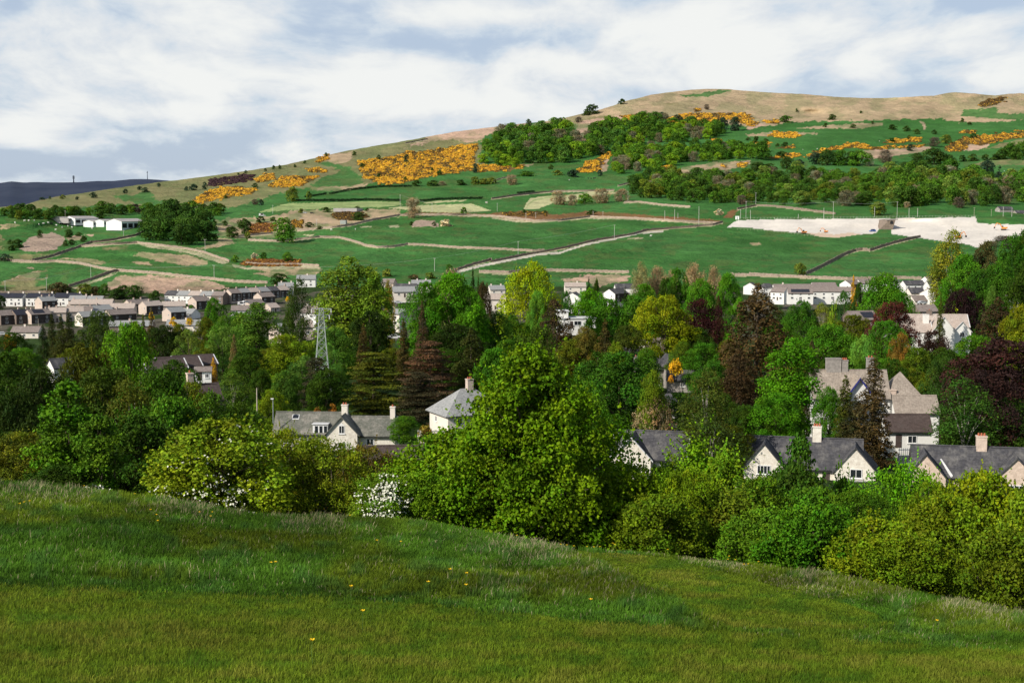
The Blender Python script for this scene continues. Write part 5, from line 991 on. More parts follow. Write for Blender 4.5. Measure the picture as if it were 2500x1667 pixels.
SH = [  # u, base y, h, w, colour index, text
 (1446, 279, 24, 30, 0, 'broad dark tree on the skyline left of the summit'), (1432, 282, 14, 22, 0, 'small dark tree joined to the broad skyline tree'), (1518, 255, 13, 18, 0, 'small dark tree alone on the skyline under the summit'), (1291, 311, 20, 17, 0, 'round dark tree on the skyline above the left wood'),
 (1412, 300, 14, 17, 4, 'grey leafless bush between the two skyline trees'), (1725, 268, 13, 15, 4, 'grey brown leafless bush high under the summit'), (1616, 291, 16, 17, 3, 'dark tree poking above the gorse band, left'), (1655, 296, 15, 26, 3, 'dark tree poking above the gorse band, middle'), (1686, 310, 22, 24, 0, 'dark tree in front of the gorse band'), (1795, 320, 34, 30, 3, 'bluish tree at the right end of the gorse band'), (1765, 317, 30, 24, 3, 'bluish tree just left of the right end of the gorse band'),
 (1916, 299, 16, 30, 1, 'flat green thicket on the upper pasture edge'), (1945, 273, 7, 7, 0, 'tiny dark bush on the tan summit slope, left'), (2031, 293, 13, 20, 0, 'dark bush with some gorse on the tan slope'), (2102, 277, 6, 7, 0, 'tiny dark bush on the tan summit slope, right'), (2015, 311, 10, 13, 0, 'dark round bush on the pasture under the tan slope, leftmost'), (2082, 313, 10, 15, 0, 'second dark round bush under the tan slope'), (2130, 303, 7, 7, 0, 'tiny dark bush at the tan slope foot'),
 (2178, 317, 12, 22, 0, 'dark bush above a small gorse patch'), (2213, 321, 13, 18, 0, 'dark round bush in the row on the right pasture, middle'), (2239, 328, 12, 16, 0, 'dark round bush in the row on the right pasture, right'), (2281, 328, 10, 14, 0, 'dark round bush ending the row on the right pasture'), (2349, 298, 9, 10, 0, 'small dark bush under the heath patch'), (2367, 305, 7, 12, 0, 'smaller dark bush beside it under the heath patch'),
 (1845, 349, 15, 18, 0, 'dark bush on the pasture left of the oval gorse'), (1869, 350, 11, 16, 0, 'dark bush right of it on the pasture left of the oval gorse'), (1826, 343, 7, 12, 0, 'small dark bush near the top right corner of the wood'), (1917, 358, 10, 20, 0, 'dark bush on top of the small gorse patch'), (1898, 358, 8, 11, 0, 'small dark bush on the left of that gorse patch'), (1907, 384, 14, 26, 0, 'dark bush in the gorse below the wood corner'), (2178, 347, 9, 18, 0, 'dark bush left of the gorse tuft row'), (2219, 340, 9, 10, 0, 'dark bush above the gorse tuft row'),
 (2221, 369, 17, 17, 3, 'bluish round bush below the gorse tuft row'), (2310, 352, 22, 26, 2, 'pale olive tree in the bracken'), (2278, 358, 22, 32, 4, 'leafless grey tree in the bracken, right'), (2163, 398, 32, 36, 4, 'large leafless grey tree in the bracken'), (2121, 405, 24, 22, 5, 'whitish dead tree beside the wood'), (2376, 340, 14, 18, 0, 'dark bush inside the right edge gorse'),
 (1860, 390, 44, 40, 1, 'lone broad tree with pale trunk at the right end of the upper wood'), (1850, 418, 22, 50, 0, 'low dark spreading thicket on the green step'), (1880, 418, 18, 34, 0, 'second low dark thicket on the green step'), (1920, 412, 28, 36, 0, 'round dark tree right of the low thickets'), (1952, 405, 15, 26, 3, 'small bluish bush right of the round dark tree'),
 (1992, 402, 30, 34, 3, 'left end tree of the dark copse in the middle of the right hillside'), (2020, 404, 36, 42, 0, 'second tree of the dark copse'), (2050, 404, 36, 44, 1, 'third tree of the dark copse'), (2078, 404, 34, 40, 0, 'fourth tree of the dark copse'), (2095, 405, 38, 50, 6, 'bright topped tree at the right end of the dark copse'),
 (2280, 402, 38, 62, 0, 'broad dark tree on the right hillside'), (2240, 398, 24, 36, 0, 'dark tree on the left side of the broad one'), (2315, 400, 22, 34, 0, 'dark tree on the right side of the broad one'), (2210, 416, 20, 36, 0, 'dark low tree beside a pale spot below the copse'), (2320, 440, 50, 60, 1, 'tall green tree rising out of the lower wood'), (2280, 452, 40, 50, 2, 'yellowish tree rising out of the lower wood'),
 (2350, 395, 15, 22, 0, 'first bush of the dark hedge row on the far right'), (2375, 394, 17, 26, 0, 'second bush of the dark hedge row on the far right'), (2405, 392, 15, 18, 0, 'third bush of the dark hedge row on the far right'), (2430, 391, 14, 28, 0, 'fourth bush of the dark hedge row on the far right'), (2470, 388, 40, 34, 1, 'tall green tree on the far right above the hedge row'), (2410, 430, 38, 34, 3, 'bluish tree behind the lower wood on the right'), (2440, 445, 40, 26, 7, 'dark conifer in the right of the lower wood'),
 (1345, 414, 12, 14, 0, 'small bush on the pasture below the upper wood'), (1398, 432, 17, 30, 3, 'dark bush with a little gorse under the gorse bank'), (1465, 430, 15, 14, 3, 'small dark bush at the foot of the gorse bank'), (1284, 430, 12, 42, 1, 'low bramble thicket on the pasture'), (1362, 428, 12, 24, 2, 'pale olive bush on the pasture'), (1249, 452, 26, 30, 5, 'tan leafless bush alone on the green pasture'), (1160, 450, 17, 30, 2, 'pale olive bush at the foot of the hill, left one'), (1182, 450, 13, 34, 2, 'pale olive bush at the foot of the hill, middle one'), (1202, 448, 14, 24, 2, 'pale olive bush at the foot of the hill, right one'),
 (1125, 452, 12, 28, 0, 'dark low bush left of the pale olive bushes'), (1057, 454, 13, 30, 0, 'dark bush below the large gorse slope, right'), (1081, 453, 10, 22, 5, 'tan bush right of the dark one'), (1016, 455, 15, 22, 0, 'dark round bush under the large gorse slope'), (992, 398, 20, 14, 3, 'dark upright tree in the middle of the large gorse slope'), (925, 390, 11, 10, 0, 'dark bush at the top of the large gorse slope'), (865, 380, 10, 11, 0, 'dark bush on the green shoulder left of the gorse slope'), (885, 408, 9, 14, 0, 'dark bush on the left border of the large gorse slope'),
 (925, 434, 10, 12, 0, 'dark bush in the lower left of the large gorse slope'), (990, 442, 10, 10, 0, 'dark bush low in the large gorse slope'), (1073, 428, 12, 14, 0, 'dark bush in the right tail of the large gorse slope'), (1160, 422, 22, 16, 3, 'bluish bush under the corner of the upper wood'), (1055, 418, 8, 9, 0, 'little dark bush right of the middle of the large gorse slope'),
 (796, 382, 9, 9, 0, 'small dark tree on the skyline above the skyline gorse'), (744, 400, 8, 9, 0, 'dark dot bush on the left skyline, right one'), (720, 409, 7, 8, 0, 'dark dot bush near the left skyline'), (683, 413, 10, 8, 0, 'dark dot bush on the left skyline, above the gorse clump'), (668, 413, 9, 8, 0, 'small dark bush left of it on the skyline'), (648, 419, 8, 8, 0, 'smallest dark bush on the left skyline'), (600, 423, 7, 9, 0, 'dark bush on the skyline by the heather mound'), (582, 427, 5, 6, 0, 'tiny bush at the skyline by the heather mound'),
 (623, 459, 11, 16, 0, 'dark bush between two gorse areas on the left hill'), (551, 485, 9, 10, 0, 'small bush in the gorse wedge'), (638, 501, 14, 14, 3, 'bluish bush at the hill foot'), (713, 492, 36, 36, 2, 'pale leafed round tree at the foot of the left hill'), (754, 486, 18, 16, 2, 'small pale tree at the hedge end'), (622, 500, 14, 18, 4, 'faint grey bush at the hill foot'),
 (500, 463, 18, 14, 3, 'bluish tree left of the heather mound'), (472, 465, 15, 24, 3, 'bluish thicket on the left end of the hill'), (455, 466, 10, 12, 3, 'small bluish bush at the end of that thicket'), (355, 470, 12, 20, 3, 'bluish thicket on the low hill end'), (340, 464, 9, 12, 3, 'second bluish bush on the low hill end'), (306, 472, 10, 14, 3, 'bluish bush on the low skyline'), (228, 483, 13, 20, 3, 'bluish pair of bushes on the low skyline'), (188, 488, 8, 9, 3, 'small bluish bush on the low skyline'), (153, 486, 10, 14, 2, 'pale tree against the distant moor'), (122, 486, 7, 7, 3, 'tiny bluish tree against the distant moor'), (388, 456, 9, 10, 3, 'bluish bush near the middle of the low hill'), (103, 488, 6, 16, 3, 'flat bluish bush at the left tip of the hill'),
 (168, 580, 20, 22, 0, 'dark bush on the brow of the pink scar'), (98, 582, 20, 13, 0, 'dark bush on the left of the pink scar'), (192, 577, 10, 16, 0, 'small dark bush right of the scar brow'), (204, 591, 15, 18, 0, 'dark bush by the dark wall'), (175, 598, 13, 20, 0, 'dark bush on the right flank of the pink scar'), (160, 600, 13, 14, 0, 'small dark bush on the right flank of the pink scar'), (45, 605, 22, 28, 0, 'dark bush on the left flank of the pink scar'), (30, 612, 14, 24, 0, 'dark bush under it on the left flank of the pink scar'), (24, 596, 10, 14, 0, 'little dark bush on the far left slope'), (12, 637, 17, 34, 3, 'grey green bush at the left frame edge by the wall end'),
 (550, 551, 12, 14, 0, 'dark bush above the brown scrub'), (566, 580, 26, 36, 0, 'dark round bush left of the brown gorse'), (597, 572, 38, 36, 0, 'big dark tree left of the brown gorse'), (636, 545, 17, 22, 0, 'dark bush near the parked white van'), (667, 540, 10, 16, 0, 'small dark bush right of the parked white van'), (605, 584, 18, 18, 2, 'pale bush at the wall end'), (695, 592, 60, 62, 6, 'round roadside tree with bright left side below the small quarry'), (755, 555, 12, 20, 0, 'dark bush below the small quarry'), (780, 560, 8, 16, 0, 'low dark bush beside the silver box'), (875, 538, 20, 34, 0, 'dark bush right of the small quarry'), (797, 518, 12, 22, 0, 'dark bush above the small quarry'), (735, 520, 10, 16, 2, 'pale bush above the quarry parking'), (873, 513, 10, 16, 0, 'dark bush at the pale mown field corner'), (896, 516, 8, 10, 0, 'small dark bush beside that corner'),
 (1007, 532, 48, 44, 5, 'round leafless tan tree at the railway verge'), (1132, 524, 17, 18, 6, 'small bright green tree in front of the pale mown field'), (1088, 552, 16, 30, 2, 'whitish flowering bush beside the pink outcrop'), (1004, 551, 10, 10, 0, 'dark bush on the pink outcrop'), (1060, 552, 10, 12, 0, 'dark bush at the right of the pink outcrop'), (574, 640, 17, 19, 6, 'small round white flecked bush at the long pale wall'), (620, 632, 14, 18, 5, 'white blossom bush in the brown gorse'), (644, 634, 17, 20, 1, 'green tree in the brown gorse thicket'), (702, 637, 22, 28, 6, 'round green tree at the right end of the brown gorse thicket'),
 (1365, 500, 34, 40, 5, 'tan leafless thicket on the curved hay field'), (1395, 502, 26, 30, 5, 'second tan leafless thicket'), (1427, 498, 26, 30, 6, 'green tree between the tan thickets'), (1470, 496, 36, 46, 5, 'tan leafless thicket at the lower wood, left'), (1515, 492, 30, 36, 5, 'tan leafless thicket at the lower wood, right'), (1755, 525, 14, 22, 2, 'white flowering bush by the railway crossing'), (1444, 525, 12, 26, 0, 'dark bush on the railway verge'), (1280, 522, 10, 12, 0, 'dark bush in the verge scrub'), (1330, 522, 8, 10, 0, 'small dark bush in the verge scrub'),
 (1953, 676, 34, 26, 2, 'lone pale flecked tree at the foot of the zigzag wall'), (2340, 507, 26, 32, 4, 'brown leafless tree on the knoll behind the bank'), (2213, 507, 14, 20, 5, 'golden bush near the little white farmhouse'), (1810, 500, 24, 26, 4, 'tan bush at the front of the lower wood'), (2144, 526, 32, 46, 2, 'silvery round bush tree behind the bank notch'), (2455, 606, 30, 60, 4, 'brown leafless scrub at the foot of the bank'), (2495, 596, 20, 40, 4, 'brown leafless scrub at the right frame edge'),
 (680, 693, 26, 46, 0, 'dark tree behind the top row of village houses'), (147, 725, 36, 54, 8, 'bronze green domed tree behind the dark-roofed terraces'), (208, 722, 28, 46, 2, 'brownish olive tree in the row behind the village'), (233, 722, 24, 26, 8, 'reddish brown tree in the row behind the village'), (254, 722, 30, 36, 1, 'green tree in the row behind the village'), (285, 730, 26, 42, 0, 'dark green tree in the row behind the village'), (302, 728, 32, 36, 0, 'second dark green tree in the row behind the village'), (328, 730, 34, 42, 0, 'last dark green tree in the row behind the village'), (381, 742, 34, 30, 0, 'small dark tree left of the long white terrace'), (2, 755, 34, 26, 0, 'dark shrub tree at the left edge in front of the white terraces'), (468, 768, 24, 20, 1, 'light green shrub tree in front of the long white terrace'),
 (1095, 665, 20, 20, 1, 'green tree beside the pale track'), (1010, 682, 12, 28, 8, 'brown bush on the pasture edge above the white houses'), (1050, 680, 14, 30, 2, 'olive scrub at the lower end of the pale track'), (945, 675, 18, 26, 2, 'olive bush right behind the tall poplar'), (2260, 690, 12, 12, 8, 'dark red bush above the white houses'),
]
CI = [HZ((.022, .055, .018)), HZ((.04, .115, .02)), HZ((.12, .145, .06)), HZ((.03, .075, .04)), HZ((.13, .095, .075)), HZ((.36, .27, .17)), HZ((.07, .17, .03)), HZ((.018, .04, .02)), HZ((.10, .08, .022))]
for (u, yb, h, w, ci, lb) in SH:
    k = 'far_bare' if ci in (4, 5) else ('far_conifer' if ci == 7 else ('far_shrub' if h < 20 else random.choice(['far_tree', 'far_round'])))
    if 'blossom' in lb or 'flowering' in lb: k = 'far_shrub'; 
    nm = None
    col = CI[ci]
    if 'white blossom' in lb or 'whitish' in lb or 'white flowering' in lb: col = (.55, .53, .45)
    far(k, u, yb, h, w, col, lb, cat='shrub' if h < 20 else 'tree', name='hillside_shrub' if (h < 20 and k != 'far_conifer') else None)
# ------------------------------------------------------------------ gorse: low mounds of many small faces
def gorse_patch(poly, gold, label, seed):
    g = np.random.default_rng(seed); poly_a = np.array(poly); x0, y0 = poly_a.min(0); x1, y1 = poly_a.max(0)
    area = (x1 - x0) * (y1 - y0); nb = int(max(40, area / 4.6)); u = g.uniform(x0, x1, nb); y = g.uniform(y0, y1, nb)
    k = inpoly(u + 26 * (fbm(u / 9, y / 5, seed, 2) - .5), y + 11 * (fbm(u / 9 + 7, y / 5, seed, 2) - .5), poly); u, y = u[k], y[k]
    cl = fbm(u / 13, y / 5.5, seed + 3, 3)
    k = (cl > .30) | (g.random(len(u)) < .3); u, y, cl = u[k], y[k], cl[k]; nb = len(u)
    if nb == 0: return
    D = Dof(u, y); a, b = tx(u, y); c = np.stack([a * D, D, b * D], -1)
    m = 34; R0 = (g.uniform(.7, 1.6, nb) * (D / 1900) * (1.1 if gold > .3 else 1.3))
    d = g.normal(0, 1, (nb, m, 3)); d[..., 2] = np.abs(d[..., 2]); d /= np.linalg.norm(d, axis=-1)[..., None]
    p = c[:, None] + d * R0[:, None, None] * np.array([1.5, 1.5, .8]) * g.uniform(.75, 1.05, (nb, m, 1))
    nrm = d + g.normal(0, .35, d.shape); nrm /= np.linalg.norm(nrm, axis=-1)[..., None]
    ta = np.cross(nrm, g.normal(0, 1, d.shape)); ta /= np.linalg.norm(ta, axis=-1)[..., None]; tb = np.cross(nrm, ta)
    s = (R0[:, None, None] * .42)
    V = np.stack([p - ta * s, p - tb * s, p + ta * s, p + tb * s], 2).reshape(-1, 3)
    yel = np.array((.74, .45, .035)); dk = np.array((.10, .062, .022)) if gold > 0 else np.array((.055, .028, .032)); brn = np.array((.20, .09, .03))
    isg = (g.random((nb, m)) < gold * (.16 + 1.1 * sstep(.28, .6, cl))[:, None] * (.35 + .9 * d[..., 2]))
    yl2 = yel * (1 - g.random((nb, 1, 1)) * np.array((.15, .36, .2))); col = np.where(isg[..., None], yl2 * g.uniform(.7, 1.25, (nb, m, 1)), (dk if gold != .12 else brn) * g.uniform(.6, 1.5, (nb, m, 1)))
    me = mk_mesh('gorse', V, np.arange(len(V)).reshape(-1, 4), attrs={'Col': ('FACE', col.reshape(-1, 3))}); me.materials.append(M['gorse'])
    tag(link('gorse' if gold > .11 else 'scrub', me), label, 'gorse' if gold > .11 else 'scrub', kind='stuff')
for i, (lb, poly, gd) in enumerate(GORSE): gorse_patch(poly, gd, lb, 200 + i * 7)
# ------------------------------------------------------------------ walls and hedges following the ground
def resample(line, step):
    pts = [G(u, y) for u, y in line]; out = []
    u_ = []
    for (a, b) in zip(line[:-1], line[1:]):
        n = max(1, int(math.hypot(b[0] - a[0], b[1] - a[1]) / step))
        for i in range(n): t = i / n; u_.append((a[0] + (b[0] - a[0]) * t, a[1] + (b[1] - a[1]) * t))
    u_.append(line[-1]); return [G(u, y) for u, y in u_]
def stone_wall(label, mat, h, line, wd=.8):
    pts = resample(line, 3.0); n = len(pts); V = []; Fc = []
    g = np.random.default_rng(n)
    P_ = np.array(pts); tn = np.gradient(P_[:, :2], axis=0); tn /= np.linalg.norm(tn, axis=1)[:, None] + 1e-9; nr_ = np.stack([-tn[:, 1], tn[:, 0]], -1)
    for i in range(n):
        hh = h * g.uniform(.82, 1.15); w2 = wd * .5
        for sd, z, k in ((-1, -.8, 1.25), (-1, hh, .8), (1, hh, .8), (1, -.8, 1.25)):
            V.append((P_[i, 0] + nr_[i, 0] * sd * w2 * k + g.normal(0, .06), P_[i, 1] + nr_[i, 1] * sd * w2 * k, P_[i, 2] + z))
    for i in range(n - 1):
        o = i * 4
        for a, b in ((0, 1), (1, 2), (2, 3)): Fc.append((o + a, o + b, o + 4 + b, o + 4 + a))
    m = bpy.data.meshes.new('stone_wall'); m.from_pydata([tuple(v) for v in V], [], Fc + [(0, 3, 2, 1), (4 * n - 4, 4 * n - 3, 4 * n - 2, 4 * n - 1)]); m.materials.append(M[mat]); m.update()
    tag(link('stone_wall', m), label, 'stone wall')
for lb, mt, h, ln in WALLS: stone_wall(lb, mt, h, ln)
def hedge(label, line, h=2.6, col=(.025, .06, .02)):
    pts = resample(line, 2.0); g = np.random.default_rng(len(pts)); P_ = np.array(pts); n = len(P_) * 40
    k = g.integers(0, len(P_) - 1, n); t = g.random(n)[:, None]; c = P_[k] * (1 - t) + P_[k + 1] * t
    hh = h * (.7 + .6 * fbm(k * .35, k * 0, 3, 3)); z = g.random(n) ** .7
    p = c + np.stack([g.normal(0, .5, n), g.normal(0, .7, n), z * hh], -1)
    nrm = g.normal(0, .6, (n, 3)) + np.array([0, -.4, .7]); nrm /= np.linalg.norm(nrm, axis=1)[:, None]
    ta = np.cross(nrm, g.normal(0, 1, (n, 3))); ta /= np.linalg.norm(ta, axis=1)[:, None]; tb = np.cross(nrm, ta); s = g.uniform(.3, .6, n)[:, None]
    V = np.stack([p - ta * s, p - tb * s, p + ta * s, p + tb * s], 1).reshape(-1, 3)
    m = mk_mesh('hedge', V, np.arange(n * 4).reshape(n, 4), attrs={'v': ('FACE', g.random(n)), 'w': ('FACE', g.random(n))}); m.materials.append(M['leaf'])
    o = link('hedge', m); o.color = (*col, 1); tag(o, label, 'hedge')
for lb, ln in HEDGES: hedge(lb, ln)
# ------------------------------------------------------------------ houses
def obox(mb, c, t, n, ht, hn, z0, z1, mi=0):
    """box centred at c (x,y), half length ht along t, from 0..hn along n"""
    (tx_, ty_), (nx, ny) = t, n
    q = [(c[0] - tx_ * ht, c[1] - ty_ * ht), (c[0] + tx_ * ht, c[1] + ty_ * ht), (c[0] + tx_ * ht + nx * hn, c[1] + ty_ * ht + ny * hn), (c[0] - tx_ * ht + nx * hn, c[1] - ty_ * ht + ny * hn)]
    mb.hexa([(a, b, z0) for a, b in q], [(a, b, z1) for a, b in q], mi)
def add_window(root, x, y, n, z, w, h, mull=2, frame='frame', name='window', arch=False, glass='glass'):
    t = (-n[1], n[0]); f = MB(); b = .09; c = (x, y)
    def bar(o, half, za, zb): obox(f, (x + t[0] * o, y + t[1] * o), t, n, half, .07, za, zb)
    bar(0, w / 2, z, z + b); bar(0, w / 2, z + h - b, z + h); bar(-w / 2 + b / 2, b / 2, z + b, z + h - b); bar(w / 2 - b / 2, b / 2, z + b, z + h - b)
    for k in range(1, mull): bar(-w / 2 + w * k / mull, b * .38, z + b, z + h - b)
    obox(f, c, t, n, w / 2 + .12, .14, z - .1, z)
    if arch:
        f.add([(x - t[0] * w / 2 + n[0] * .06, y - t[1] * w / 2 + n[1] * .06, z + h + .01), (x + t[0] * w / 2 + n[0] * .06, y + t[1] * w / 2 + n[1] * .06, z + h + .01), (x + n[0] * .06, y + n[1] * .06, z + h + .45)], [(0, 1, 2)])
    o = f.build(name, M[frame], root); p = MB(); obox(p, c, t, n, w / 2 - b, .03, z + b, z + h - b); p.build('pane', M[glass], o); return o
def add_door(root, x, y, n, w=.95, h=2.05, mat='choc'):
    t = (-n[1], n[0]); f = MB(); obox(f, (x, y), t, n, w / 2, .05, 0, h); d = f.build('door', M[mat], root)
    f = MB(); obox(f, (x + t[0] * w * .38, y + t[1] * w * .38), t, n, .03, .10, 1.0, 1.12); f.build('handle', M['steel'], d)
def house(u, yr, rot, blocks, wall, roof, label, D=None, chim=(), wins=(), doors=(), cat='house', name='house', verge=None, pots=True, gutter=True, solar=None, skyl=()):
    h0, rh0 = blocks[0]['h'], blocks[0]['rh']; H = h0 + rh0
    if D is None:
        ys = np.arange(yr + 2, yr + 160, .5); d = Dof(np.full_like(ys, u), ys); k = np.argmin(np.abs(ys - H * F / d - yr)); D = float(d[k])
    p = P(u, yr, D); p[2] -= H
    r = empty(name, p, R(rot)); tag(r, label, cat)
    wl = MB(); rf = MB(); vgs = {}; gts = []
    for b in blocks:
        x0, x1, y0, y1, h, rh = b['x0'], b['x1'], b['y0'], b['y1'], b['h'], b['rh']; ax = b.get('ax', 'x'); ov = b.get('ov', .35); og = b.get('og', .18); z0 = b.get('z0', -2.5)
        hip = b.get('hip', 0); wb = b.get('wall')
        if ax == 'x': tr = lambda a, c, z: (a, c, z); A0, A1, B0, B1 = x0, x1, y0, y1
        else: tr = lambda a, c, z: (c, a, z); A0, A1, B0, B1 = y0, y1, x0, x1
        flip = ax == 'y'
        def addf(mb, vs, fs, mi=0): mb.add([tr(*v) for v in vs], [tuple(reversed(f)) for f in fs] if flip else fs, mi)
        bm = (B0 + B1) / 2
        if hip or rh <= .01:
            addf(wl, [(A0, B0, z0), (A1, B0, z0), (A1, B1, z0), (A0, B1, z0), (A0, B0, h), (A1, B0, h), (A1, B1, h), (A0, B1, h)], [(0, 1, 5, 4), (1, 2, 6, 5), (2, 3, 7, 6), (3, 0, 4, 7), (4, 5, 6, 7)])
        else:
            addf(wl, [(A0, B0, z0), (A1, B0, z0), (A1, B1, z0), (A0, B1, z0), (A0, B0, h), (A1, B0, h), (A1, B1, h), (A0, B1, h), (A0, bm, h + rh - .05), (A1, bm, h + rh - .05)],
                 [(0, 1, 5, 4), (2, 3, 7, 6), (1, 2, 6, 9, 5), (3, 0, 4, 8, 7)])
        if rh <= .01:
            addf(rf, [(A0 - ov, B0 - ov, h), (A1 + ov, B0 - ov, h), (A1 + ov, B1 + ov, h), (A0 - ov, B1 + ov, h), (A0 - ov, B0 - ov, h + .25), (A1 + ov, B0 - ov, h + .25), (A1 + ov, B1 + ov, h + .25), (A0 - ov, B1 + ov, h + .25)], [(0, 3, 2, 1), (4, 5, 6, 7), (0, 1, 5, 4), (1, 2, 6, 5), (2, 3, 7, 6), (3, 0, 4, 7)])
        else:
            sl = rh / ((B1 - B0) / 2); ze = h - ov * sl; th = .16; zt = h + rh
            if hip:
                i = min(hip, (A1 - A0) / 2 - .01); vs = [(A0 - ov, B0 - ov, ze), (A1 + ov, B0 - ov, ze), (A1 + ov, B1 + ov, ze), (A0 - ov, B1 + ov, ze), (A0 + i, bm, zt), (A1 - i, bm, zt)]
                vs2 = [(a, c, z + th) for a, c, z in vs]
                addf(rf, vs2 + vs[:4], [(0, 1, 5, 4), (1, 2, 5), (2, 3, 4, 5), (3, 0, 4), (6, 7, 1, 0), (7, 8, 2, 1), (8, 9, 3, 2), (9, 6, 0, 3), (9, 8, 7, 6)])
            else:
                for s, Be in ((-1, B0), (1, B1)):
                    e = Be + s * ov; vs = [(A0 - og, e, ze), (A1 + og, e, ze), (A1 + og, bm, zt), (A0 - og, bm, zt)]; vs += [(a, c, z + th) for a, c, z in vs]
                    fs = [(0, 3, 2, 1), (4, 5, 6, 7), (0, 1, 5, 4), (1, 2, 6, 5), (2, 3, 7, 6), (3, 0, 4, 7)]
                    addf(rf, vs, fs if s < 0 else [tuple(reversed(f)) for f in fs])
                    if verge:
                        for a_, a2 in ((A0 - og - .02, A0 - og + .22), (A1 + og - .22, A1 + og + .02)):
                            vg = vgs.setdefault((id(b), a_), MB())
                            vs = [(a_, e - .0, ze + th - .16), (a2, e, ze + th - .16), (a2, bm, zt + th - .16), (a_, bm, zt + th - .16)]; vs += [(a, c, z + .2) for a, c, z in vs]
                            addf(vg, vs, fs if s < 0 else [tuple(reversed(f)) for f in fs])
                addf(rf, [(A0 - og, bm - .14, zt + th - .03), (A1 + og, bm - .14, zt + th - .03), (A1 + og, bm + .14, zt + th - .03), (A0 - og, bm + .14, zt + th - .03), (A0 - og, bm, zt + th + .11), (A1 + og, bm, zt + th + .11)], [(0, 1, 5, 4), (2, 3, 4, 5), (0, 4, 3), (1, 2, 5)])
            if gutter:
                for s, Be in ((-1, B0), (1, B1)):
                    gt = MB(); gts.append(gt); e = Be + s * (ov + .09); addf(gt, [(A0, e - .06, ze - .04), (A1, e - .06, ze - .04), (A1, e + .06, ze - .04), (A0, e + .06, ze - .04), (A0, e - .06, ze + .08), (A1, e - .06, ze + .08), (A1, e + .06, ze + .08), (A0, e + .06, ze + .08)], [(0, 3, 2, 1), (4, 5, 6, 7), (0, 1, 5, 4), (1, 2, 6, 5), (2, 3, 7, 6), (3, 0, 4, 7)])
    wl.build('wall', M[wall], r); ro = rf.build('roof', M[roof], r)
    for vg in vgs.values(): vg.build('verge', M[verge], ro)
    for gt in (gts if D < 420 else gts[:1]): gt.build('gutter', M['black'], r)
    for (cx, cy, zb, w, d, hh, mt, np_) in chim:
        c = MB(); c.box(cx - w / 2, cy - d / 2, zb - 1.2, cx + w / 2, cy + d / 2, zb + hh); c.box(cx - w / 2 - .07, cy - d / 2 - .07, zb + hh, cx + w / 2 + .07, cy + d / 2 + .07, zb + hh + .15)
        co = c.build('chimney', M[mt], r)
        for k in range(np_):
            q = MB(); px = cx + ((k + .5) / np_ - .5) * w * .85; q.tube([(px, cy, zb + hh + .13), (px, cy, zb + hh + .5)], [.14, .11], 8); q.build('chimney_pot', M['pot'], co)
    for wn in wins:
        x, y, nn, z, w, h = wn[:6]; add_window(r, x, y, {'F': (0, -1), 'B': (0, 1), 'L': (-1, 0), 'R': (1, 0)}[nn], z, w, h, *(wn[6:7] or (2,)), **(wn[7] if len(wn) > 7 else {}))
    for dr in doors: add_door(r, dr[0], dr[1], {'F': (0, -1), 'B': (0, 1), 'L': (-1, 0), 'R': (1, 0)}[dr[2]], mat=dr[3] if len(dr) > 3 else 'choc')
    b = blocks[0]; sl = b['rh'] / max(.1, (b['y1'] - b['y0']) / 2)
    def on_roof(name, xa, xb, ta, tb, mat, lift=.24):
        """panel lying on the front slope, ta..tb fractions from eave to ridge"""
        ym = (b['y0'] + b['y1']) / 2; q = []
        for x, t in ((xa, ta), (xb, ta), (xb, tb), (xa, tb)): q.append((x, b['y0'] + (ym - b['y0']) * t, b['h'] + b['rh'] * t + lift))
        m = MB(); m.hexa([(x, y, z - .1) for x, y, z in q], q); return m.build(name, M[mat], ro)
    if solar: on_roof('solar_panel', solar[0], solar[1], .15, .85, 'dark')
    for (xa, xb, ta, tb) in skyl: on_roof('skylight', xa, xb, ta, tb, 'leadw'); on_roof('skylight_pane', xa + .12, xb - .12, ta + .03, tb - .03, 'glass', .27)
    return r, D
def blk(L, W, h, rh, **k): return dict(x0=-L / 2, x1=L / 2, y0=-W / 2, y1=W / 2, h=h, rh=rh, **k)
def std(L, W, two=True, side='F', n=2, z2=3.1):
    o = []
    for k in range(n):
        x = -L / 2 + L * (k + .5) / n
        o.append((x, -W / 2, 'F', z2, 1.25, 1.15)); 
        if two: o.append((x, -W / 2, 'F', .8, 1.6, 1.25))
    return o
def vill(u, yr, L, rot, wall, roof, label, W=8.8, h=5.2, rh=2.5, ch=(.3,), n=2, solar=None, D=None, skyl=(), two=True, hip=0):
    if 24 <= rot <= 42: rot = 46 + (rot - 33) * .4; L *= 1.15
    c = [(f * L / 2, 0, h + rh, .9, .7, 1.0, 'pebble' if wall in ('pebble', 'brown_wall') else 'cream', 1) for f in ch]
    shade_front = rot > 40 and two  # turned two-storey fronts get a panel coloured as shade
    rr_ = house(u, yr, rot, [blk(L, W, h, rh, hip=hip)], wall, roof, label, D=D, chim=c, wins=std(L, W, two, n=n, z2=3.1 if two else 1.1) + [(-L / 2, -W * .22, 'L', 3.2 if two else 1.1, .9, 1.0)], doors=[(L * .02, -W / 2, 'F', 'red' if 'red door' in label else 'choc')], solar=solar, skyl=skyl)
    if shade_front: m = MB(); m.box(-L / 2 + .1, -W / 2 - .025, .1, L / 2 - .1, -W / 2 + .02, h - .2); m.build('front_shade_panel', M['front_shade'], rr_[0])  # thin dark panel added over the front to imitate its shade
    return rr_
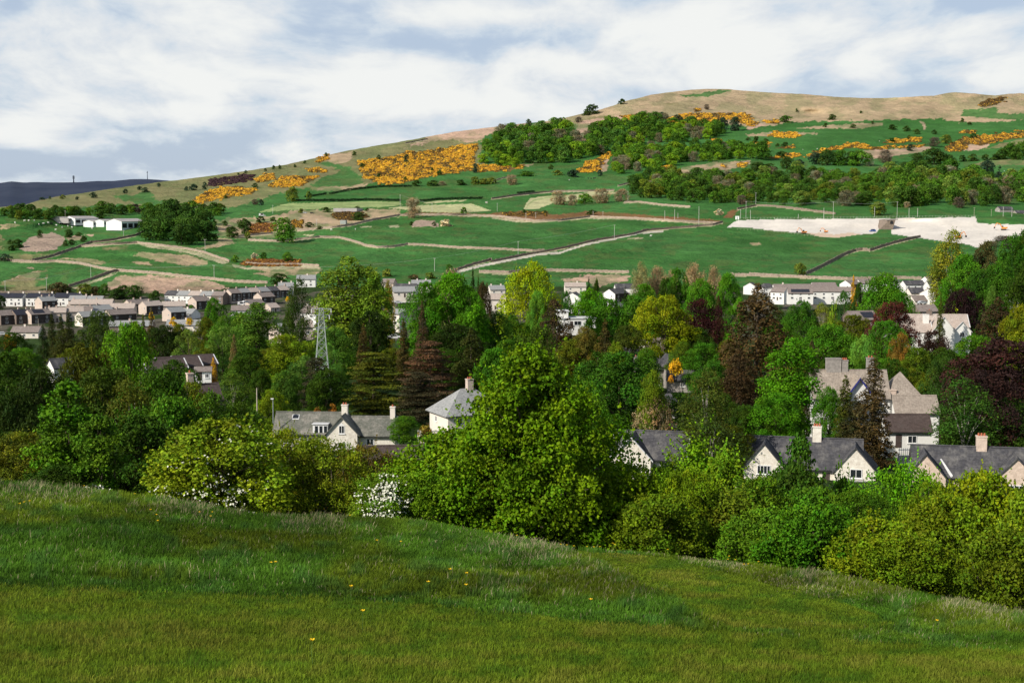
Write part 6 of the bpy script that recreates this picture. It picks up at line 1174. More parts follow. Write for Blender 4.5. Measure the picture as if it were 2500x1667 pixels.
def row(u, yr, rot, n, L, roofs, wall, label, W=8.5, h=5.2, rh=2.4, **k):
    if rot > 24: rot += 0
    """terrace: n attached houses in line, each a house of its own"""
    H = h + rh; ys = np.arange(yr + 2, yr + 120, .5); d = Dof(np.full_like(ys, u), ys); D = float(d[np.argmin(np.abs(ys - H * F / d - yr))])
    p = P(u, yr, D); ca, sa = math.cos(R(rot)), math.sin(R(rot)); od = ['first', 'second', 'third', 'fourth', 'fifth', 'sixth', 'seventh']
    for i in range(n):
        o = (i - (n - 1) / 2) * (L + .06); D2 = p[1] + sa * o; X2 = p[0] + ca * o; zr_ = p[2] + k.get('step', 0) * (i - (n - 1) / 2)
        uu = uof(X2 / D2, zr_ / D2); yy = yof(zr_ / D2)
        lb = label.replace('#', od[i])
        vill(uu, yy, L, rot, wall if isinstance(wall, str) else wall[i % len(wall)], roofs[i % len(roofs)], lb, W=W, h=h, rh=rh, D=D2, ch=(.8,))
row(25, 716, -4, 2, 9.5, ['dark'], 'white', '# white house from the left in the leftmost dark-roofed terrace')
row(100, 716, -4, 2, 8.2, ['dark'], 'white', '# white house from the left in the second dark-roofed terrace')
row(168, 716, -4, 2, 8.0, ['dark'], 'white', '# white house from the left in the third dark-roofed terrace behind the bronze tree')
vill(112, 724, 9, 38, 'pebble', 'grey', 'gable-ended brown house with pale green grey roof before the second dark-roofed terrace', ch=(-.5, .5))
vill(192, 722, 10.5, 0, 'pebble', 'grey', 'pale grey roofed house left of a tall chimney, below the third white terrace', ch=(.9,))
vill(234, 723, 9.5, 0, 'pebble', 'grey', 'pale grey roofed house right of the tall chimney', ch=(-.5,))
vill(226, 731, 25, 2, 'pebble', 'tan', 'very long tan roofed house under the two pale grey roofs', ch=(-.9, .2), n=4)
vill(288, 741, 20, 4, 'pebble', 'tan', 'long tan roofed house with a chimney at its right end', ch=(.75,), n=3)
vill(336, 731, 13, 34, 'pebble', 'brown', 'brown gabled house with a broad chimney at the right of the left village', ch=(-.35, .3), n=2)
vill(368, 735, 10, 34, 'pebble', 'tan', 'brown roofed house sloping down right beside the small dark tree', ch=(-.2,))
vill(22, 757, 12, 30, 'brown_wall', 'brown', 'shaded brown house at the left frame edge above the parked cars', ch=(.8,), n=2)
vill(52, 756, 9, 30, 'brown_wall', 'dark', 'shaded house with black solar roof beside the left edge house', ch=(.6,), solar=None)
vill(92, 755, 11, 36, 'pebble', 'brown', 'pinkish gabled house with a solar panel roof and green creeper', ch=(-.6, .8), solar=(-4.2, 2.5))
vill(140, 751, 10, 12, 'pebble', 'tan', 'tan roofed house between the solar gable and the dark conifers', ch=(-.9, -.1))
vill(182, 749, 9.5, 20, 'pebble', 'tan', 'tan roofed house rising behind the dark conifer tops', ch=(-.8, .6))
vill(208, 748, 8, 20, 'pebble', 'brown', 'brown and tan roofed house with a low mast in front', ch=(.7,))
vill(240, 745, 12, 32, 'pebble', 'grey', 'grey green roofed house with one black chimney', ch=(-.1,))
vill(222, 760, 13, 30, 'cream', 'grey', 'pale gable poking out behind the grey green round tree', ch=(.1,))
vill(292, 755, 14, 28, 'pebble', 'brown', 'brown gabled house in front of the long tan roof', ch=(-.2,))
vill(322, 783, 23, 5, 'brown_wall', 'grey', 'low grey roof almost hidden behind the bright green oak', ch=(-.1,), h=3.0, two=False)
vill(66, 797, 14, 0, 'cream', 'brown', 'cream and white semi-detached pair with brown roof beside the golden shrub', D=720, ch=(-.15,), n=3)
row(480, 711, -16, 5, 8.2, ['slate', 'grey', 'tan', 'grey', 'brown'], ['white', 'white', 'white', 'cream', 'brown_wall'], '# house from the left in the long white terrace behind the village')
vill(424, 736, 14, 12, 'pebble', 'tan', 'low pink tan roofed bungalow with a thick chimney', ch=(.45,), h=2.8, two=False)
vill(486, 724, 9, 38, 'pebble', 'brown', 'gable with tall pale chimney in front of the long white terrace', ch=(.75,))
vill(425, 750, 9, 38, 'pebble', 'grey', 'pink gabled house left of the white walled bungalow', ch=())
vill(455, 754, 13, -22, 'white', 'grey', 'white walled bungalow with yellow bushes and a brown gable', ch=(.15,), h=2.8, two=False)
vill(450, 781, 18, 3, 'cream', 'grey', 'long low house half grey half brown above the pale willows', ch=(.1,), h=3, two=False, n=3)
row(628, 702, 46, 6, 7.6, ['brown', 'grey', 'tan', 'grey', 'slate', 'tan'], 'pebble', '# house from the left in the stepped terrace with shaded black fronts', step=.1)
vill(645, 714, 9, 34, 'pebble', 'brown', 'brown gabled house in front of the stepped terrace', ch=(-.6,))
vill(618, 731, 10, 34, 'pebble', 'brown', 'brown hipped garage roof in front of the stepped terrace', ch=(), h=3, two=False)
vill(590, 746, 12, 8, 'white', 'brown', 'low brown roof right of the dense green tree', ch=(), h=3, two=False)
vill(698, 690, 10, 10, 'white', 'grey', 'white house with grey roof next to the dark tree at the top of the village', ch=(-.6, .7))
vill(748, 672, 13, 3, 'white', 'grey', 'white house with pale roof standing highest left of the poplar', ch=(.1,))
vill(764, 748, 8.5, -25, 'white', 'brown', 'white gabled house half behind the pylon top', ch=(-.7, .6), D=620)
vill(735, 783, 9, 15, 'pebble', 'tan', 'pink tan roof and chimney between the round oak and the pylon', ch=(.2,), D=600, h=3.5)
vill(690, 790, 7, 30, 'pebble', 'grey', 'small grey roof corner right of the pale poplar', ch=(), D=600, h=3.5)
vill(662, 740, 6, 30, 'pebble', 'tan', 'little garage block left of the dark birch', ch=(), h=2.5, two=False)
vill(950, 681, 8.5, -12, 'pebble', 'brown', 'brown gable just right of the tall poplar', ch=())
vill(992, 693, 12, -8, 'white', 'slate', 'white house with a box dormer and dark roof', ch=(.3,), D=800)
vill(1028, 684, 13, 6, 'cream', 'grey', 'pale grey roofed house behind the dormer house', ch=(-.4, .5))
vill(970, 755, 8, -30, 'cream', 'grey', 'tall narrow pale house seen between the poplar and the great green tree', ch=(-.4,), D=600, rh=1.6)
vill(985, 700, 12, 10, 'cream', 'grey', 'low pale roof in front of the dormer house', D=770, h=3, ch=(), two=False)
vill(1212, 697, 10, 12, 'cream', 'grey', 'pale roofed house at the left edge of the yellow lime tree', ch=(-.7, .6))
vill(1208, 718, 11, 2, 'cream', 'tan', 'tan roofed house below it, left of the yellow lime tree', ch=(), D=740)
vill(1404, 690, 14, 2, 'cream', 'tan', 'tan bungalow roof right of the yellow lime tree', ch=(.2,))
vill(1402, 714, 6.5, 70, 'white', 'slate', 'white gable left of the vivid green dome tree', ch=(), D=700)
vill(1503, 705, 11, 40, 'white', 'slate', 'white gabled house stepped in front of the blue grey roof', ch=(), D=820)
vill(1532, 693, 17, 4, 'white', 'slate', 'long blue grey roofed white house behind the dark green trees', ch=())
house(1407, 776, 4, [dict(x0=-6, x1=6, y0=-4, y1=4, h=2.9, rh=0), dict(x0=-6.5, x1=-3, y0=-3, y1=3, h=5.2, rh=0)], 'white', 'leadw', 'flat-roofed modern white house between the brown cypress and the green tree', D=470, wins=[(0, -4, 'F', .7, 2.4, 1.5), (3.6, -4, 'F', .7, 2.0, 1.7)], doors=[(-2, -4, 'F')], gutter=False)
vill(1590, 826, 5.5, 10, 'cream', 'brown', 'cream wall glimpsed under the yellow oak', ch=(), D=420, h=5)
# white estate on the right
vill(1834, 690, 6, 62, 'white', 'slate', 'white gable far left of the right-hand estate behind the giant cypress', ch=())
vill(1872, 692, 9, 15, 'white', 'slate', 'blue grey hipped roof house right of that white gable', ch=(), hip=2.5)
vill(1935, 694, 26, 2, 'white', 'brown', 'long brown roofed white terrace at the back of the right-hand estate', ch=(-.5,), n=5)
vill(1905, 702, 9, -35, 'white', 'brown', 'brown roofed house with a blue gable porch', ch=(), D=880)
vill(1953, 705, 15, -6, 'white', 'brown', 'white bungalow pair with a wide solar panel on the roof', solar=(-5.5, 5.5), D=860, ch=(), n=3, h=4.2)
vill(2010, 690, 16, 6, 'white', 'brown', 'white house with a gable and long brown roof behind the long terrace', ch=())
vill(2030, 701, 26, -4, 'white', 'brown', 'long white terrace with dark brown roof left of the oak', D=870, ch=(), n=5)
vill(2078, 684, 12, 24, 'white', 'brown', 'white gabled house next to the small golden cypress', ch=())
vill(2115, 682, 12, 10, 'white', 'brown', 'brown roofed white house half behind the large green oak', ch=())
vill(2175, 677, 10, 5, 'white', 'slate', 'blue grey hipped roof above the right side of the oak', hip=3, ch=())
vill(2228, 685, 14, 10, 'white', 'slate', 'white house with grey slate roof right of the oak', ch=(), n=3)
vill(2275, 675, 12, 22, 'white', 'brown', 'tallest white gabled house below the green field', ch=())
vill(2283, 686, 10, 6, 'white', 'slate', 'white house with slate roof in front of the tallest gabled one', D=820, ch=())
vill(2234, 703, 8, 6, 'cream', 'slate', 'cream house with a dark lean-to roof above the parked silver car', D=770, ch=())
vill(2272, 704, 9, 55, 'white', 'brown', 'broad plain white gable with a garden in front', D=765, ch=())
vill(2240, 722, 7, 10, 'cream', 'brown', 'small porch-fronted cream house beside the parked silver car', D=740, ch=(), h=3, two=False)
vill(2258, 745, 9, 8, 'brown_wall', 'brown', 'low brown garage roof under the parked silver car', D=640, ch=(), h=2.6, two=False)
vill(2470, 710, 12, 5, 'cream', 'brown', 'brown roof at the right edge behind the soft green tree', D=700, ch=())
vill(2100, 760, 9.5, 14, 'brown_wall', 'brown', 'brown roofed bungalow with a grid solar panel beside the copper tree', D=480, ch=(), h=3, two=False, solar=(-.5, 4))
# little farmhouses above the bank
vill(2174, 495, 11, 20, 'white', 'slate', 'little white farmhouse at the edge of the lower wood', D=1640, ch=(-.9, .9), h=4)
vill(2452, 505, 16, 15, 'grey_stone', 'slate', 'grey stone barn behind the poles at the right end of the bank', D=1480, ch=(), h=5)
vill(2490, 514, 12, 10, 'grey_stone', 'slate', 'low grey outbuilding at the right frame edge above the bank', D=1470, ch=(), h=3, two=False)
# ------------------------------------------------------------------ nearer houses
K = {'frame': 'frame'}
house(800, 1008, -3, [dict(x0=-8.5, x1=3.2, y0=-3.2, y1=3.2, h=2.9, rh=2.9, hip=0), dict(x0=.5, x1=5.6, y0=-4.2, y1=1, h=3.0, rh=2.7, ax='y', ov=.45, og=.35), dict(x0=3.4, x1=11.6, y0=-2.7, y1=3.0, h=2.6, rh=2.55)],
      'stone', 'mossy', 'long low stone house with mossy slate roof, central gable and white dormer', D=235,
      chim=[(2.9, 0, 5.4, 1.0, .9, 1.7, 'stone', 2), (10.9, .1, 4.9, .8, .8, 1.9, 'cream', 1)],
      wins=[(3.05, -4.2, 'F', 3.0, .95, 1.35, 2, dict(arch=True)), (3.05, -4.2, 'F', .5, 1.3, 1.1, 2), (-6.0, -3.2, 'F', 1.2, 1.8, 1.3, 3), (-1.0, -3.2, 'F', .6, .9, 1.0, 2), (-3.4, -3.2, 'F', 1.2, 1.2, 1.2, 2), (7.5, -2.7, 'F', .9, 1.2, 1.1, 2)], doors=[(-2.2, -3.2, 'F')], skyl=[(-4.2 - 1.6, -5.0 + .4, .62, .85)], name='stone_house')
def dormer():
    D = 235; p = P(800, 1008, D); p[2] -= 5.8
    r_ = [o for o in COL.objects if o.get('label', '').startswith('long low stone house with mossy')][0]
    m = MB(); m.box(-1.9, -3.28, 2.35, 1.0 - .45, -1.0, 4.35); o = m.build('dormer', M['frame'], r_)
    m = MB(); m.box(-2.05, -3.45, 4.35, .7, -.7, 4.47); m.build('dormer_roof', M['leadw'], o)
    for k in range(3):
        m = MB(); x = -1.55 + k * .75; m.box(x, -3.32, 3.0, x + .5, -3.28, 4.1); m.build('pane', M['glass'], o)
dormer()
house(675, 1019, -4, [blk(7, 5, 2.4, 1.9)], 'brown_wall', 'slate', 'dark low roof with a skylight left of the long stone house', D=262, skyl=[(-.2, 1.6, .4, .7)], wins=[(0, -2.5, 'F', .8, 1.2, 1.0)], doors=[(-2, -2.5, 'F')], name='outbuilding')
house(1141, 950, 24, [blk(11, 9, 5.2, 3.6, hip=4.2, ov=.6)], 'cream', 'grey', 'cream hipped-roof house with red chimney pots beside the big sunlit tree', D=252, chim=[(.4, 0, 8.3, 1.1, 1.1, 2.2, 'pebble', 3)],
      wins=[(-3.4, -4.5, 'F', 3.3, 1.1, 1.2, 2), (.4, -4.5, 'F', 3.3, 1.4, 1.2, 2), (-3.0, -4.5, 'F', .7, 1.8, 1.2, 3), (1.0, -4.5, 'F', .7, 1.6, 1.2, 2), (-5.5, 1.2, 'L', 3.2, .7, 1.0, 1)], doors=[(3.2, -4.5, 'F')], name='hipped_house')
mb = MB(); q = P(1075, 1052, 246); gz = q[2]
w_ = empty('garden_wall', (q[0], q[1], gz - 2), R(4)); tag(w_, 'cream garden wall in front of the hipped-roof house', 'wall'); m = MB(); m.box(-4, 0, -1, 5.5, .3, 2.0); m.build('wall', M['cream'], w_); m = MB(); m.box(-4.05, -.06, 2.0, 5.55, .36, 2.1); m.build('coping', M['conc'], w_)
house(975, 1090, 5, [blk(10, 6, 2.6, 2.3)], 'brown_wall', 'choc', 'dark brown roof half buried in bushes below the long stone house', D=170, wins=[(0, -3, 'F', .8, 1.4, 1.1), (-4, -3, 'F', .8, 1.4, 1.1)], doors=[(3, -3, 'F')], chim=(), name='cottage')
house(1592, 1054, -13, [blk(10, 6.2, 2.6, 3.0), dict(x0=-4.9, x1=.4, y0=-4.4, y1=1.2, h=2.6, rh=2.85, ax='y', og=.3)], 'stone', 'slate', 'small slate cottage with one cream gable and a pale valley line', D=190, wins=[(-2.25, -4.4, 'F', .6, 1.7, 1.2, 3), (2.3, -3.1, 'F', .9, 1.6, 1.2, 3)], doors=[(4, -3.1, 'F')], chim=(), name='cottage', verge='leadw')
house(1632, 962, 8, [blk(5.2, 5.2, 6.0, 2.6, hip=2.2)], 'cream', 'slate', 'narrow cream house with steep grey roof behind the leafless tan shrub', D=262, wins=[(0, -2.6, 'F', 3.3, 1.0, 1.2), (0, -2.6, 'F', .6, 1.0, 1.2)], doors=[(1.6, -2.6, 'F')], name='narrow_house')
# paired cottage with two gables
house(1985, 1072, -13, [dict(x0=-8.6, x1=6.4, y0=-2.6, y1=3.2, h=2.75, rh=3.3), dict(x0=-8.8, x1=-3.6, y0=-4.6, y1=1, h=2.75, rh=3.1, ax='y', og=.2), dict(x0=2.9, x1=8.1, y0=-4.8, y1=3.0, h=2.75, rh=3.0, ax='y', og=.2)],
      'stone', 'slate', 'cream limestone cottage with twin gables and a small porch roof', D=188, chim=[(.5, .3, 5.9, 1.15, .9, 1.75, 'stone', 3)],
      wins=[(-6.2, -4.6, 'F', 1.9, 1.75, 1.2, 4), (5.6, -4.8, 'F', 1.9, 1.55, 1.2, 2), (-.5, -2.6, 'F', .8, 1.6, 1.1, 3), (5.6, -4.8, 'F', -1.0, 1.6, 1.3, 3)], doors=[(1.8, -2.6, 'F')], name='cottage', gutter=True)
r_ = [o for o in COL.objects if o.get('label', '').startswith('cream limestone cottage with twin')][0]
m = MB(); m.hexa([(3.0, -6.4, 1.1), (6.9, -6.4, 1.1), (6.9, -4.85, 1.45), (3.0, -4.85, 1.45)], [(3.0, -6.4, 1.2), (6.9, -6.4, 1.2), (6.9, -4.85, 1.6), (3.0, -4.85, 1.6)]); po = m.build('porch_roof', M['grey'], r_)
for x in (3.15, 5.0, 6.75): m = MB(); m.box(x - .06, -6.3, -2.2, x + .06, -6.18, 1.1); m.build('porch_post', M['frame'], r_)
house(2388, 1094, -12, [dict(x0=-8.0, x1=9.5, y0=-2.6, y1=3.2, h=2.7, rh=3.1), dict(x0=-9.0, x1=-4.2, y0=-4.6, y1=1, h=2.6, rh=2.9, ax='y', og=.2), dict(x0=1.3, x1=6.8, y0=-4.9, y1=1, h=2.6, rh=2.8, ax='y', og=.2)],
      'brown_stone', 'slate', 'brown rubble stone cottage with dark slate roof at the right edge', D=176, chim=[(.4, .3, 5.5, 1.25, 1.0, 1.7, 'brown_stone', 3)],
      wins=[(-6.6, -4.6, 'F', 1.2, .9, 1.2, 1), (-1.6, -2.6, 'F', 1.0, 1.5, 1.2, 3), (4.05, -4.9, 'F', 1.0, 1.7, 1.2, 3)], doors=[(1, -2.6, 'F')], name='cottage')
r_ = [o for o in COL.objects if o.get('label', '').startswith('brown rubble stone cottage')][0]
m = MB(); m.hexa([(-3.45, -2.95, 2.55), (-3.3, -2.95, 2.55), (-5.6, .5, 5.75), (-5.75, .5, 5.75)], [(-3.4, -2.95, 2.75), (-3.2, -2.95, 2.75), (-5.5, .5, 5.95), (-5.7, .5, 5.95)]); m.build('valley_flashing', M['leadw'], r_)
m = MB(); m.hexa([(-2.6, -4.2, 1.0 - 1.2), (1.0, -4.2, .9 - 1.1), (1.0, -2.65, .9), (-2.6, -2.65, .9)], [(-2.6, -4.2, 0), (1.0, -4.2, 0), (1.0, -2.65, 1.05), (-2.6, -2.65, 1.05)]); m.build('porch_roof', M['slate'], r_)
# manor
house(2068, 905, -2, [dict(x0=-6.3, x1=6.5, y0=-3.5, y1=3.5, h=5.6, rh=4.0), dict(x0=-1.2, x1=3.4, y0=-5.2, y1=0, h=5.6, rh=3.3, ax='y', og=.45, ov=.5), dict(x0=6.3, x1=11.8, y0=-3.0, y1=4.0, h=5.7, rh=3.6, hip=3.4), dict(x0=7.0, x1=14.2, y0=-5.6, y1=-.4, h=3.4, rh=2.3)],
      'white', 'manor', 'white rendered manor with tan slate roof, huge stone chimneys and a blue edged gable', D=240,
      chim=[(-2.3, .2, 9.5, 2.5, 1.1, 2.1, 'grey_stone', 0), (-.4, .2, 9.5, 1.0, 1.0, 1.8, 'grey_stone', 3), (3.9, .2, 9.3, 1.2, 1.0, 2.4, 'grey_stone', 2), (7.2, -2.5, 5.4, 1.0, .8, 1.2, 'brown_stone', 0)],
      wins=[(1.1, -5.2, 'F', 3.2, 1.2, 1.4), (-4.4, -3.5, 'F', 3.6, 1.2, 1.3), (11, -5.6, 'F', .9, 1.2, 1.2), (-4.4, -3.5, 'F', .8, 1.4, 1.4)], doors=[(-2.8, -3.5, 'F')], name='manor_house')
r_ = [o for o in COL.objects if o.get('label', '').startswith('white rendered manor')][0]
m = MB()
for s in (-1, 1):
    cx = 1.1; e = cx + s * 2.85; zt = 9.1; ze = 5.15
    pts = [(cx, zt), (e, ze), (e, ze - .42), (cx, zt - .42)]
    m.hexa([(a, -5.76, z) for a, z in pts], [(a, -5.66, z) for a, z in pts])
m.build('bargeboard', M['blue'], r_)
m = MB(); m.box(10.6, -5.72, -1, 10.74, -5.62, 3.4); m.build('drainpipe', M['black'], r_)
house(2212, 1013, -2, [blk(7, 4.5, 2.7, 2.1)], 'white', 'choc', 'low white annexe with chocolate roof below the manor', D=222, wins=[(0.5, -2.25, 'F', .7, 1.4, 1.2, 2)], doors=[(-1.6, -2.25, 'F')], name='annexe')
f_ = empty('picket_fence', ground_at(2235, 205), R(2)); f_.location.z = P(2235, 1128, 205)[2]; tag(f_, 'cream picket fence and wall between the two right-hand cottages', 'fence')
m = MB(); m.box(-2.6, 0, -1.4, 2.6, .25, 1.0); m.build('wall', M['cream'], f_); m = MB()
for k in range(18): m.box(-2.5 + k * .29, -.1, .2, -2.42 + k * .29, -.05, 2.1 - .0)
m.box(-2.6, -.06, 1.8, 2.6, -.02, 1.9); m.build('pickets', M['frame'], f_)
# distant middle houses
house(1592, 878, 14, [blk(9, 5.2, 3.4, 2.0), dict(x0=2.0, x1=6.0, y0=-4.2, y1=1.6, h=4.2, rh=2.3, ax='y')], 'grey_stone', 'slate', 'grey stone cottage with a tall gable window beside the yellow shrub', D=345, wins=[(4, -4.2, 'F', 2.4, .7, 1.5, 1), (-2, -2.6, 'F', 1.0, 1.2, 1.1)], doors=[(0, -2.6, 'F')], chim=[(-4.2, 0, 5.2, .8, .8, 1.0, 'grey_stone', 1)], name='cottage')
house(1668, 905, -8, [blk(7.5, 5, 2.4, 1.9)], 'grey_stone', 'slate', 'low slate roofed shed right of the grey stone cottage', D=335, wins=[(0, -2.5, 'F', .8, 1.0, 1.0)], doors=[(2, -2.5, 'F')], name='outbuilding')
house(1537, 849, -12, [blk(8, 6, 3.2, 2.2, hip=2.4)], 'cream', 'slate', 'hipped slate roof peeping over the dark green dome', D=360, wins=[(0, -3, 'F', 1, 1.4, 1.2)], doors=[(2.6, -3, 'F')], name='bungalow')
house(2275, 770, -4, [dict(x0=-11, x1=12, y0=0, y1=8, h=5.8, rh=3.6), dict(x0=-15, x1=-1, y0=-6, y1=1, h=4.6, rh=3.2), dict(x0=-1.5, x1=5.2, y0=-9, y1=2, h=5.2, rh=4.3, ax='y', og=.35), dict(x0=5.5, x1=11, y0=-6, y1=2, h=4.8, rh=3.0, ax='y', og=.35)],
      'white', 'tan', 'rambling white gabled villa with pink ridge tiles', D=455, chim=[(-2.5, -3, 7.2, 1.8, 1.0, 2.6, 'white', 0), (-8.5, 0, 7.4, 1.5, .9, 1.4, 'cream', 0), (0, 4, 9.4, 1.6, .9, 1.3, 'brown_wall', 1)],
      wins=[(8.2, -6, 'F', 3.0, 1.4, 1.5), (8.2, -6, 'F', .6, 1.4, 1.5), (-8, -6, 'F', 2.6, 1.4, 1.2), (-11, -6, 'F', .8, 1.2, 1.2)], doors=[(-5, -6, 'F')], name='villa', verge='leadw')
for i, (u, y, L, lb) in enumerate([(398, 877, 9, 'leftmost of three staggered chocolate roofs with white edges'), (432, 872, 9.5, 'middle one of three staggered chocolate roofs with white edges'), (470, 868, 9.5, 'rightmost of three staggered chocolate roofs with white edges')]):
    house(u, y, 28, [blk(L, 7, 3.0, 1.7)], 'brown_wall', 'choc', lb, D=310 + i * 6, verge='leadw', wins=[(0, -3.5, 'F', .8, 1.3, 1.1), (-2.5, -3.5, 'F', .8, 1.3, 1.1)], doors=[(2.4, -3.5, 'F')], name='bungalow', gutter=False)
house(496, 897, 10, [blk(3.4, 3.4, 1.9, .6)], 'white', 'brown', 'small white lean-to with rusty roof right of the chocolate roofs', D=296, wins=[(.8, -1.7, 'F', .5, .8, .9)], doors=[(-.7, -1.7, 'F')], name='garden_shed', gutter=False)
house(492, 940, 30, [blk(4.4, 4, 2.8, 1.7)], 'brown_wall', 'choc', 'chimney and dark roof corner hidden in the left wood', D=190, chim=[(-1.6, 0, 4.6, .8, .8, 1.5, 'brown_stone', 1)], wins=[(0, -2.5, 'F', .8, 1.2, 1)], doors=[(2, -2.5, 'F')], name='cottage')
house(147, 876, 40, [blk(4.5, 4, 2.4, 1.6)], 'white', 'slate', 'tiny white gable in the dark left wood', D=300, wins=[(0, -2, 'F', .8, .9, 1)], doors=[(1.4, -2, 'F')], name='garden_shed')
# white barns on the left
def barn(u, yb, L, W, h, rh, rot, label, mat='barnw', open_=True):
    p = G(u, yb); r = empty('farm_barn', p, R(rot)); tag(r, label, 'barn')
    m = MB(); z0 = -2
    m.add([(-L / 2, -W / 2, z0), (L / 2, -W / 2, z0), (L / 2, W / 2, z0), (-L / 2, W / 2, z0), (-L / 2, -W / 2, h), (L / 2, -W / 2, h), (L / 2, W / 2, h), (-L / 2, W / 2, h), (0, -W / 2, h + rh), (0, W / 2, h + rh)], [(0, 1, 5, 8, 4), (1, 2, 6, 5), (2, 3, 7, 9, 6), (3, 0, 4, 7)]); m.build('wall', M[mat], r)
    m = MB()
    for s in (-1, 1):
        b = [(s * (L / 2 + .4), -W / 2 - .4, h - .1), (0, -W / 2 - .4, h + rh + .05), (0, W / 2 + .4, h + rh + .05), (s * (L / 2 + .4), W / 2 + .4, h - .1)]
        if s > 0: b = [b[1], b[0], b[3], b[2]]
        m.hexa(b, [(x, y, z + .2) for x, y, z in b])
    m.build('roof', M['barnr'], r)
    if open_:
        m = MB()
        for k in range(4): y0 = -W / 2 + W * (k + .12) / 4; m.box(L / 2 + .02, y0, .3, L / 2 + .12, y0 + W / 4 * .76, h * .72)
        m.build('bay_opening', M['black'], r)
    return r
barn(307, 557, 20, 30, 6.2, 2.6, -30, 'large white gabled barn at the right end of the farm')
barn(262, 549, 12, 24, 3.8, 1.5, -24, 'second barn left of the large white one')
barn(236, 550, 12, 24, 3.6, 1.5, -24, 'low barn with dark bays in the middle of the farm')
barn(198, 545, 16, 30, 4.6, 2.2, -30, 'left white gabled barn of the farm')
barn(150, 540, 22, 14, 2.6, 1.6, -10, 'low grey roofed shed at the left end of the farm', 'barnr')
# ------------------------------------------------------------------ poles, pylon, lamps
def pole(u, yt, yb, label, name='utility_pole', r=.16, arm=True, mat='wood', D=None, cat='pole', gr=None):
    b = G(u, yb) if D is None else P(u, yb, D); D = b[1]; H = (yb - yt) * D / F
    e = empty(name, b); tag(e, label, cat, gr)
    m = MB(); m.tube([(0, 0, -.6), (0, 0, H)], [r, r * .75], 7); m.build('shaft', M[mat], e)
    if arm: m = MB(); m.box(-.9, -.08, H - .5, .9, .08, H - .36); [m.tube([(x, 0, H - .36), (x, 0, H - .12)], [.07, .05], 6) for x in (-.8, 0, .8)]; m.build('crossarm', M[mat], e)
    return (b[0], b[1], b[2] + H)
POL = [(1500, 549, 584, 'pole with crossbar beside the wall in the middle of the pasture'), (1265, 589, 622, 'pole with crossbar where two pasture walls meet'), (1061, 630, 662, 'pole with crossbar on the pasture above the white houses'),
       (523, 647, 683, 'pole on the long pale wall behind the left village'), (222, 649, 677, 'pole with a transformer box above the short dark wall'), (13, 685, 714, 'pole at the far left above the dark-roofed terraces'), (114, 678, 709, 'faint pole left of the bronze green tree'), (501, 584, 616, 'pole right of the dark clump'),
       (160, 514, 548, 'pole on the sheep field beside the low farm shed'), (302, 562, 578, 'short pole below the large barn'), (977, 476, 504, 'pole in the hedge behind the tan leafless tree'), (1055, 497, 518, 'pole in front of the pale mown field'), (1214, 496, 517, 'pole on the verge right of the bright green tree'), (1284, 520, 535, 'short post in the verge scrub, left'), (666, 501, 522, 'pole at the left end of the striped hay field'), (773, 535, 552, 'short post below the small quarry'),
       (1533, 468, 492, 'pole in front of the left end of the lower wood'), (1308, 519, 533, 'short post in the verge scrub, right'), (1448, 516, 527, 'short pale post on the verge'), (1472, 516, 526, 'next short pale post on the verge'), (1845, 470, 503, 'pole in front of the tan bush of the lower wood'), (2190, 493, 530, 'tall pole above the notch of the white bank'), (2378, 507, 530, 'thin wooden pole left of the stone barn'), (2420, 511, 528, 'second thin wooden pole left of the stone barn'), (2034, 493, 533, 'very tall pole in the middle of the left bank top'), (1821, 492, 535, 'tallest pole at the left end of the bank')]
tops = {}
for (u, a, b, lb) in POL: tops[u] = pole(u, a, b, lb, mat='wood' if u in (160, 2378, 2420) else 'conc')
CAT = [(1623, 514, 535), (1647, 511, 537), (1655, 520, 533), (1706, 504, 551), (1808, 512, 534), (1832, 513, 535), (1891, 531, 536), (1949, 523, 534), (2011, 508, 535), (2219, 508, 531), (2240, 508, 530), (2449, 505, 529), (2470, 506, 529), (2135, 505, 530)]
for i, (u, a, b) in enumerate(CAT):
    pole(u, a, b, ['pale railway mast left of the white bank', 'pale railway mast at the top of the white bank', 'pale railway mast right of the bank notch'][0 if u < 1750 else (1 if u < 2150 else 2)], 'railway_mast', .2, False, 'conc', cat='mast', gr=['railway masts left of the bank', 'railway masts on the bank', 'railway masts right of the notch'][0 if u < 1750 else (1 if u < 2150 else 2)])
def wire(p, q, label, sag=1.2, r=.035):
    m = MB(); n = 12; pts = []
    for i in range(n + 1):
        t = i / n; pts.append((p[0] + (q[0] - p[0]) * t, p[1] + (q[1] - p[1]) * t, p[2] + (q[2] - p[2]) * t - sag * 4 * t * (1 - t)))
    m.tube(pts, [r] * (n + 1), 4); tag(m.build('power_line', M['cable']), label, 'cable')
wire(tops[1061], tops[1265], 'power line between the two middle pasture poles', r=.05); wire(tops[1265], tops[1500], 'power line running up to the pole in the middle of the pasture', r=.05); wire(tops[222], tops[523], 'power line over the rough tan field', 1.5, .05)
wire(tops[222], tops[114], 'power line from the transformer pole to the faint pole', .6, .05); wire(tops[114], tops[13], 'power line between the two far left poles', .6, .05); wire(tops[1061], tops[523], 'long power line passing behind the tall poplar', 4, .05)
wire(tops[1821], tops[2034], 'power line above the left part of the white bank', 2, .05); wire(tops[2034], tops[2190], 'power line crossing the bank notch', 2, .05); wire(tops[977], tops[1055], 'power line near the pale mown field', 1, .04)
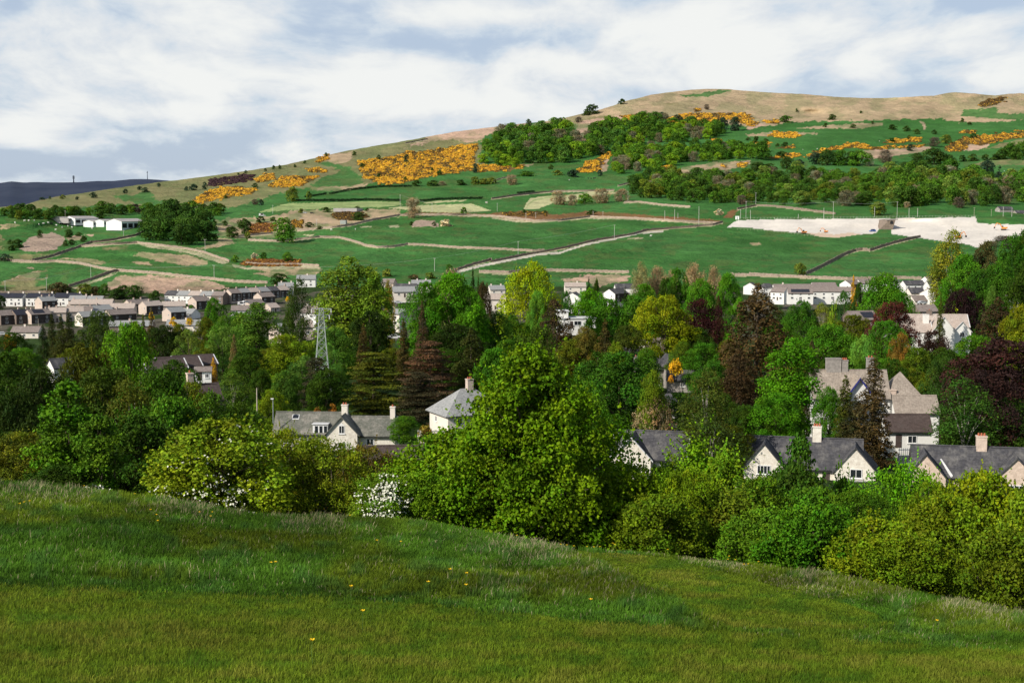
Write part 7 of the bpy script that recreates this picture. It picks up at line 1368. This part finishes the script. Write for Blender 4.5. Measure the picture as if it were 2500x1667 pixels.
# lattice pylon
def pylon():
    D = 322; b = ground_at(787, D); top = P(787, 752, D); H = top[2] - b[2]
    r = empty('lattice_pylon', b, R(12)); tag(r, 'pale steel lattice pylon among the trees', 'pylon')
    w0, w1 = 2.15, .4; lv = [0, .14, .27, .39, .50, .60, .69, .77, .85, .92, 1.0]
    W = lambda t: w0 + (w1 - w0) * t ** .8
    cs = [(-1, -1), (1, -1), (1, 1), (-1, 1)]
    for (a, c) in cs:
        m = MB(); m.tube([(a * W(t), c * W(t), t * H) for t in lv], [.065] * len(lv), 4); m.build('leg', M['steel'], r)
    m = MB()
    for i in range(len(lv) - 1):
        t0, t1 = lv[i], lv[i + 1]
        for k in range(4):
            a, c = cs[k], cs[(k + 1) % 4]
            p0 = (a[0] * W(t0), a[1] * W(t0), t0 * H); p1 = (c[0] * W(t1), c[1] * W(t1), t1 * H); p2 = (c[0] * W(t0), c[1] * W(t0), t0 * H); p3 = (a[0] * W(t1), a[1] * W(t1), t1 * H)
            m.tube([p0, p1], [.045, .045], 4); m.tube([p2, p3], [.045, .045], 4); m.tube([p3, p1], [.04, .04], 4)
    m.build('bracing', M['steel'], r)
    for z, L in ((.99, 2.2), (.92, 1.8)):
        m = MB(); m.tube([(-L, 0, z * H), (L, 0, z * H)], [.1, .1], 4); m.tube([(-L, 0, z * H), (0, 0, z * H - 1.2), (L, 0, z * H)], [.05] * 3, 4); o = m.build('crossarm', M['steel'], r)
        for x in (-L, L): q = MB(); q.tube([(x, 0, z * H), (x, 0, z * H - .9)], [.1, .1], 5); q.build('insulator', M['frame'], o)
pylon()
# street lamp and pole in the park gap
b = P(667, 1018, 232); l = empty('street_lamp', b); tag(l, 'grey street lamp with bent head left of the long stone house', 'lamp')
m = MB(); m.tube([(0, 0, -1), (0, 0, 3.0)], [.09, .06], 7); m.build('post', M['steel'], l); m = MB(); m.box(-.35, -.12, 2.95, .1, .12, 3.12); m.build('lamp_head', M['frame'], l)
pole(628, 946, 1015, 'plain wooden pole left of the street lamp', D=236, r=.12, arm=False, mat='wood')
for (u, a, b_, D, lb) in [(94, 800 - 22, 800, 720, 'thin mast in front of the creeper-covered gable'), (192, 753, 772, 760, 'thin mast before the brown and tan roof')]: pole(u, a, b_, lb, D=D, r=.1, arm=False)
for (u, yt, yb) in [(180, 429, 446), (360, 418, 438)]:
    D = 7000; p = P(u, yb, D); H = (yb - yt) * D / F; e = empty('radio_mast', p); tag(e, ('thick' if u == 180 else 'thin') + ' radio mast on the distant ' + ('left' if u == 180 else 'right') + ' moor top', 'mast')
    m = MB(); rr = 3.2 if u == 180 else 1.8
    m.tube([(0, 0, -3), (0, 0, H)], [rr * 1.0, rr * .5], 4); m.build('tower', M['moor'], e)
    for z in ((.55, .7, .85) if u == 180 else (.8,)): q = MB(); q.tube([(0, 0, z * H), (0, 0, z * H + 2.5)], [rr * 2, rr * 2], 8); q.build('antenna', M['moor'], e)
# cell fence along bank top, parapet and bridge
def poly_fence(label, line, h=1.2, dz=.0, mat='steel', name='railway_fence', every=8):
    pts = resample(line, 4); e = empty(name, pts[0]); tag(e, label, 'fence'); o = pts[0]
    m = MB()
    for z in (h * .8,): m.tube([(p[0] - o[0], p[1] - o[1], p[2] - o[2] + z) for p in pts], [.05] * len(pts), 4)
    m.build('rail', M[mat], e); m = MB(); m.tube([(0, 0, -.3), (0, 0, h)], [.09, .09], 4); pm = m.mesh('post', M[mat])
    for p in pts[::2][:99]: q = link('post', pm, e); q.location = (p[0] - o[0], p[1] - o[1], p[2] - o[2])
poly_fence('green mesh fence behind the pale mown field', T(2, [(1120, 1030), (1220, 1085), (1500, 1080), (1800, 1070), (2335, 1055)]), 2.0, mat='stem')
poly_fence('thin railway fence along the top of the white bank', T(4, [(0, 1183), (600, 1182), (1215, 1174), (1950, 1165)]), 1.6, mat='conc')
poly_fence('green mesh fence on the railway verge', T(3, [(380, 1125), (700, 1140), (1200, 1145), (1500, 1168), (1800, 1180)]), 2.0, mat='stem')
poly_fence('low wooden post fence under the left end of the white bank', T(4, [(0, 1272), (180, 1280), (400, 1300), (640, 1332)]), 1.3, mat='wood', name='post_fence')
def bridge():
    a = G(1800 + 1260 / 3.336, 180 + 1270 / 3.336); D = a[1]
    e = empty('bridge_abutment', a, 0); tag(e, 'grey stone wing wall with a dark arch in the notch of the white bank', 'bridge')
    def q(cx, cy, d=0): p = P(1800 + cx / 3.336, 180 + cy / 3.336, D + d); return (p[0] - a[0], p[1] - a[1], p[2] - a[2])
    m = MB(); A, B, C_, E_ = q(1150, 1278), q(1262, 1278), q(1290, 1190), q(1236, 1196); bk = lambda p: (p[0] * 1.05, p[1] + 40, p[2] * 1.05)
    m.add([A, B, C_, E_, bk(A), bk(B), bk(C_), bk(E_)], [(0, 1, 2, 3), (7, 6, 5, 4), (0, 4, 5, 1), (1, 5, 6, 2), (2, 6, 7, 3), (3, 7, 4, 0)]); m.build('wing_wall', M['drydark'], e)
    m = MB(); c = q(1258, 1214, -.3); n = 12; vs = [(c[0] + 1.55 * math.cos(t), c[1], c[2] + 1.9 * math.sin(t)) for t in [math.pi * k / n for k in range(n + 1)]] + [(c[0] - 1.55, c[1], c[2] - 1.2), (c[0] + 1.55, c[1], c[2] - 1.2)]
    m.add(vs, [tuple(range(len(vs)))[::-1]]); m.build('arch_opening', M['black'], e)
    m = MB(); p0, p1 = q(1215, 1182, -.5), q(1310, 1182, -.5); m.hexa([(p0[0], p0[1], p0[2] - 1.2), (p1[0], p1[1], p1[2] - 1.2), (p1[0], p1[1] + 4, p1[2] - 1.2), (p0[0], p0[1] + 4, p0[2] - 1.2)], [p0, p1, (p1[0], p1[1] + 4, p1[2]), (p0[0], p0[1] + 4, p0[2])]); m.build('parapet', M['grey_stone'], e)
bridge()
# ------------------------------------------------------------------ excavators and vehicles
def excavator(u, yb, rz, label, sc=1.0):
    b = G(u, yb); e = empty('excavator', b, R(rz)); e.scale = (sc,) * 3; tag(e, label, 'excavator')
    for s in (-1, 1):
        m = MB(); m.tube([(-1.7, s * 1.1, .45), (1.7, s * 1.1, .45)], [.45, .45], 8); m.box(-1.7, s * 1.1 - .3, 0.02, 1.7, s * 1.1 + .3, .88); m.build('track', M['rubber'], e)
    m = MB(); m.box(-1.9, -1.2, 1.0, 1.2, 1.2, 2.1); m.box(-2.5, -1.2, 1.1, -1.9, 1.2, 2.2); m.build('engine_body', M['orange'], e)
    m = MB(); m.hexa([(.0, .1, 2.11), (1.3, .1, 1.3), (1.3, 1.2, 1.3), (.0, 1.2, 2.11)], [(.1, .15, 3.1), (1.1, .15, 3.1), (1.1, 1.15, 3.1), (.1, 1.15, 3.1)]); m.build('cab', M['glass'], e)
    m = MB(); m.tube([(1.0, -.3, 1.6), (2.4, -.3, 4.2), (4.6, -.3, 5.0)], [.32, .3, .22], 6); m.build('boom', M['orange'], e)
    m = MB(); m.tube([(4.6, -.3, 5.0), (6.2, -.3, 2.2)], [.24, .16], 6); m.build('arm', M['orange'], e)
    m = MB(); m.hexa([(5.7, -.9, 1.2), (6.6, -.9, 1.0), (6.6, .3, 1.0), (5.7, .3, 1.2)], [(5.6, -.9, 2.2), (6.5, -.9, 2.3), (6.5, .3, 2.3), (5.6, .3, 2.2)]); m.build('bucket', M['black'], e)
excavator(1962, 571, 200, 'orange excavator reaching left, leftmost on the white bank', 1.1)
excavator(2016, 568, 150, 'small orange excavator in the middle of the left bank', .85)
excavator(2340, 583, 20, 'orange excavator behind the olive trees right of the notch', 1.25)
excavator(2450, 562, 155, 'red orange excavator on the bank at the right', 1.35)
def vehicle(u, yb, rz, mat, label, L=4.4, W=1.8, h=1.5, van=False, D=None, cat='car', sc=1.0):
    b = G(u, yb) if D is None else P(u, yb, D); e = empty('parked_van' if van else 'parked_car', b, R(rz)); e.scale = (sc,) * 3; tag(e, label, cat)
    m = MB(); l = L / 2; w = W / 2
    prof = [(-l, .35), (l, .35), (l, .85), (l * .55, 1.0), (l * .3, h), (-l * .95 if van else -l * .6, h), (-l, .95)]
    vs = [(x, -w, z) for x, z in prof] + [(x, w, z) for x, z in prof]; n = len(prof)
    fs = [tuple(range(n)), tuple(range(2 * n - 1, n - 1, -1))] + [(i, i + n, (i + 1) % n + n, (i + 1) % n) for i in range(n)]
    m.add(vs, fs); m.build('body', M[mat], e)
    m = MB()
    for s in (-1, 1): m.hexa([(-l * .5, s * (w + .012), 1.0), (l * .42, s * (w + .012), 1.0), (l * .42, s * (w - .02), 1.0), (-l * .5, s * (w - .02), 1.0)], [(-l * .45, s * (w + .012), h - .12), (l * .27, s * (w + .012), h - .12), (l * .27, s * (w - .02), h - .12), (-l * .45, s * (w - .02), h - .12)])
    m.hexa([(l * .56, -w * .85, 1.03), (l * .56, w * .85, 1.03), (l * .54, w * .85, 1.03), (l * .54, -w * .85, 1.03)], [(l * .33, -w * .8, h - .03), (l * .33, w * .8, h - .03), (l * .30, w * .8, h - .03), (l * .30, -w * .8, h - .03)])
    m.build('window', M['glass'], e)
    for x in (-l * .62, l * .62):
        for s in (-1, 1): m = MB(); m.tube([(x, s * (w - .12), .33), (x, s * (w + .03), .33)], [.33, .33], 12); m.build('wheel', M['rubber'], e)
vehicle(2130, 566, 190, 'carb', 'blue four-wheel drive at the foot of the bank notch', 4.8, 2, 2.0, cat='car', sc=1.25)
vehicle(640, 528, 10, 'carw', 'white van parked on the road below the hill', 6, 2.1, 2.6, True, cat='van', sc=1.1)
vehicle(600, 748 - 8, 40, 'carw', 'white car beside the stepped terrace', D=870)
vehicle(590, 745, 10, 'carw', 'small white van below the white car by the stepped terrace', 4.8, 1.9, 2.1, True, D=850, cat='van')
vehicle(972, 741, 5, 'cars', 'silver car in front of the dormer house', D=760); vehicle(2252, 742, 8, 'cars', 'silver car parked on the drive among the white houses', D=690)
vehicle(6, 818, 20, 'carw', 'white car at the left frame edge below the shaded house', D=640); vehicle(3, 842, 15, 'red', 'red car at the left frame edge', D=600); vehicle(962, 828, 10, 'carw', 'white car glimpsed right of the tall poplar', D=430); vehicle(745, 521, 5, 'cars', 'grey car parked above the small quarry', 4.5, 1.9, 1.5)
vehicle(762, 522, 5, 'black', 'dark car parked above the small quarry', 4.5, 1.9, 1.5)
def hut(u, yb, w, h, mat, label, name='relay_hut'):
    b = G(u, yb); e = empty(name, b, R(-12)); tag(e, label, 'hut'); m = MB(); m.box(-w / 2, -w * .4, -.5, w / 2, w * .4, h); m.build('cabin', M[mat], e); m = MB(); m.box(-w / 2 - .15, -w * .4 - .15, h, w / 2 + .15, w * .4 + .15, h + .2); m.build('roof', M['leadw'], e)
    m = MB(); m.box(-.5, -w * .4 - .04, 0, .5, -w * .4, h * .8); m.build('door', M['steel'], e)
hut(1800, 536, 3.6, 3.2, 'frame', 'white relay hut at the left end of the white bank top'); hut(839, 547, 5.5, 3.2, 'steel', 'silver box hut beside the brown wall'); hut(1188, 496, 2.5, 1.5, 'wood', 'small weathered trough beside the pale mown field')
hut(850, 516, 26, 3.0, 'barnr', 'long low grey shed roof above the small quarry', 'low_shed')
# ------------------------------------------------------------------ sheep and cows
def make_animal(name, fur, head, label, gr, cat, s=1.0):
    e = empty(name, (0, 0, -500)); tag(e, label, cat, gr)
    m = MB(); m.ellip((0, 0, .72 * s), (.62 * s, .30 * s, .34 * s), 10, 7); m.ellip((-.35 * s, 0, .74 * s), (.3 * s, .27 * s, .3 * s), 8, 6); m.tube([(.45 * s, 0, .85 * s), (.68 * s, 0, .98 * s), (.74 * s, 0, 1.0 * s)], [.17 * s, .12 * s, .1 * s], 7)
    m.tube([(.68 * s, 0, 1.02 * s), (.86 * s, 0, .93 * s), (.97 * s, 0, .86 * s)], [.11 * s, .09 * s, .05 * s], 7, mi=1)
    for x in (-.42, .38):
        for y in (-.15, .15): m.tube([(x * s, y * s, .55 * s), ((x - .03) * s, y * s, .3 * s), (x * s, y * s, 0)], [.085 * s, .05 * s, .04 * s], 6, mi=1)
    for y in (-.1, .1): m.tube([(.7 * s, y * s, 1.06 * s), (.66 * s, y * 2.1 * s, 1.05 * s)], [.04 * s, .02 * s], 5, mi=1)
    m.tube([(-.6 * s, 0, .8 * s), (-.7 * s, 0, .5 * s)], [.05 * s, .02 * s], 5)
    m.build('body', [M[fur], M[head]], e); return e
SHEEP = [(60, 541), (70, 541), (84, 540.6), (95, 550), (106, 548), (138, 552), (152, 557), (166, 554), (176, 557), (136, 563), (154, 546), (192, 549), (37, 546), (118, 546), (225, 560)]
sh = make_animal('sheep', 'wool', 'wool', 'white sheep grazing on the field left of the white barns', 'sheep on the field by the barns', 'sheep', 1.5)
for i, (u, y) in enumerate(SHEEP):
    if i == 0: sh.location = G(u, y)
    else: dup(sh, G(u, y), random.random() * 6)
for (u, y) in [(1390, 441), (1960, 367), (1995, 365), (2147, 346), (1870, 420), (2452, 419), (868, 562), (809, 563), (1589, 578)]:
    dup(sh, G(u, y), random.random() * 6, label='lone white sheep dotted on a hillside pasture', group='sheep scattered over the hill pastures')
cw = make_animal('cow', 'hide', 'hide', 'black and white cow on the pasture below the gorse bank', 'cows below the gorse bank', 'cow', 2.0)
for i, (u, y) in enumerate([(1436, 438), (1443, 438), (1449, 437.5), (1452, 437)]):
    if i == 0: cw.location = G(u, y)
    else: dup(cw, G(u, y), random.random() * 6)
dup(cw, G(126, 549), 1.2, label='dark animal among the sheep by the farm', group='dark animals by the farm')
# garden colour
def gshrub(u, yt, w, D, col, lb): 
    p = P(u, yt, D); H = max(1.7, w * D / F * 1.15); p[2] -= H; plant('shrub', p, H, w * D / F, col, lb, 'shrub')
gshrub(18, 816, 20, 610, (.62, .33, .02), 'tall golden shrub beside the cream semi-detached pair, left one'); gshrub(32, 826, 16, 605, (.62, .36, .02), 'golden shrub beside the cream semi-detached pair, right one')
plant('shrub', P(22, 858, 600), 6.5, 4, (.60, .32, .02), 'golden orange bush in front of the red car', 'shrub')
for (u, y, D, w, lb) in [(424, 776, 700, 18, 'left yellow bush before the white walled bungalow'), (463, 776, 700, 16, 'right yellow bush before the white walled bungalow'), (703, 726, 830, 10, 'yellow bush beside the white house near the dark birch'), (370, 764, 800, 14, 'golden bush beside the small olive conifer')]: gshrub(u, y - 2, w, D, (.68, .45, .02), lb)
gshrub(1650, 874, 34, 330, (.66, .42, .02), 'bright yellow shrub beside the grey stone cottage gable'); gshrub(1637, 916, 14, 325, (.60, .30, .03), 'orange shrub below the bright yellow one')
gshrub(812, 985, 22, 262, (.30, .14, .02), 'orange brown shrub behind the chimney of the long stone house'); gshrub(775, 992, 16, 262, (.28, .14, .03), 'small rusty shrub left of it behind the mossy roof')
plant('broad', P(985, 1085, 225), 4.6, 5.5, MID, 'green garden shrub between the long stone house and the hipped house', 'shrub'); plant('shrub', P(1040, 1078, 230), 2.6, 2.4, (.30, .24, .04), 'pale golden shrub by the cream garden wall', 'shrub')
# ------------------------------------------------------------------ light and sky
sd = Vector((-.66, -.52, .58)).normalized()
el = math.asin(sd.z); az = math.atan2(sd.x, sd.y)
L = bpy.data.lights.new('sun', 'SUN'); L.energy = 5.0; L.angle = R(.53); L.color = (1, .93, .82)
lo = bpy.data.objects.new('sun', L); COL.objects.link(lo); lo.rotation_euler = (-sd).to_track_quat('-Z', 'Y').to_euler()
W = bpy.data.worlds.new('World'); SC.world = W; t = NT(W)
sky = t.n('TexSky', sky_type='NISHITA'); sky.sun_disc = False; sky.sun_elevation = el; sky.sun_rotation = az; sky.air_density = 1.0; sky.dust_density = 1.0
tc = t.n('TexCoord'); sp_ = t.n('SeparateXYZ'); t.l(tc.outputs['Generated'], sp_.inputs[0])
X_, Y_, Z_ = sp_.outputs
zz = t.math('ADD', t.math('MAXIMUM', Z_, 0.0), .24)
cx = t.n('CombineXYZ'); t.l(t.math('DIVIDE', X_, zz), cx.inputs[0]); t.l(t.math('DIVIDE', Y_, zz), cx.inputs[1])
mp = t.n('Mapping'); t.l(cx.outputs[0], mp.inputs[0]); mp.inputs['Scale'].default_value = (1.7, 1.15, 1); mp.inputs['Location'].default_value = (3.1, 1.7, 0)
warp = t.noise(1.1, 3, .5, mp.outputs[0], 1)
vm = t.n('VectorMath', operation='MULTIPLY_ADD'); t.l(warp, vm.inputs[0]); vm.inputs[1].default_value = (.55, .35, 0); t.l(mp.outputs[0], vm.inputs[2])
n1 = t.noise(2.3, 10, .58, vm.outputs[0]); n2 = t.noise(.55, 4, .5, vm.outputs[0])
base = t.math('MULTIPLY_ADD', n1, 1.0, t.math('MULTIPLY_ADD', n2, .38, -.14))
# broad bright and dark cloud masses placed by compass bearing and height
ya = t.math('MAXIMUM', Y_, .05); A_ = t.math('DIVIDE', X_, ya); E_ = t.math('DIVIDE', Z_, ya)
def blob(u, y, su, sy, amp, tilt=0.0):
    a0, e0 = tx(u, y); a = t.math('SUBTRACT', A_, float(a0)); e = t.math('SUBTRACT', E_, float(e0))
    if tilt: e = t.math('MULTIPLY_ADD', a, tilt, e)
    a = t.math('DIVIDE', a, su / F); e = t.math('DIVIDE', e, sy / F)
    q = t.math('ADD', t.math('MULTIPLY', a, a), t.math('MULTIPLY', e, e)); return t.math('MULTIPLY', t.math('EXPONENT', t.math('MULTIPLY', q, -1.0)), amp)
acc = base
for b_ in [(30, 8, 60, 30, -.22), (1050, 95, 330, 38, -.15, .05), (2420, 5, 160, 26, -.24), (2260, 140, 110, 50, -.16), (300, 390, 560, 50, -.20), (800, 310, 320, 40, -.14), (1330, 235, 160, 26, -.08), (2050, 215, 190, 26, -.06), (520, 245, 160, 18, -.09), (680, 165, 220, 16, -.07), (1200, 30, 200, 14, .06),
           (150, 130, 230, 70, .12), (40, 330, 110, 40, .10), (420, 170, 160, 24, .08), (950, 215, 330, 22, .10, .12), (1350, 150, 260, 30, .12, .18), (1900, 110, 320, 70, .15), (1700, 190, 240, 30, .08), (380, 60, 240, 30, .06), (600, 210, 190, 18, .06), (2400, 190, 140, 26, .12)]:
    acc = t.math('ADD', acc, blob(*b_))
m = t.n('MapRange'); m.interpolation_type = 'SMOOTHSTEP'; t.l(acc, m.inputs[0]); m.inputs[1].default_value = .36; m.inputs[2].default_value = .70
cloud = t.ramp(m.outputs[0], [(0, (.50, .60, .76)), (.28, (.65, .73, .82)), (.58, (.75, .79, .83)), (1, (.89, .905, .89))])
skc = t.n('VectorMath', operation='SCALE'); t.l(sky.outputs[0], skc.inputs[0]); skc.inputs['Scale'].default_value = .10
mixf = t.ramp(m.outputs[0], [(0, .80), (.5, .97), (1, 1.0)])
# the cloud bank thins out to open blue sky overhead and behind the viewer
hi = t.n('MapRange'); hi.interpolation_type = 'SMOOTHSTEP'; t.l(Z_, hi.inputs[0]); hi.inputs[1].default_value = .26; hi.inputs[2].default_value = .62; hi.inputs[3].default_value = 1; hi.inputs[4].default_value = .22
bk = t.n('MapRange'); bk.interpolation_type = 'SMOOTHSTEP'; t.l(Y_, bk.inputs[0]); bk.inputs[1].default_value = -.3; bk.inputs[2].default_value = .5; bk.inputs[3].default_value = .3; bk.inputs[4].default_value = 1
fin = t.mix(t.math('MULTIPLY', mixf, t.math('MULTIPLY', hi.outputs[0], bk.outputs[0])), skc.outputs[0], cloud)
bg = t.n('Background'); bg.inputs['Strength'].default_value = 1.0; t.l(fin, bg.inputs[0]); t.l(bg.outputs[0], t.out.inputs[0])
SC.view_settings.view_transform = 'Standard'; SC.view_settings.look = 'None'; SC.view_settings.exposure = 0; SC.view_settings.gamma = 1
SC.cycles.max_bounces = 5; SC.cycles.diffuse_bounces = 2; SC.cycles.glossy_bounces = 2; SC.cycles.transmission_bounces = 3; SC.cycles.transparent_max_bounces = 4
SC.cycles.use_adaptive_sampling = True; SC.cycles.adaptive_threshold = .02
